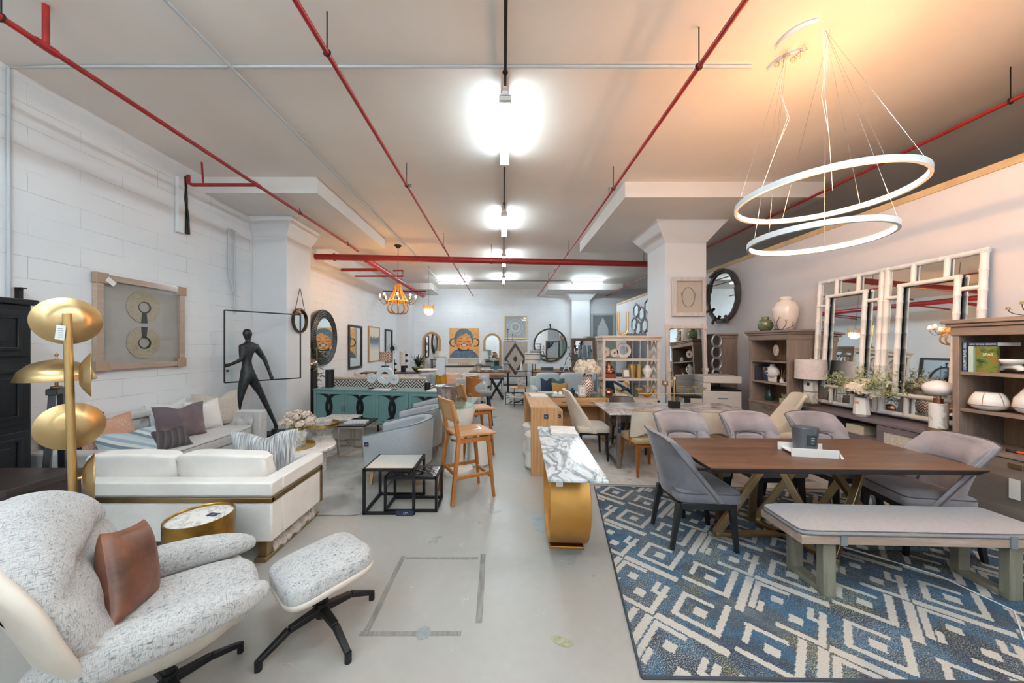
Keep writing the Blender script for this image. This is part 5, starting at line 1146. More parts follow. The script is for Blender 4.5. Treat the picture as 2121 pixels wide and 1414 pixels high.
MB().ring([(-0.07, 0), (0.07, 0), (0.07, 0.2), (-0.07, 0.2)], [(-0.045, 0.03), (0.045, 0.03), (0.045, 0.17), (-0.045, 0.17)], 0, 0.015, 'y').build('frame', M['palewood'], t, bev=0.002); pc = MB().box(-0.045, 0.045, 0.006, 0.012, 0.03, 0.17).build('card', M['card'], t, smooth=0)
for k in range(5): MB().box(-0.025, 0.025-0.008*(k % 2), 0.0052, 0.006, 0.07+0.014*k, 0.073+0.014*k).build('print_line', M['ink'], pc, smooth=0)
t = E('tray', 'pale green tray on the near side of the oak desk', 'tray', (1.0, 5.9, 0.776)); MB().box(-0.15, 0.15, -0.1, 0.1, 0, 0.012).build('plate', M['conduit'], t, bev=0.004)
for k in range(3):
    o = tag(MB().sph((0, 0, 0.03), (0.04, 0.035, 0.03), 14, 8, 0.8).torus((0, -0.01, 0.035), 0.028, 0.01, 14, 6, 'y').build('shell', M['white'], smooth=180), ('left', 'middle', 'right')[k]+' of the three white shells on the pale green tray', 'shell', 'white shells on the tray'); o.location = (0.91+0.09*k, 5.9, 0.789)
for k, (x, c) in enumerate(((1.16, M['marblewhite']), (1.28, M['greenglass']))):
    o = tag(MB().box(-0.035, 0.035, -0.03, 0.03, 0, 0.035).build('box', c, bev=0.003), ('small white marble block on the oak desk', 'small green glass block on the oak desk')[k], 'box'); o.location = (x, 5.82, 0.776)
tag(MB().lathe([(0.03, 0), (0.045, 0.03), (0.045, 0.08), (0.02, 0.1), (0.028, 0.12)], n=20).build('jar', plain('navy_glaze', '253a47', 0.3)), 'small navy jar beside the photo frame on the oak desk', 'jar').location = (1.24, 6.05, 0.776)

# ---------------------------------------------------------------- lattice-sided open bookcase
t = E('open_bookcase', 'whitewashed open bookcase with carved lattice sides', 'bookcase', (1.76, 5.95, 0))
W_, D_ = 1.0, 0.38
for x in (0, W_-0.045):
    for y in (0, D_-0.045): MB().box(x, x+0.045, y, y+0.045, 0, 1.76).build('post', M['palewood'], t, bev=0.002)
MB().box(-0.03, W_+0.03, -0.03, D_+0.03, 1.79, 1.83).box(-0.015, W_+0.015, -0.015, D_+0.015, 1.74, 1.79).build('cornice', M['palewood'], t, bev=0.004)
for z in (0.72, 1.07, 1.42): MB().box(0, W_, 0.005, D_-0.005, z-0.035, z).build('shelf', M['palewood'], t, bev=0.002)
MB().box(0.0, W_, 0.0, D_, 0.08, 0.69).build('cabinet', M['palewood'], t, bev=0.003)
for x in (0.015, W_-0.03):
    b = MB()
    for z0, z1 in ((0.74, 1.03), (1.08, 1.38), (1.43, 1.74)):
        h = z1-z0
        for k in range(2):
            za, zb = z0+h*k/2, z0+h*(k+1)/2
            for o_ in (0, 0.05): b.bar((x+0.008, 0.05+o_, za), (x+0.008, D_/2+0.0, zb-o_*0.8), 0.01, 0.014); b.bar((x+0.008, D_-0.05-o_, za), (x+0.008, D_/2, zb-o_*0.8), 0.01, 0.014)
            b.bar((x+0.008, D_/2, za), (x+0.008, D_/2, zb), 0.008, 0.012)
    b.build('lattice', M['palewood'], t)
# things on it
def place(mb, name, mat, label, cat, loc, rz=0, smooth=60, bev=0, group=None):
    o = tag(mb.build(name, mat, smooth=smooth, bev=bev), label, cat, group); o.location = loc; o.rotation_euler = (0, 0, R2(rz)); return o
X0, Y0 = 1.76, 5.95
b = MB(); b.tube([(-0.085, 0, 0.44)] + [(-0.085, 0, 0.12)] + [(-0.085*math.cos(a), 0, 0.085+0.03-0.085*math.sin(a)) for a in [PI*k/14 for k in range(15)]] + [(0.085, 0, 0.12), (0.085, 0, 0.44)], 0.02, 12); b.cyl((0, 0, 0), 0.03, 0.02, 14)
place(b, 'u_vase', M['goldlt'], 'tall gold U-shaped tube vase on top of the lattice bookcase', 'vase', (X0+0.42, Y0+0.2, 1.83))
stonew = plain('rough_white_stone', 'e0d1c7', 0.8, c2='cdbdb2', ns=30, bs=0.4, bscale=40)
t2 = E('ring_sculpture', 'white stone sculpture of one large and one small ring, top shelf', 'sculpture', (X0+0.36, Y0+0.15, 1.42))
MB().ring(ellipse(0.135, 0.135, 40, 0.05, 0.145), ellipse(0.075, 0.08, 40, 0.055, 0.15), -0.025, 0.025, 'y').build('large_ring', stonew, t2, bev=0.01); MB().ring(ellipse(0.075, 0.075, 30, -0.11, 0.1), ellipse(0.02, 0.022, 30, -0.11, 0.1), -0.025, 0.025, 'y').build('small_ring', stonew, t2, bev=0.008)
t2 = E('disc_ornament', 'pale disc ornament at the left of the top shelf', 'ornament', (X0+0.1, Y0+0.2, 1.42)); MB().ring(ellipse(0.09, 0.09, 30, 0, 0.12), ellipse(0.02, 0.02, 30, 0, 0.12), -0.01, 0.01, 'y').build('disc', stonew, t2, bev=0.004); MB().cyl((0, 0, 0), 0.03, 0.035, 16).build('base', M['gold'], t2)
place(MB().box(-0.1, 0.1, -0.07, 0.07, 0, 0.085), 'lacquer_box', plain('red_lacquer', '84301f', 0.35), 'red-brown lacquer box on the middle shelf of the lattice bookcase', 'box', (X0+0.16, Y0+0.15, 1.07), bev=0.004)
cop = plain('copper_foil', 'a9765e', 0.28, 1.0)
b = MB(); b.lathe([(0.075, 0), (0.08, 0.02), (0.05, 0.05), (0.045, 0.1), (0.05, 0.13), (0.025, 0.15), (0.03, 0.17), (0.032, 0.19), (0.02, 0.215), (0.008, 0.23)], n=24, sy=0.75)
for s in (-1, 1): b.tube([(s*0.045, 0, 0.12), (s*0.065, -0.01, 0.08), (s*0.03, -0.045, 0.055)], [0.018, 0.016, 0.012], 8); b.tube([(s*0.03, 0, 0.03), (s*0.08, -0.02, 0.025), (0, -0.055, 0.025)], [0.03, 0.026, 0.018], 8)
place(b, 'seated_figurine', cop, 'copper seated figurine on the red-brown box', 'figurine', (X0+0.15, Y0+0.15, 1.156), smooth=180)
t2 = frame_art('framed_photo', 'small brown photo frame with a paper card on the middle shelf', 'picture', (X0+0.45, Y0+0.13, 1.155), 8, 0.15, 0.17, 0.025, 0.015, M['greywoodx'], M['card'], tilt=-8, glass=False)
for k, x in enumerate((0.59, 0.72)): place(MB().lathe([(0.062, 0), (0.075, 0.24), (0.073, 0.24), (0.06, 0.01), (0, 0.01)], n=32), 'gold_cup', M['goldlt'], ('left', 'right')[k]+' of two gold cylinder cups on the middle shelf', 'vase', (X0+x, Y0+0.22, 1.07), group='gold cups on the lattice bookcase')
place(MB().lathe([(0.045, 0), (0.04, 0.03), (0.085, 0.12), (0.085, 0.16), (0.04, 0.2), (0.045, 0.215), (0.025, 0.24), (0.01, 0.25)], n=32), 'lattice_jar', M['white'], 'white ribbed ginger jar on the middle shelf', 'jar', (X0+0.83, Y0+0.12, 1.07), smooth=180)
place(MB().sph((0, 0, 0.085), 0.085, 28, 16), 'copper_sphere', cop, 'copper sphere at the left of the bottom open shelf', 'ornament', (X0+0.13, Y0+0.12, 0.72), smooth=180)
bookstack('book', ['white book lying at the bottom on the lattice bookcase', 'white book lying on top on the lattice bookcase'], (X0+0.35, Y0+0.15, 0.7205), [(0.24, 0.18, 0.03, M['card'], 0), (0.2, 0.16, 0.03, wcov, 6)])
place(MB().tube([(-0.09, 0, 0.05), (-0.04, 0, 0.1), (0.03, 0, 0.1), (0.09, 0, 0.03), (0.11, 0, 0.0)], [0.008, 0.03, 0.035, 0.02, 0.005], 10), 'telephone', plain('navy_black_plastic', '17222c', 0.3), 'dark curved handset lying on the white books', 'telephone', (X0+0.44, Y0+0.12, 0.775), smooth=180)
place(MB().lathe([(0.05, 0), (0.05, 0.24), (0.042, 0.24), (0.042, 0.06), (0, 0.05)], n=6), 'hex_vase', plain('olive_glass', '5c6149', 0.2), 'olive hexagonal vase on the bottom open shelf', 'vase', (X0+0.66, Y0+0.22, 0.72), smooth=0)
b = MB(); b.slab(lambda u, v: ((u-0.5)*0.3, (v-0.5)*0.12*math.sin(PI*u)+0.0, 0.02+0.12*(2*u-1)**2+0.05*(2*v-1)**2), lambda u, v: ((u-0.5)*0.28, (v-0.5)*0.11*math.sin(PI*u), 0.0+0.12*(2*u-1)**2+0.05*(2*v-1)**2), 20, 8)
place(b, 'boat_dish', plain('matt_gold', 'c29042', 0.4, 0.8), 'gold boat-shaped dish on the bottom open shelf', 'dish', (X0+0.83, Y0+0.14, 0.72), smooth=180)

# ---------------------------------------------------------------- right column: wall art and white mirror
pk = M['whitewash']
t = frame_art('framed_art', 'square pale frame with an oval necklace relief on the column', 'picture', (3.545, 6.48, 2.585), 0, 0.63, 0.74, 0.07, 0.06, pk, plain('beige_mat', 'd0c3b2', 0.8))
b = MB(); b.tube([(0.12*math.cos(a), -0.018, 0.19*math.sin(a)*(1 if math.sin(a) < 0 else 0.95)) for a in [2*PI*k/40 for k in range(40)]], 0.008, 6, True)
for s in (-1, 1): b.tube([(s*0.12, -0.018, 0.02), (s*0.13, -0.018, 0.08)], 0.014, 6)
b.build('oval_relief', plain('straw_cord', 'a8957e', 0.9), t)
t = E('floor_mirror', 'tall white framed mirror leaning on the right column', 'mirror', (3.46, 6.3, 0)); t.rotation_euler = (R2(-3), 0, R2(3))
b = MB(); 
for x in (-0.39, 0.33): 
    b.box(x, x+0.06, -0.03, 0.03, 0, 2.06); b.box(x+0.018, x+0.042, -0.04, -0.03, 0.1, 2.0)
for z in (0.02, 1.98): b.box(-0.36, 0.36, -0.03, 0.03, z, z+0.06)
for x in (-0.36, 0.36):
    for z in (0.5, 1.2, 2.0): b.cbox((x, -0.042, z), (0.07, 0.01, 0.07))
b.build('frame', pk, t, bev=0.004); MB().box(-0.34, 0.34, 0.0, 0.006, 0.06, 2.0).build('mirror', M['mirror'], t, smooth=0)

# ---------------------------------------------------------------- cabinets along the partition (front = -x)
ZS = (0.77, 1.09, 1.42)
def bookcase(label, y0, y1, full=True):
    t = E('tall_bookcase', label, 'bookcase', (0, 0, 0), 0, 'grey-brown bookcases along the right wall'); x0, x1 = 4.12, 4.55
    for y in (y0, y1-0.045): MB().box(x0, x1, y, y+0.045, 0, 1.79).build('side_panel', M['greywood'], t, bev=0.003)
    MB().box(x1-0.02, x1, y0, y1, 0.05, 1.79).build('back_panel', M['warmback'], t)
    b = MB(); b.box(x0-0.05, x1+0.0, y0-0.05, y1+0.05, 1.85, 1.885); b.box(x0-0.03, x1, y0-0.03, y1+0.03, 1.82, 1.85); b.box(x0-0.008, x1, y0-0.008, y1+0.008, 1.74, 1.82); b.build('cornice', M['greywoodx'], t, bev=0.006)
    for z in ZS[1:]: MB().box(x0+0.01, x1-0.02, y0+0.045, y1-0.045, z-0.028, z).build('shelf', M['greywoodx'], t, bev=0.002)
    MB().box(x0-0.015, x1-0.02, y0-0.006, y1+0.006, ZS[0]-0.035, ZS[0]).build('counter', M['greywoodx'], t, bev=0.003)
    n = 2
    for k in range(n):
        ya, yb = y0+0.05+(y1-y0-0.1)*k/n, y0+0.05+(y1-y0-0.1)*(k+1)/n
        d = MB().box(x0-0.004, x0+0.016, ya+0.003, yb-0.003, 0.08, ZS[0]-0.04).build('door', wood('grey_door_wood', '75695f', '8d8178', 0.7, 'y', 0.5) if 'gdw' not in M else M['gdw'], t, bev=0.002)
        MB().box(x0-0.016, x0-0.004, (yb-0.1) if k == 0 else (ya+0.02), (yb-0.02) if k == 0 else (ya+0.1), ZS[0]-0.105, ZS[0]-0.065).build('pull', M['brass'], d, bev=0.002)
    MB().box(x0+0.01, x1-0.02, y0+0.02, y1-0.02, 0, 0.08).build('plinth', M['greywood'], t)
    return t
M['gdw'] = wood('grey_door_wood', '75695f', '8d8178', 0.7, 'y', 0.5)
t = bookcase('grey-brown bookcase at the right edge of the photo, holding books and rounded vases', 2.2, 3.1)
MB().box(4.1, 4.104, 2.68, 2.74, 0.42, 0.58).build('paper_tag', M['card'], t, smooth=0, bev=0)
bookcase('grey-brown bookcase in the middle of the right wall, holding white ornaments', 4.87, 5.66)
t = E('tall_cabinet', 'closed grey-brown cabinet beside the right column, behind the printer', 'cabinet', (0, 0, 0))
MB().box(4.13, 4.55, 6.58, 7.4, 0, 1.8).build('body', M['greywood'], t, bev=0.003); b = MB(); b.box(4.08, 4.55, 6.53, 7.45, 1.855, 1.885); b.box(4.11, 4.55, 6.56, 7.42, 1.8, 1.855); b.build('cornice', M['greywoodx'], t, bev=0.006)
for k in range(2): MB().box(4.115, 4.13, 6.6+0.4*k, 6.98+0.4*k, 0.1, 1.78).build('door', M['greywood'], t, bev=0.003)

# near bookcase contents
def txt(s, size, loc, rot, mat, parent, name='lettering', ext=0.0006, align='CENTER'):
    c = bpy.data.curves.new(name, 'FONT'); c.body = s; c.size = size; c.extrude = ext; c.align_x = align; c.align_y = 'CENTER'
    tmp = bpy.data.objects.new(name, c); c.materials.append(mat); me = bpy.data.meshes.new_from_object(tmp); bpy.data.objects.remove(tmp)
    o = bpy.data.objects.new(name, me); col.objects.link(o); o.parent = parent; o.location = loc; o.rotation_euler = rot; return o
def upright_book(label, x, y, z, d, th, h, mat, mpage=None):      # spine towards -x, thickness along y
    t = E('book', label, 'book', (x, y, z))
    MB().box(0, d, 0, 0.002, 0, h).box(0, d, th-0.002, th, 0, h).box(0, 0.002, 0, th, 0, h).build('cover', mat, t, smooth=0); MB().box(0.003, d-0.004, 0.003, th-0.003, 0.003, h-0.003).build('pages', M['card'], t, smooth=0); return t
ROTS = (PI/2, 0, -PI/2); SPINE = tuple(Matrix(((0, 0, -1), (0, 1, 0), (1, 0, 0))).to_euler())
t = upright_book('tall blue book at the left end of the top shelf of the nearest bookcase', 4.14, 3.012, 1.42, 0.2, 0.034, 0.265, plain('blue_cover', '1c4f7c', 0.4))
txt('LUXURY TRAVEL ASIA', 0.024, (-0.001, 0.017, 0.135), SPINE, M['card'], t)
t = upright_book('pale green book beside the tall blue one', 4.14, 2.972, 1.42, 0.2, 0.036, 0.225, plain('mint_cover', 'b3c9bf', 0.5))
q = NT('spa_photo_cover'); cc = q.ramp(q.noise(q.coord(), 14, 4, 0.6), [(0.35, '2f3a1f'), (0.5, '6b7f35'), (0.6, '8a5a30'), (0.75, 'a87443')]); M['spac'] = q.fin(cc, 0.35)
t = E('book', 'garden photo book facing out, lettered SPAS', 'book', (4.15, 2.968, 1.42))
MB().box(0, 0.02, -0.13, 0, 0, 0.222).build('cover', M['spac'], t, smooth=0); MB().box(0.002, 0.018, -0.128, -0.002, 0.222, 0.2232).build('pages', M['card'], t, smooth=0)
txt('SPAS', 0.03, (-0.001, -0.075, 0.155), ROTS, M['card'], t)
t = E('book', 'dark blue book lying on the mint and photo books, lettered NEW SPAS & RESORTS', 'book', (4.145, 3.01, 1.6465))
MB().box(0, 0.2, -0.175, 0, 0, 0.034).build('cover', plain('midnight_cover', '16294a', 0.4), t, smooth=0); MB().box(0.004, 0.198, -0.1755, -0.175, 0.004, 0.03).build('pages', M['card'], t, smooth=0)
txt('NEW SPAS & RESORTS', 0.0165, (-0.001, -0.088, 0.017), ROTS, M['card'], t)
t = E('bowl', 'white footed bowl on an arched stand, nearest bookcase', 'bowl', (4.25, 2.83, 1.42))
MB().lathe([(0.02, 0.062), (0.06, 0.075), (0.095, 0.115), (0.09, 0.115), (0.05, 0.085), (0, 0.08)], n=40).build('bowl', M['white'], t, smooth=180)
b = MB(); b.tube([(0, 0.065*math.cos(a), 0.02+0.035*math.sin(a)*1.0) for a in [PI*k/16 for k in range(17)]], 0.024, 10); b.build('arched_stand', M['white'], t, smooth=180); t.location.z = 1.424
def seamvase(label, loc, prof, n=6):
    t = E('seamed_vase', label, 'vase', loc); MB().lathe(prof, n=40).build('body', M['white'], t, smooth=180)
    c = plain('tan_seam', 'a3713f', 0.6) if 'seam' not in M else M['seam']; M['seam'] = c; b = MB()
    for k in range(n):
        a = 2*PI*k/n+0.3; b.tube([((r+0.001)*math.cos(a), (r+0.001)*math.sin(a), z) for r, z in prof[2:-1]], 0.0025, 5)
    r, z = prof[2]; b.torus((0, 0, z), r+0.001, 0.0025, 40, 5); b.build('seams', c, t); return t
seamvase('wide white vase with tan seams on the second shelf of the nearest bookcase', (4.21, 2.93, 1.09), [(0.04, 0), (0.085, 0.02), (0.11, 0.05), (0.1, 0.1), (0.085, 0.135), (0.07, 0.155), (0.06, 0.155)])
seamvase('tall white teardrop vase with tan seams at the right edge', (4.29, 2.70, 1.09), [(0.05, 0), (0.1, 0.02), (0.13, 0.06), (0.12, 0.13), (0.08, 0.2), (0.05, 0.25), (0.04, 0.255)])
t = E('canvas', 'purple-brown landscape print standing on the counter of the nearest bookcase', 'picture', (4.42, 2.74, 0.77))
MB().box(0, 0.015, -0.2, 0.1, 0, 0.2).build('panel', bands('dusk_landscape', ('5b4048', '7c5a5f', '46343a', '8d6a66', '3b2c31'), 1.6, (0, 0, 0), 2), t, smooth=0)
t = E('scissors', 'orange-handled tool on the counter of the nearest bookcase', 'tool', (4.2, 2.76, 0.772)); MB().tube([(0, 0.06, 0.01), (0, 0, 0.01)], 0.012, 8).build('body', M['black'], t); MB().tube([(0, 0, 0.01), (0.0, -0.06, 0.012), (0.04, -0.05, 0.012)], 0.01, 8).build('handle', plain('orange_plastic', 'd8502a', 0.4), t)
def wire_candelabra(label, loc, rz, sc_=1.0):
    t = E('candelabra', label, 'candelabra', loc, rz, 'black wire candelabras on the bookcases'); t.scale = (sc_,)*3
    for k, (y, h) in enumerate(((-0.2, 0.1), (-0.1, 0.15), (0, 0.2), (0.1, 0.15), (0.2, 0.1))):
        s = 1 if y >= 0 else -1; n = 8
        w = MB().tube([(0, y*math.sin(PI/2*i/n) - s*0.08*math.sin(PI*i/n)*0, 0.008+(h-0.02)*(1-math.cos(PI/2*i/n))) for i in range(n+1)] if y else [(0, 0.04*math.sin(PI*i/n), 0.005+i/n*h) for i in range(n+1)], 0.004, 6).build('arm', M['black'], t)
        MB().lathe([(0.003, 0), (0.022, 0.004), (0.022, 0.007), (0.014, 0.008), (0.016, 0.03), (0, 0.03)], (0, y, h-0.015), 14).build('cup', M['goldlt'], w)
    MB().box(-0.02, 0.02, -0.07, 0.07, 0, 0.006).tube([(-0.05, 0, 0.004), (0.05, 0, 0.004)], 0.004, 6).build('foot', M['black'], t)
    return t
wire_candelabra('black wire candelabra with brass cups on the nearest bookcase', (4.2, 2.66, 1.885), 0, 0.75)
wire_candelabra('black wire candelabra with brass cups in front of the big jar', (4.17, 5.1, 1.885), 18, 0.95)
place(MB().lathe([(0.06, 0), (0.095, 0.05), (0.1, 0.14), (0.085, 0.17), (0.06, 0.18), (0.052, 0.185), (0.055, 0.215), (0.048, 0.235), (0, 0.24)], n=36), 'ginger_jar', plain('sage_glaze', '6d7355', 0.2), 'sage green ginger jar on the middle bookcase', 'jar', (4.25, 5.48, 1.885), smooth=60)
place(MB().lathe([(0.08, 0), (0.12, 0.08), (0.16, 0.22), (0.165, 0.34), (0.13, 0.43), (0.075, 0.455), (0.07, 0.475), (0.085, 0.48), (0.07, 0.52), (0, 0.53)], n=44), 'ginger_jar', plain('white_glaze', 'e6d9cf', 0.15), 'large glossy white ginger jar on the middle bookcase', 'jar', (4.36, 5.22, 1.885), smooth=60)
# middle bookcase contents
t = E('disc_ornament', 'cream disc with a hole on a thin stand, upper shelf of the middle bookcase', 'ornament', (4.28, 5.30, 1.42), -20)
MB().ring(ellipse(0.078, 0.088, 36, 0, 0.16), ellipse(0.02, 0.024, 36, 0, 0.16), -0.012, 0.012, 'x').build('disc', stonew, t, bev=0.004); MB().cyl((0, 0, 0), 0.004, 0.075, 8).box(-0.03, 0.03, -0.04, 0.04, 0, 0.005).build('stand', M['black'], t)
place(MB().lathe([(0.03, 0), (0.05, 0.04), (0.03, 0.1), (0.01, 0.12)], n=20), 'small_vase', M['white'], 'small white teardrop vase near the side of the upper shelf', 'vase', (4.3, 4.99, 1.42))
t = E('footed_vase', 'round white vase on stubby legs with dark tags, middle bookcase', 'vase', (4.25, 5.33, 1.09))
MB().sph((0, 0, 0.15), (0.075, 0.105, 0.095), 30, 18).lathe([(0.035, 0.22), (0.032, 0.27), (0.025, 0.27)], n=20).build('body', M['white'], t, smooth=60)
for y in (-0.06, -0.02, 0.02, 0.06): MB().cyl((0, y, 0), 0.018, 0.08, 12, 0.022).build('foot', M['white'], t)
MB().box(-0.083, -0.075, 0.005, 0.045, 0.17, 0.21).box(-0.08, -0.074, 0.0, 0.03, 0.12, 0.148).build('dark_tag', M['ink'], t)
for k, (th, h, c, l) in enumerate(((0.03, 0.235, '2d3a4a', 'dark blue upright book at the far end of the middle bookcase'), (0.03, 0.23, '3a3440', 'charcoal upright book at the far end of the middle bookcase'))):
    upright_book(l, 4.17, 5.575-0.035*k, 1.09, 0.2, th, h, plain('cover_%d' % k, c, 0.5))
t = E('book', 'dusk-coloured photo book facing out behind the round white vase', 'book', (4.25, 5.53, 1.09)); MB().box(0, 0.02, -0.19, 0, 0, 0.23).build('cover', bands('dusk_cover', ('22384f', '2b4560', '6e5a5e', '8a6f6c'), 1.5, (0, 0, 0), 2), t, smooth=0)
t = E('reed_diffuser', 'glass reed diffuser with wooden sticks on the middle bookcase', 'diffuser', (4.22, 5.12, 1.09))
MB().lathe([(0.025, 0), (0.025, 0.05), (0.01, 0.06), (0.01, 0.08)], n=20).build('bottle', M['white'], t)
for a in (-25, -8, 10, 24, 35): MB().tube([(0, 0, 0.03), (0.02, -0.2*math.sin(R2(a)), 0.03+0.17*math.cos(R2(a)))], 0.002, 5).build('reed', M['oakz'], t)
place(MB().box(-0.07, 0.07, -0.09, 0.09, 0, 0.012), 'tray', M['white'], 'thin white tray on the middle bookcase shelf', 'tray', (4.27, 5.03, 1.09), bev=0.004)
place(MB().lathe([(0.05, 0), (0.065, 0.05), (0.05, 0.12), (0.018, 0.17), (0.018, 0.22), (0.024, 0.225)], n=28), 'glass_bottle', plain('dark_green_glass', '1d3331', 0.08), 'dark green glass bottle on the counter of the middle bookcase', 'bottle', (4.3, 5.45, 0.77))
t = E('planter', 'white square planter of small plants on the middle bookcase', 'plant', (4.25, 5.05, 0.77)); MB().box(-0.06, 0.06, -0.08, 0.08, 0, 0.09).build('pot', plain('sage_pot', 'a9ab8e', 0.5), t, bev=0.004)
b = MB(); rg = random.Random(4)
for k in range(26): leafblade(b, (rg.uniform(-.04, .04), rg.uniform(-.06, .06), 0.08), (rg.uniform(-1, 1), rg.uniform(-1, 1), 1.5), rg.uniform(.06, .13), 0.02)
b.build('foliage', M['paleleaf'], t, smooth=180)
t = frame_art('framed_art', 'small white-framed card leaning in the lower middle bookcase', 'picture', (4.48, 5.12, 0.95), -90, 0.2, 0.28, 0.02, 0.012, M['white'], plain('grey_card', '9b9890', 0.8), glass=False)
place(MB().box(-0.05, 0.05, -0.11, 0.11, 0, 0.01), 'brass_tray', M['goldlt'], 'thin brass tray on the counter of the middle bookcase', 'tray', (4.2, 5.1, 0.77), 8, bev=0.002)

# ---------------------------------------------------------------- media console, bamboo mirrors, lamps
t = E('media_console', 'long taupe media console with woven door panels under the white mirrors', 'cabinet', (0, 0, 0)); ya, yb, x0, x1 = 3.14, 4.82, 4.08, 4.50
MB().box(x0-0.01, x1, ya-0.01, yb+0.01, 0.795, 0.83).build('top', M['consolegrey'], t, bev=0.003)
b = MB(); b.box(x0+0.02, x1-0.01, ya, ya+0.04, 0.08, 0.795); b.box(x0+0.02, x1-0.01, yb-0.04, yb, 0.08, 0.795); b.box(x1-0.02, x1-0.01, ya, yb, 0.08, 0.795); b.box(x0+0.02, x1-0.01, ya, yb, 0.08, 0.12); b.box(x0+0.02, x1-0.01, 3.68, 3.71, 0.12, 0.795); b.box(x0+0.02, x1-0.01, 4.25, 4.28, 0.12, 0.795); b.box(x0+0.02, x1-0.01, 3.71, 4.25, 0.60, 0.62); b.build('carcass', M['consolegrey'], t)
wv = plain('woven_cane_panel', 'd5cabb', 0.7, c2='a59a8a', ns=90, bs=0.5, bscale=120)
for y0, y1, z0, z1 in ((ya, 3.69, 0.12, 0.79), (4.27, yb, 0.12, 0.79), (3.70, 4.26, 0.12, 0.60)):
    d = MB().ring([(y0, z0), (y1, z0), (y1, z1), (y0, z1)], [(y0+0.06, z0+0.06), (y1-0.06, z0+0.06), (y1-0.06, z1-0.06), (y0+0.06, z1-0.06)], x0, x0+0.02, 'x').build('door', M['consolegrey'], t, bev=0.002)
    MB().box(x0+0.008, x0+0.014, y0+0.055, y1-0.055, z0+0.055, z1-0.055).build('woven_panel', wv, d, smooth=0)
for x in (x0+0.05, x1-0.06):
    for y in (ya+0.04, yb-0.04): MB().cbox((x, y, 0.04), (0.05, 0.05, 0.08)).build('foot', M['consolegrey'], t)
place(MB().box(-0.08, 0.08, -0.1, 0.1, 0, 0.1), 'storage_box', plain('beige_box', 'c9bca6', 0.7), 'beige box in the open slot of the media console', 'box', (4.22, 3.98, 0.62), bev=0.003)
bam = plain('white_bamboo_paint', 'e9e4df', 0.4)
def bamboo(b, a, c, r, n):
    a, c = Vector(a), Vector(c); pts, rr = [], []
    for i in range(n):
        for f, k in ((0.0, 1.0), (0.46, 0.93), (0.9, 1.0), (0.94, 1.1), (0.97, 1.1)): pts.append(a+(c-a)*((i+f)/n)); rr.append(r*k)
    pts.append(c); rr.append(r); b.tube(pts, rr, 10)
def bamboo_mirror(label, yc):
    # local: x width, z height, facing -y; rotated to face -x
    t = E('bamboo_mirror', label, 'mirror', (4.42, yc, 0.865), -90, 'white bamboo mirrors on the media console'); t.rotation_euler = (R2(-3.2), 0, R2(-90)); w, h = 0.84, 1.70
    b = MB(); 
    for x in (-w/2+0.025, w/2-0.025): bamboo(b, (x, 0, 0), (x, 0, h), 0.03, 9)
    for z in (0.0+0.02, h-0.02): bamboo(b, (-w/2, 0, z), (w/2, 0, z), 0.028, 5)
    b.build('outer_frame', bam, t, smooth=60)
    iw, z0, z1 = 0.24, 0.24, h-0.24; b = MB()
    for x in (-iw, iw): bamboo(b, (x, -0.03, z0), (x, -0.03, z1), 0.026, 7)
    for z in (z0, z1): bamboo(b, (-iw-0.02, -0.03, z), (iw+0.02, -0.03, z), 0.024, 3)
    b.build('inner_frame', bam, t, smooth=60)
    for x in (-0.14, 0.14):
        for za, zb in ((z1, h-0.02), (0.02, z0)): MB().tube([(x, -0.012, za), (x, -0.012, zb)], 0.024, 8).build('cross_bar', bam, t, smooth=60)
    for z in (z1-0.12, z0+0.12):
        for s in (-1, 1): MB().tube([(s*iw, -0.012, z), (s*(w/2-0.02), -0.012, z)], 0.022, 8).build('cross_bar', bam, t, smooth=60)
    MB().box(-w/2+0.02, w/2-0.02, 0.004, 0.01, 0.02, h-0.02).build('mirror', M['mirror'], t, smooth=0)
    return t
bamboo_mirror('left of two white bamboo-framed mirrors standing on the media console', 4.41)
bamboo_mirror('right of two white bamboo-framed mirrors standing on the media console', 3.56)
t = E('table_lamp', 'table lamp with a white drum shade and a stacked white block base', 'lamp', (4.26, 4.68, 0.831))
MB().box(-0.07, 0.07, -0.085, 0.085, 0, 0.03).build('foot', M['brass'], t, bev=0.002)
for z in (0.03, 0.19): MB().box(-0.045, 0.045, -0.062, 0.062, z, z+0.15).build('block', M['marblewhite'], t, bev=0.003)
MB().cyl((0, 0, 0.34), 0.008, 0.07, 10).cyl((0, 0, 0.18), 0.04, 0.01, 4).build('stem', M['brass'], t)
lin = plain('linen_shade', 'd8cdc9', 0.8, c2='cbbfbb', ns=18); MB().lathe([(0.175, 0), (0.17, 0.265), (0.168, 0.265), (0.172, 0)], (0, 0, 0.365), 44, cap=False).build('shade', lin, t); MB().lathe([(0.0, 0.262), (0.168, 0.262)], (0, 0, 0.365), 30, cap=False).build('shade_top', lin, t); MB().sph((0, 0, 0.64), 0.011, 10, 8).build('finial', M['goldlt'], t)
MB().box(-0.047, -0.045, -0.03, 0.01, 0.27, 0.31).build('dark_tag', M['ink'], t)
t = E('table_lamp', 'lamp with a white oval globe on a white marble cylinder', 'lamp', (4.2, 3.26, 0.831))
MB().cyl((0, 0, 0), 0.068, 0.025, 36).build('brass_foot', M['brass'], t); MB().cyl((0, 0, 0.025), 0.062, 0.24, 36).build('body', M['marblewhite'], t, bev=0.004); MB().cyl((0, 0, 0.265), 0.032, 0.05, 24).build('copper_collar', cop, t); MB().cyl((0, 0, 0.315), 0.018, 0.03, 16).build('neck', M['brass'], t)
MB().sph((0, 0, 0.41), (0.105, 0.105, 0.075), 36, 20).build('globe', plain('opal_glass', 'efe7e2', 0.25), t, smooth=180)
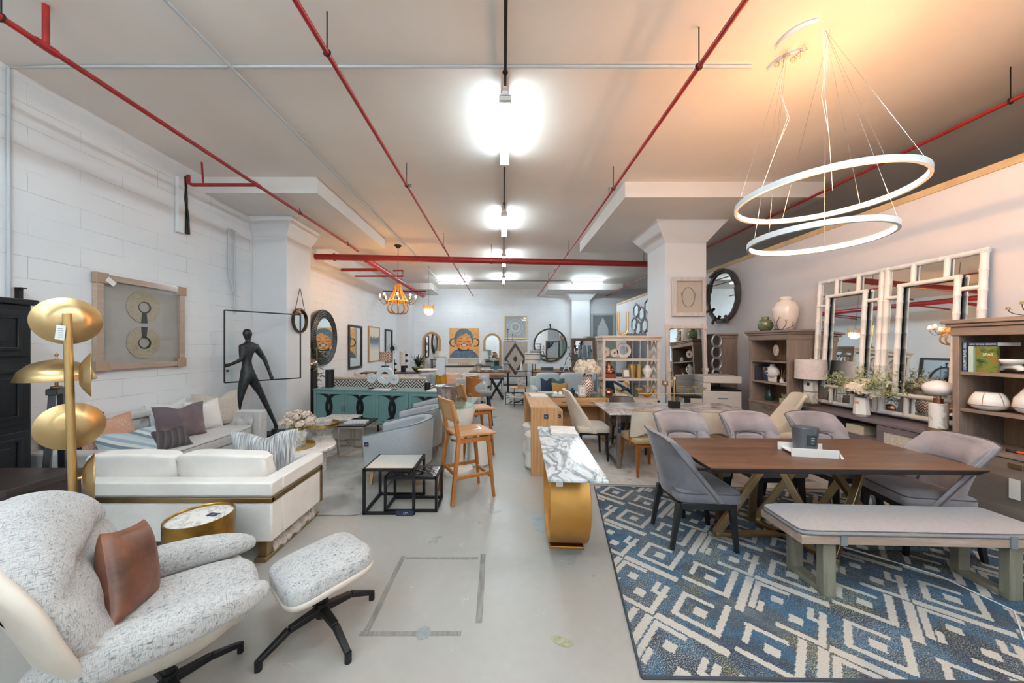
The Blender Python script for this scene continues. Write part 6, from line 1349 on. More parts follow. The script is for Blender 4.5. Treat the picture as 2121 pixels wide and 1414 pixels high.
t = E('flower_vase', 'faceted white vase of cream hydrangeas and pale greenery before the mirrors', 'vase', (4.17, 3.93, 0.831))
MB().lathe([(0.05, 0), (0.075, 0.03), (0.06, 0.2), (0.062, 0.22), (0.055, 0.22)], n=10).build('vase', M['white'], t, smooth=0); MB().box(-0.066, -0.062, -0.025, 0.025, 0.15, 0.18).build('pink_tag', plain('salmon_card', 'e0a088', 0.6), t)
bouquet(t, [(0.0, 0.12, 0.32), (-0.05, 0.03, 0.34), (-0.04, -0.08, 0.31), (0.02, -0.13, 0.29), (0.0, 0.0, 0.37)], 0.08, M['petal'], 0.026, 90, 11, 0.22, 8)
b = MB(); rg = random.Random(9)
for k in range(60):
    a = rg.uniform(0, 2*PI); el = rg.uniform(0.3, 1.2); d = Vector((0.28*math.cos(a), math.sin(a), el)).normalized(); L2 = rg.uniform(0.25, 0.5); p0 = Vector((0, 0, 0.22)); 
    pts = [p0+d*L2*i/5-Vector((0, 0, 1))*0.06*(i/5)**2 for i in range(6)]; b.tube(pts, 0.0015, 4)
    for i in range(2, 6):
        for q_ in range(7): leafblade(b, pts[i]+Vector((rg.uniform(-.02, .02), rg.uniform(-.02, .02), rg.uniform(-.02, .02))), (rg.uniform(-1, 1), rg.uniform(-1, 1), rg.uniform(-.3, 1)), rg.uniform(0.03, 0.06), 0.013, n=2)
tag(b.build('feathery_greenery', M['paleleaf'], t, smooth=180), kind='stuff')

# ---------------------------------------------------------------- round mirror, printer, chain screen
t = E('round_mirror', 'round mirror framed with dark wood blocks high on the right wall', 'mirror', (4.5, 6.95, 2.67))
MB().lathe([(0.0, 0), (0.46, 0)], n=48, cap=False).build('mirror', M['mirror'], t, smooth=0).rotation_euler = (0, -PI/2, 0)
b = MB(); b.ring(ellipse(0.5, 0.54, 56), ellipse(0.44, 0.48, 56), -0.03, 0.05, 'x'); b.build('frame', plain('dark_driftwood', '3b3a3c', 0.6, c2='4d4644', ns=12), t, bev=0.004)
rg = random.Random(2); dm = plain('driftwood_block', '46403d', 0.6, c2='2e3032', ns=10)
for k in range(12):
    a = 2*PI*k/12+rg.uniform(-.1, .1); r = 0.49+rg.uniform(-.01, .02); tn = (0, -math.sin(a), math.cos(a)); c = (-0.04, r*math.cos(a), r*1.08*math.sin(a)); L2 = 0.1
    if k in (8, 10, 11): tn = (0, math.cos(a)*0.9+0.2, math.sin(a)); L2 = 0.09
    MB().bar((c[0]-0.015, c[1]-tn[1]*L2, c[2]-tn[2]*L2), (c[0], c[1]+tn[1]*L2, c[2]+tn[2]*L2), 0.035, 0.05).build('wood_block', dm, t, bev=0.003)
t = E('printer', 'large off-white office printer between the column and the bookcase', 'printer', (3.8, 5.85, 0), -12)
pw = plain('printer_plastic', 'c9c0ba', 0.5); b = MB(); b.box(-0.3, 0.3, 0, 0.55, 0.12, 0.86); b.build('body', pw, t, bev=0.015); MB().box(-0.3, 0.3, 0.0, 0.55, 1.0, 1.12).box(-0.3, -0.18, 0, 0.55, 0.86, 1.0).build('scanner', pw, t, bev=0.012)
MB().box(-0.16, 0.3, 0.02, 0.5, 0.87, 0.89).build('output_tray', M['black'], t)
for z in (0.2, 0.4, 0.6):
    d = MB().box(-0.28, 0.28, -0.012, 0, z, z+0.18).build('paper_drawer', pw, t, bev=0.006); MB().box(-0.08, 0.08, -0.016, -0.012, z+0.13, z+0.15).build('handle', M['steel'], d)
MB().box(-0.62, -0.32, 0.05, 0.4, 0.72, 0.76).build('side_tray', M['black'], t, bev=0.004); MB().box(-0.6, -0.3, 0.05, 0.42, 0.12, 0.72).build('finisher', pw, t, bev=0.01); MB().box(-0.595, -0.5, 0.03, 0.05, 0.5, 0.72).build('dark_panel', M['black'], t)
t = E('chain_screen', 'tall grey metal chain-link mirror panel beside the column', 'mirror', (3.98, 6.3, 0.15))
for k in range(8): 
    r = MB().torus((0, 0, 0.12+0.21*k), 0.085, 0.018, 24, 8, 'y', 0.115).build('link', M['steel'], t); MB().lathe([(0, 0), (0.072, 0)], n=24, cap=False, sy=1.35).build('mirror', M['mirror'], r, smooth=0, loc=(0, 0.01, 0.12+0.21*k)).rotation_euler = (PI/2, 0, 0)
MB().box(-0.1, 0.1, -0.03, 0.03, -0.15, 0.02).build('foot', M['steel'], t)

# ---------------------------------------------------------------- ring pendant
M['led'] = glow('warm_led', 'ffbd7a', RING_E)
alu = plain('white_aluminium', 'd9dfe2', 0.35)
def ring_lamp(label, cx_, cy_, cz, R, anchors):
    t = E('ring_pendant', label, 'pendant light', (cx_, cy_, cz), 0, 'glowing ring pendants')
    MB().lathe([(R, 0), (R, 0.045), (R-0.022, 0.045), (R-0.022, 0.038), (R-0.012, 0.036), (R-0.012, 0.006), (R-0.022, 0.004), (R-0.022, 0), (R, 0)], n=96, cap=False).build('ring', alu, t, smooth=40)
    MB().lathe([(R-0.024, 0.008), (R-0.015, 0.034)], n=96, cap=False).build('led_strip', M['led'], t)
    for a, tx, ty in anchors:
        a = R2(a); MB().tube([((R-0.01)*math.cos(a), (R-0.01)*math.sin(a), 0.04), (tx-cx_, ty-cy_, HC-0.03-cz)], 0.0014, 4).build('wire', M['silver'], t)
    return t
ring_lamp('larger upper glowing ring pendant over the dining table', 2.69, 2.87, 2.895, 0.6, ((20, 2.62, 2.75), (75, 2.66, 2.75), (140, 2.5, 2.98), (200, 2.5, 2.98), (260, 2.62, 2.75), (310, 2.62, 2.75)))
ring_lamp('smaller lower glowing ring pendant over the dining table', 2.68, 2.9, 2.545, 0.48, ((40, 2.7, 2.82), (170, 2.5, 3.0), (190, 2.48, 2.98), (300, 2.66, 2.78)))
for i, (x, y, r, l) in enumerate(((2.53, 2.86, 0.18, 'white half-ring canopy on the ceiling, nearer'), (2.65, 3.13, 0.18, 'white half-ring canopy on the ceiling, farther'))):
    t = E('ceiling_canopy', l+', holding the ring pendants', 'canopy', (x, y, HC-0.032))
    n = 30; A0, A1 = (155, 262) if i == 0 else (165, 262); aa = [R2(A0+(A1-A0)*k/n) for k in range(n+1)]
    MB().prism([(r*math.cos(a), r*math.sin(a)) for a in aa] + [((r-0.05*math.sin(PI*k/n))*math.cos(a), (r-0.05*math.sin(PI*k/n))*math.sin(a)) for k, a in list(enumerate(aa))[::-1]], 0, 0.03).build('crescent_plate', alu, t)
    b = MB(); rg = random.Random(i)
    for k in range(3): b.tube([(-r*0.1*i-0.03+0.03*math.cos(a+k), r*(0.85-1.7*i)*0+0.9*r*(1-2*i)+0.05*k-0.05+0.03*math.sin(a*1.3+k), 0.012+0.015*math.sin(2*a)-0.02) for a in [j*0.8 for j in range(14)]], 0.0018, 4)
    b.build('wire_coil', M['brass'], t)
b = MB()
for k in range(2): b.tube([(2.5+0.02*k, 2.98, HC-0.02), (2.4+0.03*math.sin(3+k), 2.93, 3.9), (2.44+0.02*k, 2.9, 3.6), (2.3, 2.85, 3.3), (2.22, 2.9, 3.0), (2.21, 2.9, 2.95)], 0.0018, 4); b.tube([(2.6+0.02*k, 2.75, HC-0.02), (2.66, 2.8, 3.9), (2.62+0.03*k, 2.78, 3.7), (2.7, 2.8, 3.4), (2.76, 2.83, 2.95)], 0.0018, 4)
tag(b.build('pendant_cable', M['whiteplastic']), 'loose thin power cables hanging between the ceiling canopies and the rings', 'cable')
# ================================================================ column mirror and left wall, far half
t = E('strap_mirror', 'small round mirror hanging from a black strap on the left column', 'mirror', (-3.945, 6.56, 2.14))
MB().lathe([(0, 0), (0.215, 0)], n=44, cap=False).build('mirror', M['mirror'], t, smooth=0).rotation_euler = (0, PI/2, 0)
MB().ring(ellipse(0.235, 0.235, 48), ellipse(0.205, 0.205, 48), -0.015, 0.03, 'x').build('frame', plain('dark_gold_rim', '6e5332', 0.35, 0.8, c2='2b2320', ns=4), t, bev=0.003)
MB().tube([(0.005, -0.16, 0.17), (0.005, -0.01, 0.62), (0.005, 0.01, 0.62), (0.005, 0.16, 0.17)], 0.006, 6).build('strap', M['black'], t)
t = E('oval_mirror', 'large mirror with a wide black beaded rim on the left wall', 'mirror', (XL+0.075, 8.53, 1.86), 3.4)
MB().lathe([(0, 0), (0.48, 0)], n=56, cap=False, sx=1.0, sy=1.0).build('mirror', M['mirror'], t, smooth=0, loc=(0.03, 0, 0)).rotation_euler = (0, PI/2, 0)
b = MB(); b.ring(ellipse(0.70, 0.70, 64), ellipse(0.46, 0.46, 64), 0, 0.022, 'x'); fr_ = b.build('frame', M['blackpaint'], t)
q = NT('beaded_rim'); tc = q.n('ShaderNodeTexCoord'); sp = q.n('ShaderNodeSeparateXYZ'); q.l(tc.outputs['Object'], sp.inputs[0]); an = q.math('FRACT', q.math('MULTIPLY', q.math('ARCTAN2', sp.outputs[2], sp.outputs[1]), 14)); M['bead'] = q.fin(q.ramp(an, [(0, '1a1b1e'), (0.45, '24262a'), (0.5, 'a0a4a9'), (0.7, '2a2c30')]), 0.3, 0.2)  # pale stripe on each bead is a highlight painted into the colour
for k in range(4): MB().torus((0.03, 0, 0), 0.50+0.055*k, 0.024, 64, 8, 'x').build('beaded_ring', M['bead'], fr_)
def wall_mirror_L(name, label, cat, y0, y1, z0, z1, fm, bm, fw=0.07):
    return frame_art(name, label, cat, (XL+0.01, (y0+y1)/2, (z0+z1)/2), 90, y1-y0, z1-z0, fw, 0.04, fm, bm, glass=False)
dkf = plain('charcoal_frame', '38332f', 0.5, c2='2b2724', ns=8)
wall_mirror_L('wall_mirror', 'tall black-framed mirror on the left wall, nearer of two', 'mirror', 10.0, 10.95, 0.95, 2.28, dkf, M['mirror'])
wall_mirror_L('wall_mirror', 'tall black-framed mirror on the left wall, farther of two', 'mirror', 13.1, 13.95, 1.0, 2.3, dkf, M['mirror'])
q = NT('misty_painting'); tc = q.n('ShaderNodeTexCoord'); sp = q.n('ShaderNodeSeparateXYZ'); q.l(tc.outputs['Object'], sp.inputs[0]); zz = q.math('ADD', sp.outputs[2], q.math('MULTIPLY', q.noise(q.coord((9, 1, 1.5)), 2, 4), 0.35))
M['misty'] = q.fin(q.ramp(q.math('ADD', zz, 0.5), [(0.45, 'd9d2c8'), (0.6, 'b9bdbd'), (0.72, '6d7f8a'), (0.88, '66757f'), (0.95, 'ddd3c4')]), 0.7)
t = wall_mirror_L('framed_art', 'tall painting of a misty blue-grey band between the two black mirrors', 'picture', 11.5, 12.5, 1.1, 2.33, M['oakz'], M['misty'], 0.03)

# ---------------------------------------------------------------- teal sideboard
t = E('sideboard', 'long teal sideboard with black interlocking circle fretwork', 'sideboard', (-3.75, 6.69, 0), -9.9); W_ = 2.7; D_ = 0.42
MB().box(0, W_, 0, D_, 0.14, 0.77).build('body', M['teal'], t, bev=0.004); MB().box(-0.01, W_+0.01, -0.015, D_+0.01, 0.77, 0.80).build('top', M['teal'], t, bev=0.003)
for x in (0.06, W_-0.1, W_/2-0.02):
    for y in (0.03, D_-0.07): MB().leg((x+0.02, y+0.02, 0.14), (x+0.02, y+0.02, 0), 0.045, 0.035).build('leg', M['black'], t)
def arcband(cx, cz, R, w, a0, a1, n=20):
    o_ = [(cx+(R+w/2)*math.cos(R2(a0+(a1-a0)*i/n)), cz+(R+w/2)*math.sin(R2(a0+(a1-a0)*i/n))) for i in range(n+1)]
    i_ = [(cx+(R-w/2)*math.cos(R2(a0+(a1-a0)*i/n)), cz+(R-w/2)*math.sin(R2(a0+(a1-a0)*i/n))) for i in range(n+1)]
    return o_ + i_[::-1]
for k in range(4):
    x0 = 0.02+k*(W_-0.04)/4; x1 = x0+(W_-0.04)/4
    d = MB().box(x0+0.003, x1-0.003, -0.012, 0, 0.16, 0.765).build('door', M['teal'], t, bev=0.002)
    MB().ring([(x0+0.005, 0.162), (x1-0.005, 0.162), (x1-0.005, 0.763), (x0+0.005, 0.763)], [(x0+0.055, 0.215), (x1-0.055, 0.215), (x1-0.055, 0.71), (x0+0.055, 0.71)], -0.026, -0.012, 'y').build('door_frame', M['teal'], d, bev=0.002)
    cxm, czm, Rr_ = (x0+x1)/2, 0.4625, 0.225
    for s in (-1, 1):
        c = cxm+s*0.265; rng_ = (97, 263) if s > 0 else (-83, 83); xin = x0+0.06 if s < 0 else x1-0.06
        b = MB(); pts = arcband(cxm+s*0.228, czm, 0.275, 0.064, *((90, 270) if s > 0 else (-90, 90)), n=28)
        pts = [(min(max(x, x0+0.056), x1-0.056), min(max(z, 0.216), 0.709)) for x, z in pts]; b.prism(pts, -0.024-0.002*(s > 0), -0.012, 'y'); b.build('circle_fretwork', M['black'], d, smooth=0)
    hx = x1-0.03 if k % 2 == 0 else x0+0.03
    b = MB(); b.tube([(hx, -0.028, 0.39), (hx, -0.05, 0.395), (hx, -0.05, 0.475), (hx, -0.028, 0.48)], 0.007, 8); b.build('handle', M['silver'], d)
SB = Matrix.Translation((-3.75, 6.69, 0)) @ Matrix.Rotation(R2(-9.9), 4, 'Z')
def sb(x, y, z=0.8005): return tuple(SB @ Vector((x, y, z)))
frost = plain('frosted_stone', 'd4dade', 0.3, c2='bcc8ce', ns=30, bs=0.3, bscale=40)
def disc_on_stand(label, x, y, R, r, hz, mat=frost, base='black', depth=0.02):
    t = E('ring_ornament', label, 'ornament', sb(x, y)); MB().ring(ellipse(R, R, 40, 0, hz), ellipse(r, r*0.95, 40, 0, hz), -depth, depth, 'y').build('ring', mat, t, bev=0.008)
    MB().cyl((0, 0, 0.012), 0.006, hz-R-0.005, 8).build('rod', M['brass'], t); MB().box(-0.05, 0.05, -0.035, 0.035, 0, 0.014).build('base', M[base], t, bev=0.002); return t
disc_on_stand('left small frosted disc ornament on the teal sideboard', 1.13, 0.2, 0.085, 0.017, 0.20)
disc_on_stand('large frosted ring ornament in the middle of the teal sideboard', 1.42, 0.2, 0.17, 0.075, 0.27, depth=0.035)
disc_on_stand('right small frosted disc ornament on the teal sideboard', 1.66, 0.1, 0.095, 0.02, 0.2)
place(MB().box(-0.17, 0.17, -0.08, 0.08, 0, 0.018), 'book', M['card'], 'large white book lying under the frosted ring on the sideboard', 'book', sb(1.43, 0.06), -9.9, bev=0.002)
t = E('coral_ornament', 'orange coral starfish ornament beside the frosted ring', 'ornament', sb(1.56, 0.24)); b = MB()
for k in range(5): b.bar((0, 0, 0.07), (0.055*math.cos(R2(90+72*k)), 0, 0.07+0.06*math.sin(R2(90+72*k))), 0.028, 0.014, 0.006, 0.006)
b.build('star', plain('rust_coral', 'a55a34', 0.6), t)
t = E('glass_vase', 'wide glass bowl vase with a white disc lid on a black ribbed base', 'vase', sb(2.30, 0.2))
MB().cyl((0, 0, 0), 0.058, 0.15, 24).build('ribbed_base', M['black'], t); MB().lathe([(0.03, 0.15), (0.05, 0.19), (0.16, 0.30), (0.17, 0.38)], n=40, cap=False).build('bowl', M['glass'], t); MB().lathe([(0, 0.385), (0.185, 0.385), (0.19, 0.395), (0.18, 0.405), (0, 0.405)], n=44).build('lid', M['white'], t)
place(MB().box(-0.16, 0.16, -0.1, 0.1, 0, 0.02), 'book', M['card'], 'white book near the right end of the teal sideboard', 'book', sb(2.52, 0.1), -6, bev=0.002)
place(MB().box(-0.14, 0.14, -0.09, 0.09, 0, 0.018), 'book', wcov, 'second white book under the glass bowl vase end of the sideboard', 'book', sb(2.5, 0.3), 3, bev=0.002)
amb = plain('amber_glaze', 'd99a1c', 0.35, c2='b87a10', ns=8)
t = E('pedestal_vase', 'amber yellow fluted floor vase behind the teal sideboard', 'vase', (-1.33, 7.25, 0)); b = MB()
b.grid(lambda u, v: ((0.1+0.03*math.sin(PI*v))*(1+0.12*math.cos(10*PI*u))*math.cos(2*PI*u), (0.1+0.03*math.sin(PI*v))*(1+0.12*math.cos(10*PI*u))*math.sin(2*PI*u), v*1.03), 60, 8, True); b.build('body', amb, t, smooth=180)
t = E('oval_mirror_stand', 'white oval panel on a thin gold stand above the amber vase', 'mirror', (-1.3, 7.0, 0)); MB().prism(rrect(0.18, 0.38, 0.088, 8, 0, 1.22), -0.012, 0.0, 'y').build('panel', plain('pale_panel', 'd6dbe3', 0.4), t)
b = MB(); 
for x in (-0.11, 0.11): b.tube([(x, 0, 0), (x, 0, 1.42)], 0.005, 6)
b.tube([(-0.11, 0, 1.42), (0.11, 0, 1.42)], 0.005, 6); b.tube([(-0.11, 0, 0.005), (0.11, 0, 0.005)], 0.005, 6); b.build('stand', M['brass'], t)

# black pedestals, sphere lamp, plant by the column
place(MB().box(-0.09, 0.09, -0.09, 0.09, 0, 1.12), 'pedestal', M['black'], 'slim black pedestal between the left column and the sideboard', 'pedestal', (-4.12, 7.25, 0), bev=0.004)
place(MB().cyl((0, 0, 0), 0.085, 0.36, 32), 'black_cylinder', M['black'], 'black cylinder lamp body on the back left corner of the sideboard', 'lamp', sb(0.13, 0.3))
t = E('sphere_lamp', 'smoked chrome sphere lamp on the slim black pedestal', 'lamp', (-4.12, 7.25, 1.12)); MB().sph((0, 0, 0.13), 0.13, 30, 18).build('sphere', plain('smoked_chrome', '9c8f86', 0.08, 1.0), t, smooth=180)
t = E('potted_plant', 'leafy green plant in a white pot beside the left column', 'plant', (-4.2, 7.6, 0)); MB().lathe([(0.1, 0), (0.13, 0.5), (0.12, 0.5), (0, 0.45)], n=24).build('pot', M['white'], t)
b = MB(); rg = random.Random(21)
for k in range(90):
    a = rg.uniform(0, 2*PI); h = rg.uniform(0.6, 1.65); r = rg.uniform(0.02, 0.12); leafblade(b, (r*math.cos(a), r*math.sin(a), h), (math.cos(a), math.sin(a), rg.uniform(-.2, .8)), rg.uniform(0.09, 0.17), 0.05)
b.build('leaves', M['greenleaf'], t, smooth=180); MB().tube([(0, 0, 0.4), (0.02, 0, 1.0), (0, 0.02, 1.6)], 0.012, 6).build('trunk', M['teak'], t)
# geometric-pattern sofa
q = NT('greek_key_cloth'); tc = q.n('ShaderNodeTexCoord'); sp = q.n('ShaderNodeSeparateXYZ'); q.l(tc.outputs['Object'], sp.inputs[0])
u_ = q.math('MULTIPLY', q.math('ADD', sp.outputs[0], sp.outputs[2]), 14); w_ = q.math('MULTIPLY', q.math('SUBTRACT', sp.outputs[0], sp.outputs[2]), 14)
a_ = q.math('GREATER_THAN', q.math('FRACT', u_), 0.5); c_ = q.math('GREATER_THAN', q.math('FRACT', w_), 0.5); g_ = q.math('GREATER_THAN', q.math('FRACT', q.math('MULTIPLY', sp.outputs[0], 3.5)), 0.5)
f_ = q.math('ADD', q.math('MULTIPLY', a_, g_), q.math('MULTIPLY', c_, q.math('SUBTRACT', 1.0, g_))); M['greek'] = q.fin(q.mix(f_, '3d4042', 'ddd8d2'), 0.85)
t = E('pattern_sofa', 'sofa with a grey and white maze-patterned back behind the teal sideboard', 'sofa', (-4.2, 8.1, 0)); L2 = 2.35
MB().box(0, L2, 0, 0.16, 0.15, 0.83).build('back', M['greek'], t, bev=0.02); MB().box(0.02, L2-0.02, 0.01, 0.15, 0.831, 0.90).build('top_rail', M['beigefab'], t, bev=0.03)
for x in (0, L2-0.16): MB().box(x, x+0.16, 0.16, 0.85, 0.15, 0.65).build('arm', M['greek'], t, bev=0.02)
MB().box(0.16, L2-0.16, 0.16, 0.85, 0.15, 0.42).build('seat', M['beigefab'], t, bev=0.03)
for x in (0.05, L2-0.1):
    for y in (0.04, 0.76): MB().cbox((x+0.02, y, 0.075), (0.05, 0.05, 0.15)).build('leg', M['black'], t)
cushion('cushion', 'pale cushion rising behind the patterned sofa back, left', 'cushion', (-3.5, 8.4, 0.43), 80, 0.55, 0.56, 0.15, M['beigefab'], -8)
cushion('cushion', 'pale cushion rising behind the patterned sofa back, right', 'cushion', (-2.9, 8.45, 0.43), 95, 0.5, 0.52, 0.15, M['cream'], -8)
cushion('cushion', 'small yellow cushion on the patterned sofa', 'cushion', (-3.18, 8.72, 0.43), 90, 0.32, 0.32, 0.1, amb, -8)
# console by the left wall with lamps and agave
t = E('side_console', 'long wooden console against the far left wall holding lamps and a gold bowl', 'console table', (-4.35, 10.2, 0))
MB().box(0, 2.0, 0, 0.5, 0.80, 0.84).build('top', wood('brown_board', '5b4438', '7d6150', 1, 'x', 0.5), t, bev=0.003)
for x in (0.03, 1.93):
    for y in (0.03, 0.43): MB().cbox((x+0.02, y, 0.4), (0.04, 0.04, 0.8)).build('leg', M['black'], t)
q = NT('zigzag_shade'); tc = q.n('ShaderNodeTexCoord'); sp = q.n('ShaderNodeSeparateXYZ'); q.l(tc.outputs['Object'], sp.inputs[0]); z1_ = q.math('PINGPONG', q.math('MULTIPLY', sp.outputs[2], 1.0), 0.09)
s_ = q.math('FRACT', q.math('MULTIPLY', q.math('ADD', sp.outputs[0], z1_), 16)); M['zig'] = q.fin(q.ramp(s_, [(0, '5f544f'), (0.35, 'e0d5c8'), (0.7, 'a88d78')], 'CONSTANT'), 0.8)
t = E('table_lamp', 'lamp with a zigzag-patterned shade on the far left console', 'lamp', (-3.62, 10.4, 0.84)); MB().box(-0.09, 0.09, -0.09, 0.09, 0, 0.2).build('base', M['black'], t); MB().cyl((0, 0, 0.2), 0.012, 0.14, 8).build('stem', M['silver'], t)
MB().lathe([(0.19, 0.33), (0.18, 0.63), (0.178, 0.63), (0.188, 0.33)], n=36, cap=False).build('shade', M['zig'], t)
t = E('table_lamp', 'tall pale cylinder lamp on a small black base, far left console', 'lamp', (-3.1, 10.5, 0.84)); MB().box(-0.06, 0.06, -0.05, 0.05, 0.01, 0.2).build('base', M['black'], t); MB().box(-0.1, 0.14, -0.07, 0.07, 0, 0.01).build('plate', M['black'], t); MB().cyl((-0.02, 0, 0.2), 0.09, 0.44, 28).build('shade', plain('pale_shade', 'd3d6d6', 0.8), t)
t = E('gold_bowl', 'gold and green glass bowl planted with a spiky agave on the far left console', 'bowl', (-2.62, 10.4, 0.84))
MB().lathe([(0.05, 0), (0.11, 0.03), (0.17, 0.11), (0.2, 0.17), (0.19, 0.17), (0.1, 0.05), (0, 0.04)], n=36).build('bowl', plain('gold_green_glaze', '9c9042', 0.2, 0.7, c2='5c6b45', ns=14), t, smooth=180)
b = MB(); rg = random.Random(5)
for k in range(34):
    a = rg.uniform(0, 2*PI); e_ = rg.uniform(0.3, 2.4); leafblade(b, (0, 0, 0.15), (math.cos(a), math.sin(a), e_), rg.uniform(0.38, 0.58), 0.045, droop=0.15)
b.build('agave_leaves', M['darkleaf'], t, smooth=180)
t = E('teapot', 'white lidded pot on the far left console', 'pot', (-3.35, 10.35, 0.84)); MB().lathe([(0.06, 0), (0.1, 0.05), (0.08, 0.11), (0.03, 0.13), (0.02, 0.16), (0, 0.17)], n=24).build('body', M['white'], t, smooth=180)
for i, (x, y, h) in enumerate(((-2.95, 7.9, 1.18), (-2.65, 7.95, 1.42))):
    t = E('sculpture_stand', ('shorter', 'taller')[i]+' thin black rod sculpture with small discs behind the frosted rings', 'sculpture', (x, 9.2, 0.0)); h2 = h+0.1
    MB().cyl((0, 0, 0), 0.1, 0.015, 20).build('base', M['black'], t); MB().tube([(0, 0, 0), (0, 0, h2)], 0.008, 6).build('rod', M['black'], t)
    for k in range(3): MB().torus((0.02, 0, h2-0.12-0.16*k), 0.02, 0.02, 14, 6, 'y').build('disc', M['black'], t)
t = E('disc_sculpture', 'round wire-mesh disc on a black rod beside the zigzag lamp', 'sculpture', (-2.95, 9.0, 0)); MB().tube([(0, 0, 0), (0, 0, 1.78)], 0.008, 6).build('rod', M['black'], t); MB().cyl((0, 0, 0), 0.1, 0.015, 20).build('base', M['black'], t)
b = MB()
for r in (0.04, 0.09, 0.125): b.torus((0, 0, 1.58), r, 0.004 if r > 0.05 else 0.03, 28, 5, 'y')
b.build('wire_disc', M['black'], t)

# ---------------------------------------------------------------- candle chandelier and crystal pendant
bead = plain('amber_wood_beads', 'b98a4a', 0.5, c2='93672f', ns=30)
t = E('chandelier', 'wooden bead chandelier with curled arms and glowing candle bulbs', 'chandelier', (-2.72, 8.75, 2.46))
MB().lathe([(0.0, 0), (0.03, 0.0), (0.09, 0.06), (0.09, 0.075), (0, 0.075)], (0, 0, HC-2.46-0.075), 24).build('canopy', M['black'], t); MB().tube([(0, 0, 0.05), (0, 0, HC-2.46-0.07)], 0.008, 8).build('chain_rod', M['black'], t)
MB().torus((0, 0, 0.34), 0.235, 0.022, 36, 8).build('hoop', bead, t)
def strand(b, f, n, r):
    pts = [f(i/n) for i in range(n+1)]; b.tube(pts, [r*(1+0.25*(i % 2)) for i in range(n+1)], 8)
for k in range(10):
    a = 2*PI*k/10; c, s = math.cos(a), math.sin(a)
    b = MB(); strand(b, lambda w: ((0.055+0.18*w**1.6)*c, (0.055+0.18*w**1.6)*s, 0.80-0.45*w), 26, 0.016); b.build('bead_strand', bead, t)
    b = MB(); strand(b, lambda w: ((0.225+0.05*math.sin(PI*w)-0.165*w**3)*c, (0.225+0.05*math.sin(PI*w)-0.165*w**3)*s, 0.33-0.31*math.sin(PI/2*w)), 22, 0.014); b.build('bead_strand', bead, t)
MB().torus((0, 0, 0.8), 0.055, 0.012, 24, 6).build('top_ring', M['black'], t); MB().torus((0, 0, 0.02), 0.06, 0.01, 24, 6).build('bottom_ring', M['black'], t)
M['bulb'] = glow('candle_bulb_glow', 'ffbe72', BULB_E)
for k in range(8):
    a = 2*PI*(k+0.35)/8; c, s = math.cos(a), math.sin(a)
    ar = MB().tube([((0.24+0.2*w)*c, (0.24+0.2*w)*s, 0.34-0.09*math.sin(PI*w)+0.02*w) for w in [i/10 for i in range(11)]], 0.006, 6).build('arm', M['black'], t)
    MB().lathe([(0.01, 0), (0.045, 0.012), (0.045, 0.018), (0, 0.016)], (0.44*c, 0.44*s, 0.36), 16).cyl((0.44*c, 0.44*s, 0.37), 0.012, 0.07, 10).build('candle_cup', bead, ar)
    MB().sph((0.44*c, 0.44*s, 0.475), (0.016, 0.016, 0.034), 12, 8).build('bulb', M['bulb'], ar, smooth=180)
t = E('crystal_pendant', 'small tiered crystal pendant glowing warm near the back wall', 'pendant light', (-2.42, 11.0, 2.66)); MB().tube([(0, 0, 0.3), (0, 0, HC-2.66)], 0.004, 6).build('cord', M['black'], t)
M['crys'] = glow('crystal_glow_low', 'ffd9a8', 3.0); gc = plain('amber_crystal', 'd8ac6a', 0.2, 0.3)
for R_, z0, z1, m in ((0.16, 0.12, 0.32, gc), (0.12, 0.05, 0.18, M['crys']), (0.07, 0.0, 0.10, M['crys'])):
    b = MB()
    for k in range(20): a = 2*PI*k/20; b.cyl((R_*math.cos(a), R_*math.sin(a), z0), 0.011, z1-z0, 6)
    b.build('crystal_tier', m, t)

# ---------------------------------------------------------------- back wall
def arch_mirror(label, x0, x1, z0, z1, yy=YB-0.02):
    t = E('arched_mirror', label, 'mirror', ((x0+x1)/2, yy, z0), 0, 'arched wooden mirrors on the back wall'); w = (x1-x0)/2; h = z1-z0; n = 24
    def outl(w, h, z): return [(-w, z), (w, z)] + [(w*math.cos(PI*i/n), h-w+w*math.sin(PI*i/n)) for i in range(n+1)]
    o_, i_ = outl(w, h, 0), outl(w-0.1, h-0.1, 0.1); MB().ring(o_, i_, -0.04, 0, 'y').build('frame', wood('amber_oak', 'a8804f', 'c9a270', 1, 'z', 0.5), t); MB().prism(i_, -0.012, -0.006, 'y').build('mirror', M['mirror'], t, smooth=0); return t
arch_mirror('left arched oak-framed mirror on the back wall', -3.67, -2.84, 0.5, 2.29); arch_mirror('right arched oak-framed mirror on the back wall', -0.9, -0.08, 0.35, 2.22)
# painted portrait of a smiling figure (built as flat painted shapes on a canvas)
t = E('painting', 'square orange painting of a smiling face with closed eyes and dark hair', 'picture', (-1.77, YB-0.01, 1.79)); S_ = 0.67
MB().box(-S_, S_, -0.03, 0, -S_, S_).build('canvas', plain('orange_ground', 'd99a55', 0.7, c2='e3ac72', ns=4), t)
def paint(name, poly, m, d): return MB().prism([(x*S_, z*S_) for x, z in poly], -0.03-d, -0.0295, 'y').build(name, m, t, smooth=0)
hair = plain('painted_hair', '2f3540', 0.7, c2='7c8d92', ns=26); skin_ = plain('painted_skin', 'e5a565', 0.7, c2='cf7f42', ns=7); cloth = plain('painted_ruff', '5f7f8d', 0.7, c2='5b4f66', ns=10); dk = plain('painted_line', '2d1f22', 0.7); pinkp = plain('painted_cheek', 'bf4a38', 0.7, c2='d98e5a', ns=20); whp = plain('painted_white', 'ded5cd', 0.7)
paint('collar', [(-1, -1), (1, -1), (0.85, -0.75), (0.55, -0.5), (0.25, -0.42), (-0.4, -0.42), (-0.7, -0.55), (-0.95, -0.85)], cloth, 0.001)
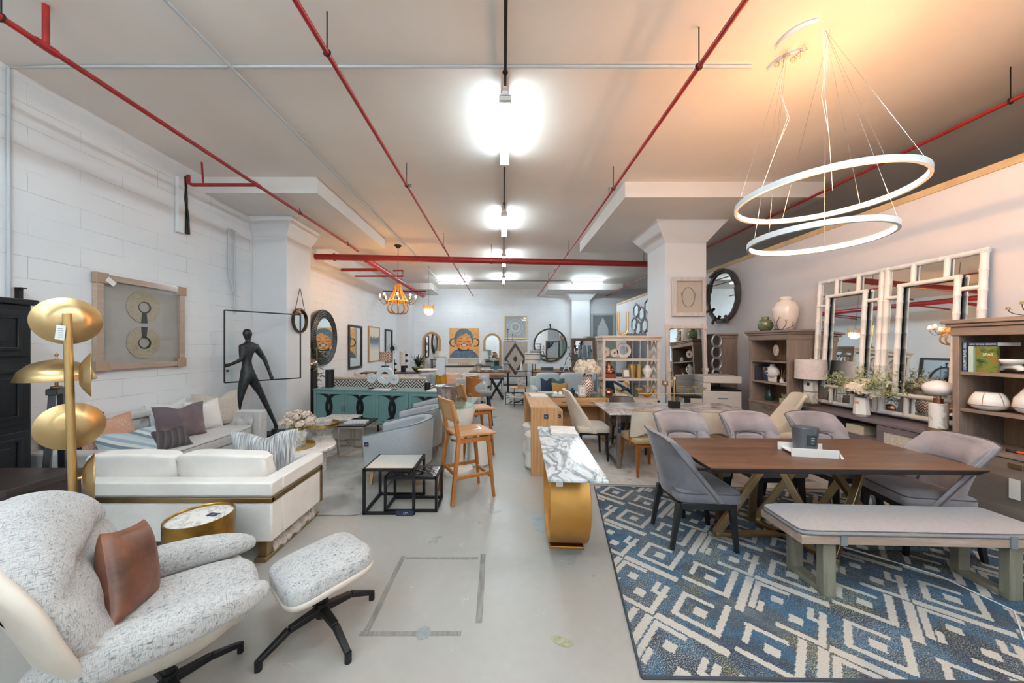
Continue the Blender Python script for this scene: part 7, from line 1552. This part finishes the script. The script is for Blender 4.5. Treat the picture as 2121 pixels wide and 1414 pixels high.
for cx_, a0, a1 in ((-0.72, 70, 290), (0.74, -110, 110)): paint('ear_loop', arcband(cx_, 0.02, 0.26, 0.07, a0, a1, 18), dk, 0.0015)
paint('neck', [(-0.38, -0.55), (0.28, -0.55), (0.34, -0.25), (-0.42, -0.25)], dk, 0.0015)
paint('hair', [(-0.03+0.66*math.cos(a), 0.25+0.72*math.sin(a)) for a in [2*PI*i/30 for i in range(30)]], hair, 0.002)
paint('face', [(-0.0+0.53*math.cos(a), -0.02+(0.46 if math.sin(a) < 0 else 0.72)*math.sin(a)) for a in [2*PI*i/30 for i in range(30)]], skin_, 0.003)
paint('fringe', [(-0.58, 0.3), (-0.5, 0.62), (-0.1, 0.8), (0.22, 0.78), (0.12, 0.66), (-0.25, 0.46)], hair, 0.004); paint('fringe', [(0.2, 0.78), (0.5, 0.55), (0.57, 0.1), (0.48, 0.25), (0.36, 0.5), (0.14, 0.68)], hair, 0.004)
for cx_ in (-0.3, 0.28):
    paint('eyelid', arcband(cx_, 0.2, 0.14, 0.035, 200, 340, 12), dk, 0.005); paint('brow', arcband(cx_, 0.14, 0.2, 0.02, 50, 130, 12), dk, 0.005)
for cx_ in (-0.4, 0.4): paint('cheek', [(cx_+0.12*math.cos(a), -0.15+0.13*math.sin(a)) for a in [2*PI*i/16 for i in range(16)]], pinkp, 0.0045)
paint('nose', [(-0.12, 0.0), (-0.02, -0.06), (0.1, 0.0), (0.02, 0.14)], plain('painted_nose', 'c47a2a', 0.7), 0.005)
paint('mouth', [(-0.26, -0.1), (0.0, -0.06), (0.26, -0.1), (0.14, -0.22), (0.0, -0.26), (-0.14, -0.22)], dk, 0.005); paint('teeth', [(-0.18, -0.115), (0.18, -0.115), (0.1, -0.2), (-0.1, -0.2)], whp, 0.006)
t = frame_art('framed_art', 'square gold-framed mandala print high on the back wall', 'picture', (0.56, YB-0.005, 2.5), 0, 1.06, 1.08, 0.06, 0.04, plain('champagne_frame', 'd8c09a', 0.4, 0.4), plain('blue_grey_print', 'b3bcc0', 0.7, c2='a0aab0', ns=12))
for r, w in ((0.2, 0.05), (0.09, 0.03), (0.35, 0.02)): MB().ring(ellipse(r+w/2, r+w/2, 40), ellipse(r-w/2, r-w/2, 40), -0.02, -0.012, 'y').build('mandala_ring', plain('pale_ring', 'd7d9d6', 0.7) if r > 0.1 else M['steel'], t, smooth=0)
for k in range(12): a = 2*PI*k/12; MB().ring(ellipse(0.05, 0.05, 16, 0.4*math.cos(a)*0.95, 0.4*math.sin(a)*0.95), ellipse(0.035, 0.035, 16, 0.4*math.cos(a)*0.95, 0.4*math.sin(a)*0.95), -0.018, -0.012, 'y').build('mandala_petal', M['steel'], t, smooth=0)
t = E('round_mirror', 'large round black-rimmed mirror with a knob finial on the back wall', 'mirror', (2.15, YB-0.03, 1.68)); MB().lathe([(0, 0), (0.72, 0)], n=56, cap=False).build('mirror', M['mirror'], t, smooth=0).rotation_euler = (PI/2, 0, 0)
MB().ring(ellipse(0.77, 0.77, 64), ellipse(0.70, 0.70, 64), -0.03, 0.02, 'y').build('frame', dkf, t); MB().sph((0, 0, 0.92), 0.045, 14, 10).cyl((0, 0, 0.76), 0.02, 0.12, 10).build('finial', M['black'], t)
# diamond cabinet
t = E('diamond_cabinet', 'pale wood cabinet with a dark double-diamond inlay on a black frame', 'cabinet', (0.0, 13.9, 0)); cw = wood('pale_grey_wood', 'a3988f', 'c4bab2', 1, 'z', 0.6)
MB().box(0, 1.0, 0, 0.42, 0.4, 1.83).build('body', cw, t, bev=0.003)
for k in range(2): MB().box(0.01+0.49*k, 0.495+0.49*k, -0.015, 0, 0.41, 1.82).build('door', cw, t)
def diam(w, h): return [(0.5-w, 1.11), (0.5, 1.11-h), (0.5+w, 1.11), (0.5, 1.11+h)]
inl = wood('dark_inlay', '3b2c2a', '584542', 1, 'z', 0.5); MB().ring(diam(0.46, 0.68), diam(0.34, 0.50), -0.022, -0.015, 'y').build('diamond_band', inl, t, smooth=0); MB().prism(diam(0.1, 0.15), -0.022, -0.015, 'y').build('diamond_centre', inl, t, smooth=0)
b = MB(); cube_frame(b, 0.02, 0.98, 0.02, 0.4, 0.4, 0.03); b.build('leg_frame', M['black'], t)
place(MB().tube([(-0.25, 0, 0.01), (0.25, 0, 0.01)], 0.012, 6).tube([(-0.1, 0, 0), (-0.1, 0, 0.5)], 0.008, 6).tube([(0.1, 0, 0), (0.1, 0, 0.28)], 0.008, 6).sph((-0.1, 0, 0.5), 0.03, 10, 8).sph((0.1, 0, 0.28), 0.03, 10, 8), 'sprout_sculpture', M['black'], 'thin black sprout sculpture on the diamond cabinet', 'sculpture', (0.3, 14.1, 1.83))
# sideboard and sofa under the portrait
t = E('credenza', 'white credenza with a dark top under the portrait painting', 'cabinet', (-2.7, 13.2, 0)); MB().box(0, 2.2, 0, 0.5, 0.1, 0.82).build('body', M['white'], t, bev=0.003); MB().box(-0.02, 2.22, -0.02, 0.52, 0.82, 0.86).build('top', dkf, t)
for k in range(4): MB().box(0.02+0.54*k, 0.54+0.54*k, -0.012, 0, 0.12, 0.8).build('door', M['white'], t)
for x in (0.03, 2.13): MB().cbox((x+0.02, 0.2, 0.05), (0.05, 0.3, 0.1)).build('leg', M['black'], t)
frame_art('framed_art', 'wide low white panel picture standing on the white credenza', 'picture', (-1.62, 13.62, 1.015), 0, 1.3, 0.3, 0.04, 0.03, M['white'], plain('cream_panel', 'e0dbd0', 0.6), glass=False)
t = E('gold_ship', 'low gold branch ornament in the middle of the white credenza', 'ornament', (-1.45, 13.35, 0.862)); b = MB(); rg = random.Random(8)
for k in range(12): x = -0.3+0.05*k; b.tube([(x, 0, 0.02), (x+rg.uniform(-.04, .04), rg.uniform(-.05, .05), 0.12)], 0.01, 5)
b.tube([(-0.32, 0, 0.02), (0.32, 0, 0.02)], 0.02, 6); b.build('branches', M['goldlt'], t)
for i, x in enumerate((-2.5, -0.78)):
    t = E('table_lamp', ('left', 'right')[i]+' of two pale drum-shade lamps on the white credenza', 'lamp', (x, 13.35, 0.862), 0, 'pale lamps on the credenza'); MB().lathe([(0.08, 0), (0.1, 0.08), (0.04, 0.26), (0.02, 0.3)], n=20).build('base', M['white'], t, smooth=180); MB().lathe([(0.2, 0.28), (0.17, 0.58), (0.168, 0.58), (0.198, 0.28)], n=30, cap=False).build('shade', plain('pale_shade_cloth', 'dfe0de', 0.8) if i == 0 else bpy.data.materials['pale_shade_cloth'], t)
def simple_sofa(name, label, loc, rz, L_, D_, hb, mat, seats=3, hs=0.42, arm=0.14, cush=True, legm='black'):
    t = E(name, label, 'sofa', loc, rz); MB().box(-L_/2, L_/2, D_-0.16, D_, 0.12, hb-0.1).build('back', mat, t, bev=0.03); MB().box(-L_/2+arm, L_/2-arm, 0, D_-0.16, 0.12, hs-0.12).build('base', mat, t, bev=0.02)
    for s in (-1, 1): MB().box(s*L_/2-(arm if s > 0 else 0), s*L_/2+(arm if s < 0 else 0), 0, D_-0.1, 0.12, hs+0.18).build('arm', mat, t, bev=0.03)
    for k in range(seats):
        x0 = -L_/2+arm+k*(L_-2*arm)/seats; x1 = x0+(L_-2*arm)/seats-0.01; b = MB(); softbox(b, x0, x1, 0.0, D_-0.2, hs-0.12, hs+0.03, 0.3, 0.01, 24, 10); b.build('seat_cushion', mat, t, smooth=180)
        if cush: b = MB(); softbox(b, x0+0.01, x1-0.01, D_-0.36, D_-0.12, hs, hb+0.02, 0.35, 0.0, 24, 12); b.build('back_cushion', mat, t, smooth=180)
    for x in (-L_/2+0.08, L_/2-0.08):
        for y in (0.06, D_-0.06): MB().cbox((x, y, 0.06), (0.04, 0.04, 0.12)).build('leg', M[legm], t)
    return t
sg = fabric('pale_grey_weave', 'b9c0c6', 'a7afb6', 1, bump=0.1); bl2 = fabric('ice_blue_weave', 'c3ced3', 'b0bdc4', 1, bump=0.1)
simple_sofa('grey_sofa', 'light grey sofa facing the camera between the amber vase and tan stool', (-1.55, 9.3, 0), 0, 2.1, 0.85, 0.84, sg)
cushion('cushion', 'peach striped cushion on the light grey sofa', 'cushion', (-1.45, 9.62, 0.46), -90, 0.42, 0.42, 0.13, bands('peach_stripes', ('d9a787', 'e3c3ab', 'c98f6c'), 9, (0, 0, 0), 2), 10)
cushion('cushion', 'blue-grey cushion beside the peach striped one', 'cushion', (-1.9, 9.62, 0.46), -90, 0.42, 0.4, 0.13, plain('blue_grey_cloth', '8f9fab', 0.85), 10)
cushion('cushion', 'white cushion at the right of the light grey sofa', 'cushion', (-0.95, 9.62, 0.46), -84, 0.46, 0.4, 0.13, M['cream'], 10)
t = E('armchair', 'pale grey armchair turned away behind the second wooden stool', 'armchair', (-0.85, 8.1, 0), 0); b = MB(); softbox(b, -0.36, 0.3, -0.3, 0.3, 0.2, 0.46, 0.3); b.build('seat', sg, t, smooth=180); b = MB(); softbox(b, -0.36, 0.36, 0.16, 0.36, 0.3, 0.86, 0.35); b.build('backrest', sg, t, smooth=180)
for x in (-0.26, 0.22):
    for y in (-0.22, 0.26): MB().cyl((x, y, 0), 0.016, 0.22, 8).build('leg', M['black'], t)
# desks, dining tables at the far middle
t = E('writing_desk', 'walnut desk with one drawer and black X legs in the far middle', 'desk', (-0.42, 10.35, 0)); MB().box(0, 0.44, 0, 0.55, 0.66, 0.78).build('top', wood('mid_walnut', '7d5238', 'a0714f', 1, 'x', 0.5), t, bev=0.003); MB().cbox((0.22, -0.012, 0.72), (0.12, 0.02, 0.02)).build('handle', M['black'], t)
for y in (0.04, 0.5): MB().bar((0.02, y, 0), (0.42, y, 0.66), 0.05, 0.05).build('leg', M['black'], t); MB().bar((0.42, y, 0), (0.02, y, 0.66), 0.05, 0.05).build('leg', M['black'], t)
t = E('dining_table', 'far dining table with a dark top laid with white dishes', 'table', (-1.15, 11.3, 0)); MB().box(0, 1.4, 0, 0.8, 0.74, 0.78).build('top', M['walnut'], t, bev=0.003)
for x in (0.05, 1.3):
    for y in (0.05, 0.7): MB().cbox((x+0.02, y, 0.37), (0.05, 0.05, 0.74)).build('leg', M['black'], t)
for i, (x, r, l) in enumerate(((-0.7, 0.1, 'left'), (-0.42, 0.12, 'middle'), (-0.1, 0.1, 'right'))): place(MB().lathe([(0.03, 0), (r, 0.05), (r-0.01, 0.05), (0, 0.01)], n=24), 'dish', M['white'], l+' white dish on the far dining table', 'dish', (x, 11.6, 0.78), group='white dishes on the far table')
place(MB().lathe([(0.06, 0), (0.08, 0.03), (0.05, 0.14), (0.05, 0.16)], n=20), 'stone_vase', stonew, 'small stone vase with a black mushroom top on the far dining table', 'vase', (-0.95, 11.6, 0.78))
t = E('mushroom_ornament', 'black mushroom-shaped ornament on a pale stem, far dining table', 'ornament', (-0.82, 11.45, 0.78)); MB().cyl((0, 0, 0), 0.05, 0.2, 16).build('stem', stonew, t); MB().lathe([(0.15, 0.2), (0.1, 0.25), (0, 0.27)], n=24).build('cap', M['black'], t)
lant = plain('blue_grey_metal', '4b5f6c', 0.5)
t = E('lantern', 'blue-grey metal lantern on the far dining table', 'lantern', (0.12, 11.55, 0.78)); b = MB(); cube_frame(b, -0.09, 0.09, -0.09, 0.09, 0.26, 0.02); b.build('cage', lant, t); MB().lathe([(0.16, 0.26), (0.03, 0.34), (0, 0.36)], n=4).build('roof', lant, t, smooth=0)
def slim_chair(label, loc, rz, mat, group='grey chairs at the far tables'):
    t = E('far_chair', label, 'chair', loc, rz, group); b = MB(); softbox(b, -0.22, 0.22, -0.23, 0.23, 0.4, 0.48, 0.3); b.build('seat', mat, t, smooth=180); MB().slab(lambda u, v: (-0.2-0.08*v+0.05*(2*u-1)**2, (u-0.5)*0.46, 0.46+0.42*v), lambda u, v: (-0.16-0.08*v+0.05*(2*u-1)**2, (u-0.5)*0.46, 0.46+0.42*v), 12, 6).build('backrest', mat, t, smooth=60, bev=0.01)
    for x in (-0.18, 0.18):
        for y in (-0.18, 0.18): MB().bar((x*1.15, y*1.15, 0), (x, y, 0.42), 0.02, 0.02, 0.03, 0.03).build('leg', M['black'], t)
    return t
tg2 = velvet('teal_green_velvet', '4f7072', '3d5a5c'); slim_chair('blue-green chair in the far middle beyond the tan stool', (-0.25, 12.7, 0), -90, tg2)
dg = velvet('slate_velvet', '6f747b', '5d6268'); 
t = E('console_table', 'wooden console with black legs in front of the round back mirror', 'console table', (1.15, 13.2, 0)); MB().box(0, 2.1, 0, 0.45, 0.66, 0.74).build('top', M['oak'], t, bev=0.003)
for x in (0.05, 1.9):
    for y in (0.03, 0.36): MB().cbox((x+0.04, y, 0.33), (0.05, 0.05, 0.66)).build('leg', M['black'], t)
slim_chair('slate grey chair at the far console, left', (1.6, 12.5, 0), 90, dg); slim_chair('slate grey chair at the far console, right', (2.3, 12.5, 0), 90, dg)
t = E('chest', 'oak chest with a pull drawer beyond the striped lamp', 'cabinet', (0.95, 11.0, 0)); MB().box(0, 1.6, 0, 0.5, 0.1, 0.78).build('body', M['oak'], t, bev=0.003); MB().box(-0.03, 1.63, -0.03, 0.53, 0.78, 0.81).build('top', M['walnut'], t)
for k in range(3):
    d = MB().box(0.04+0.52*k, 0.53+0.52*k, -0.015, 0, 0.5, 0.75).build('drawer', M['oak'], t, bev=0.002); MB().cbox((0.28+0.52*k, -0.02, 0.63), (0.12, 0.016, 0.02)).build('handle', M['silver'], d)
    MB().box(0.04+0.52*k, 0.53+0.52*k, -0.015, 0, 0.12, 0.48).build('drawer', M['oak'], t, bev=0.002)
MB().box(0.03, 1.57, 0.03, 0.47, 0, 0.1).build('plinth', M['black'], t)
t = E('letter_stand', 'white cut-out letter A ornament on the oak chest', 'ornament', (2.1, 11.2, 0.81)); b = MB(); b.bar((-0.1, 0, 0), (0, 0, 0.3), 0.03, 0.03); b.bar((0.1, 0, 0), (0, 0, 0.3), 0.03, 0.03); b.bar((-0.06, 0, 0.1), (0.06, 0, 0.1), 0.025, 0.025); b.build('frame', M['white'], t)
t = E('arc_ornament', 'thin black arched wire ornament on the oak chest', 'ornament', (2.25, 11.3, 0.81)); MB().tube([(0.2*math.cos(PI*i/16), 0, 0.02+0.5*math.sin(PI*i/16)) for i in range(17)], 0.01, 6).build('arch', M['black'], t); MB().box(-0.22, 0.22, -0.04, 0.04, 0, 0.02).build('base', M['black'], t)
place(MB().lathe([(0.07, 0), (0.065, 0.2), (0.06, 0.2), (0, 0.02)], n=24), 'white_jug', M['white'], 'white cylinder jug on the oak chest', 'vase', (2.42, 11.15, 0.81))
# striped-shade lamps and tray stand
t = E('floor_lamp', 'floor lamp with a ribbed white drum shade on a thin black pole', 'lamp', (0.82, 9.4, 0)); MB().cyl((0, 0, 0), 0.14, 0.015, 28).build('base', M['black'], t); MB().tube([(0, 0, 0), (0, 0, 1.2)], 0.011, 8).build('pole', M['black'], t)
b = MB(); pr = []
for i in range(26): pr.append((0.215-0.006*(i % 5 == 0), 1.16+0.3*i/25))
b.lathe(pr, n=40, cap=False); b.build('shade', bands('ribbed_white', ('dfdcd8', 'dfdcd8', 'dfdcd8', 'dfdcd8', '8e8d8d'), 2.2, (0, 0, 0), 2), t, smooth=180)
t = E('floor_lamp', 'black lamp with a dark banded shade just behind the ribbed white one', 'lamp', (1.1, 11.6, 0)); MB().cyl((0, 0, 0), 0.12, 0.015, 24).build('base', M['black'], t); MB().tube([(0, 0, 0), (0, 0, 1.3)], 0.011, 8).build('pole', M['black'], t); MB().lathe([(0.2, 1.26), (0.18, 1.52)], n=32, cap=False).build('shade', bands('dark_band_shade', ('202327', 'a9b3b6', '202327'), 1.8, (0, 0, 0.0), 2), t)
t = E('tiered_table', 'small three-tier side table with a pale marble tier and a photo card', 'side table', (0.42, 9.1, 0))
for x in (-0.12, 0.18): MB().tube([(x, 0, 0), (x, 0, 0.52)], 0.01, 6).build('leg', M['black'], t)
MB().tube([(0.2, 0.2, 0), (0.2, 0.2, 0.95)], 0.012, 6).build('leg', M['brass'], t)
MB().cyl((-0.0, 0, 0.52), 0.24, 0.02, 30).build('wood_tier', M['oak'], t); MB().cyl((0.0, 0.05, 0.28), 0.28, 0.02, 30).build('marble_tier', M['marblewhite'], t); MB().cyl((0.1, 0.2, 0.95), 0.2, 0.02, 30).build('top_tier', lant, t)
place(MB().lathe([(0.05, 0), (0.0, 0.28)], n=4), 'cone_ornament', M['white'], 'white pyramid ornament on the top tier of the side table', 'ornament', (0.5, 9.28, 0.971), smooth=0)
t = E('photo_card', 'floral photo card on a small gold easel, middle tier', 'picture', (0.5, 8.98, 0.541)); MB().box(-0.11, 0.11, 0, 0.008, 0.06, 0.28).build('card', plain('botanical_print', 'd7d4cf', 0.6, c2='7d7a78', ns=24), t, smooth=0); MB().box(-0.12, 0.12, -0.04, 0.04, 0, 0.04).build('easel', M['oak'], t)
t = E('canvas', 'black and white brushwork canvas leaning on the floor under the tier table', 'picture', (0.25, 9.45, 0.0)); t.rotation_euler = (R2(-18), 0, R2(-6))
bw_ = NT('ink_brushwork'); n_ = bw_.noise(bw_.coord((1, 1, 2.2)), 7, 2, 0.4, 1.2); bwm = bw_.fin(bw_.ramp(n_, [(0.40, '22303c'), (0.44, 'c9ced1')]), 0.6); MB().box(-0.17, 0.3, 0, 0.03, 0.02, 0.34).build('panel', bwm, t, smooth=0); MB().ring([(-0.19, 0), (0.32, 0), (0.32, 0.36), (-0.19, 0.36)], [(-0.17, 0.02), (0.3, 0.02), (0.3, 0.34), (-0.17, 0.34)], -0.005, 0.032, 'y').build('frame', M['black'], t)
place(MB().lathe([(0.02, 0), (0.08, 0.05), (0.1, 0.16), (0.06, 0.26), (0.03, 0.42), (0.035, 0.44)], n=20), 'floor_bottle', plain('slate_blue_glass', '3f5765', 0.2), 'slate blue bottle vase on the floor beside the fluted console', 'vase', (0.72, 7.9, 0), smooth=180)
# ice-blue sofa behind the oak desk
simple_sofa('blue_sofa', 'ice-blue sofa with large back cushions behind the oak desk', (1.85, 8.3, 0), 0, 2.25, 0.95, 0.92, bl2, 3)
nav = plain('navy_cloth', '26354a', 0.85, c2='2f4055', ns=20); cushion('cushion', 'navy cushion at the left end of the ice-blue sofa', 'cushion', (1.12, 8.72, 0.46), -84, 0.3, 0.36, 0.12, nav, 10, dent=0.16)
cushion('cushion', 'slate grey cushion beside the navy one on the ice-blue sofa', 'cushion', (1.42, 8.72, 0.46), -92, 0.36, 0.36, 0.12, plain('slate_cloth', '52616d', 0.85), 10, dent=0.18)
cushion('cushion', 'mustard orange cushion at the front of the ice-blue sofa', 'cushion', (1.42, 8.38, 0.46), -90, 0.42, 0.28, 0.12, plain('mustard_cloth', 'c4945a', 0.85), 16, dent=0.06)
cushion('cushion', 'small grey-blue cushion at the right of the ice-blue sofa', 'cushion', (2.3, 8.7, 0.46), -100, 0.36, 0.34, 0.12, plain('greyblue_cloth', '7b8894', 0.85), 10)
t = E('ottoman_tray', 'navy square tray table with white inlay in front of the ice-blue sofa', 'table', (0.95, 7.4, 0)); MB().box(-0.22, 0.28, -0.22, 0.22, 0.5, 0.62).build('box', nav, t, bev=0.006); MB().box(-0.18, 0.24, -0.18, 0.18, 0.62, 0.63).build('inlay', M['conduit'], t)
for x in (-0.18, 0.24):
    for y in (-0.18, 0.18): MB().cyl((x, y, 0), 0.014, 0.5, 8).build('leg', M['silver'], t)
# navy wing chair and cushion behind the lattice bookcase, green cupboard, mirrored screen
nv = velvet('navy_velvet', '1f3b50', '18303f'); t = E('wing_chair', 'navy velvet wing chair seen through the lattice bookcase', 'armchair', (2.55, 7.7, 0), -100); b = MB(); softbox(b, -0.35, 0.35, -0.35, 0.35, 0.18, 0.48, 0.3); b.build('seat', nv, t, smooth=180); MB().slab(lambda u, v: (-0.38-0.1*v+0.28*abs(2*u-1)**2.5, (u-0.5)*0.8, 0.3+0.72*v), lambda u, v: (-0.28-0.1*v+0.28*abs(2*u-1)**2.5, (u-0.5)*0.7, 0.3+0.70*v), 20, 10).build('backrest', nv, t, smooth=70, bev=0.02)
for x in (-0.26, 0.26):
    for y in (-0.26, 0.26): MB().cyl((x, y, 0), 0.018, 0.2, 8).build('leg', M['brass'], t)
cushion('cushion', 'white, mustard and navy blocked cushion on the navy wing chair', 'cushion', (2.68, 7.52, 0.49), -80, 0.4, 0.4, 0.12, bands('colour_block', ('d9d5cd', 'd39a33', 'ddd8d0', '24455c'), 1.4, (0.6, 0, 0), 2), 14)
t = E('armoire', 'pale sage green two-door cupboard behind the lattice bookcase', 'cabinet', (3.1, 12.4, 0)); sgn = plain('sage_paint', 'a3b1a2', 0.5); MB().box(0, 1.0, 0, 0.5, 0.05, 1.95).build('body', sgn, t, bev=0.004); MB().box(-0.03, 1.03, -0.03, 0.53, 1.95, 2.0).build('cornice', sgn, t)
for k in range(2): d = MB().box(0.02+0.48*k, 0.495+0.48*k, -0.02, 0, 0.1, 1.92).build('door', sgn, t, bev=0.003); MB().sph((0.46+0.08*k, -0.03, 1.0), 0.015, 10, 8).build('knob', M['silver'], d)
MB().box(0.02, 0.98, 0.02, 0.48, 0, 0.05).build('plinth', sgn, t)
t = E('mirror_screen', 'tall grey mirrored screen beside the column behind the lattice bookcase', 'screen', (3.5, 9.6, 0))
for k in range(3): MB().box(0.2*k, 0.18+0.2*k, 0, 0.03, 0, 2.0).build('panel', M['silver'], t, bev=0.004)
# leaning floor mirror, with potted branch
t = E('floor_mirror', 'tall brown wooden framed mirror standing behind the hydrangea vase', 'mirror', (2.83, 11.8, 0)); t.rotation_euler = (R2(-4), 0, R2(4)); bf_ = wood('umber_frame', '6d5242', '8d6e5a', 1, 'z', 0.5)
MB().ring([(-0.42, 0), (0.42, 0), (0.42, 1.92), (-0.42, 1.92)], [(-0.34, 0.08), (0.34, 0.08), (0.34, 1.84), (-0.34, 1.84)], -0.04, 0.08, 'y').build('frame', bf_, t); MB().box(-0.34, 0.34, 0.0, 0.01, 0.08, 1.84).build('mirror', M['mirror'], t, smooth=0)
t = E('branch_vase', 'tall branches of pale leaves in a slim vase before the round back mirror', 'vase', (2.45, 10.6, 0.0)); MB().lathe([(0.08, 0), (0.1, 0.4), (0.05, 0.9), (0.06, 0.95)], n=20).build('vase', M['white'], t, smooth=180); b = MB(); rg = random.Random(31)
for k in range(5):
    d = Vector((rg.uniform(-1, 0.7), rg.uniform(-.3, .3), 1.3)).normalized(); pts = [Vector((0, 0, 0.85))+d*0.16*i for i in range(6)]; b.tube(pts, 0.004, 4)
    for p in pts[2:]:
        for q_ in range(4): leafblade(b, p, (rg.uniform(-1, 1), rg.uniform(-1, 1), rg.uniform(-.5, 1)), 0.13, 0.04)
b.build('branches', M['darkleaf'], t, smooth=180)
# hexagon mirrors high on the far partition
t = E('hexagon_mirror', 'cluster of linked hexagon mirrors high on the far right wall', 'mirror', (XR-0.02, 11.1, 2.45))
for k, (y, z) in enumerate(((-0.5, 0.45), (-0.02, 0.25), (0.42, 0.4), (-0.25, -0.15), (0.25, -0.2), (0.6, -0.05), (-0.5, -0.5), (0.05, -0.6), (0.5, -0.55))):
    hx = [(y+0.27*math.cos(PI/6+PI/3*i), z+0.25*math.sin(PI/6+PI/3*i)) for i in range(6)]; hi = [(y+0.22*math.cos(PI/6+PI/3*i), z+0.20*math.sin(PI/6+PI/3*i)) for i in range(6)]
    f = MB().ring(hx, hi, -0.03, 0.0, 'x').build('hexagon_frame', M['steel'], t); MB().prism(hi, -0.012, -0.006, 'x').build('mirror', M['mirror'], f, smooth=0)
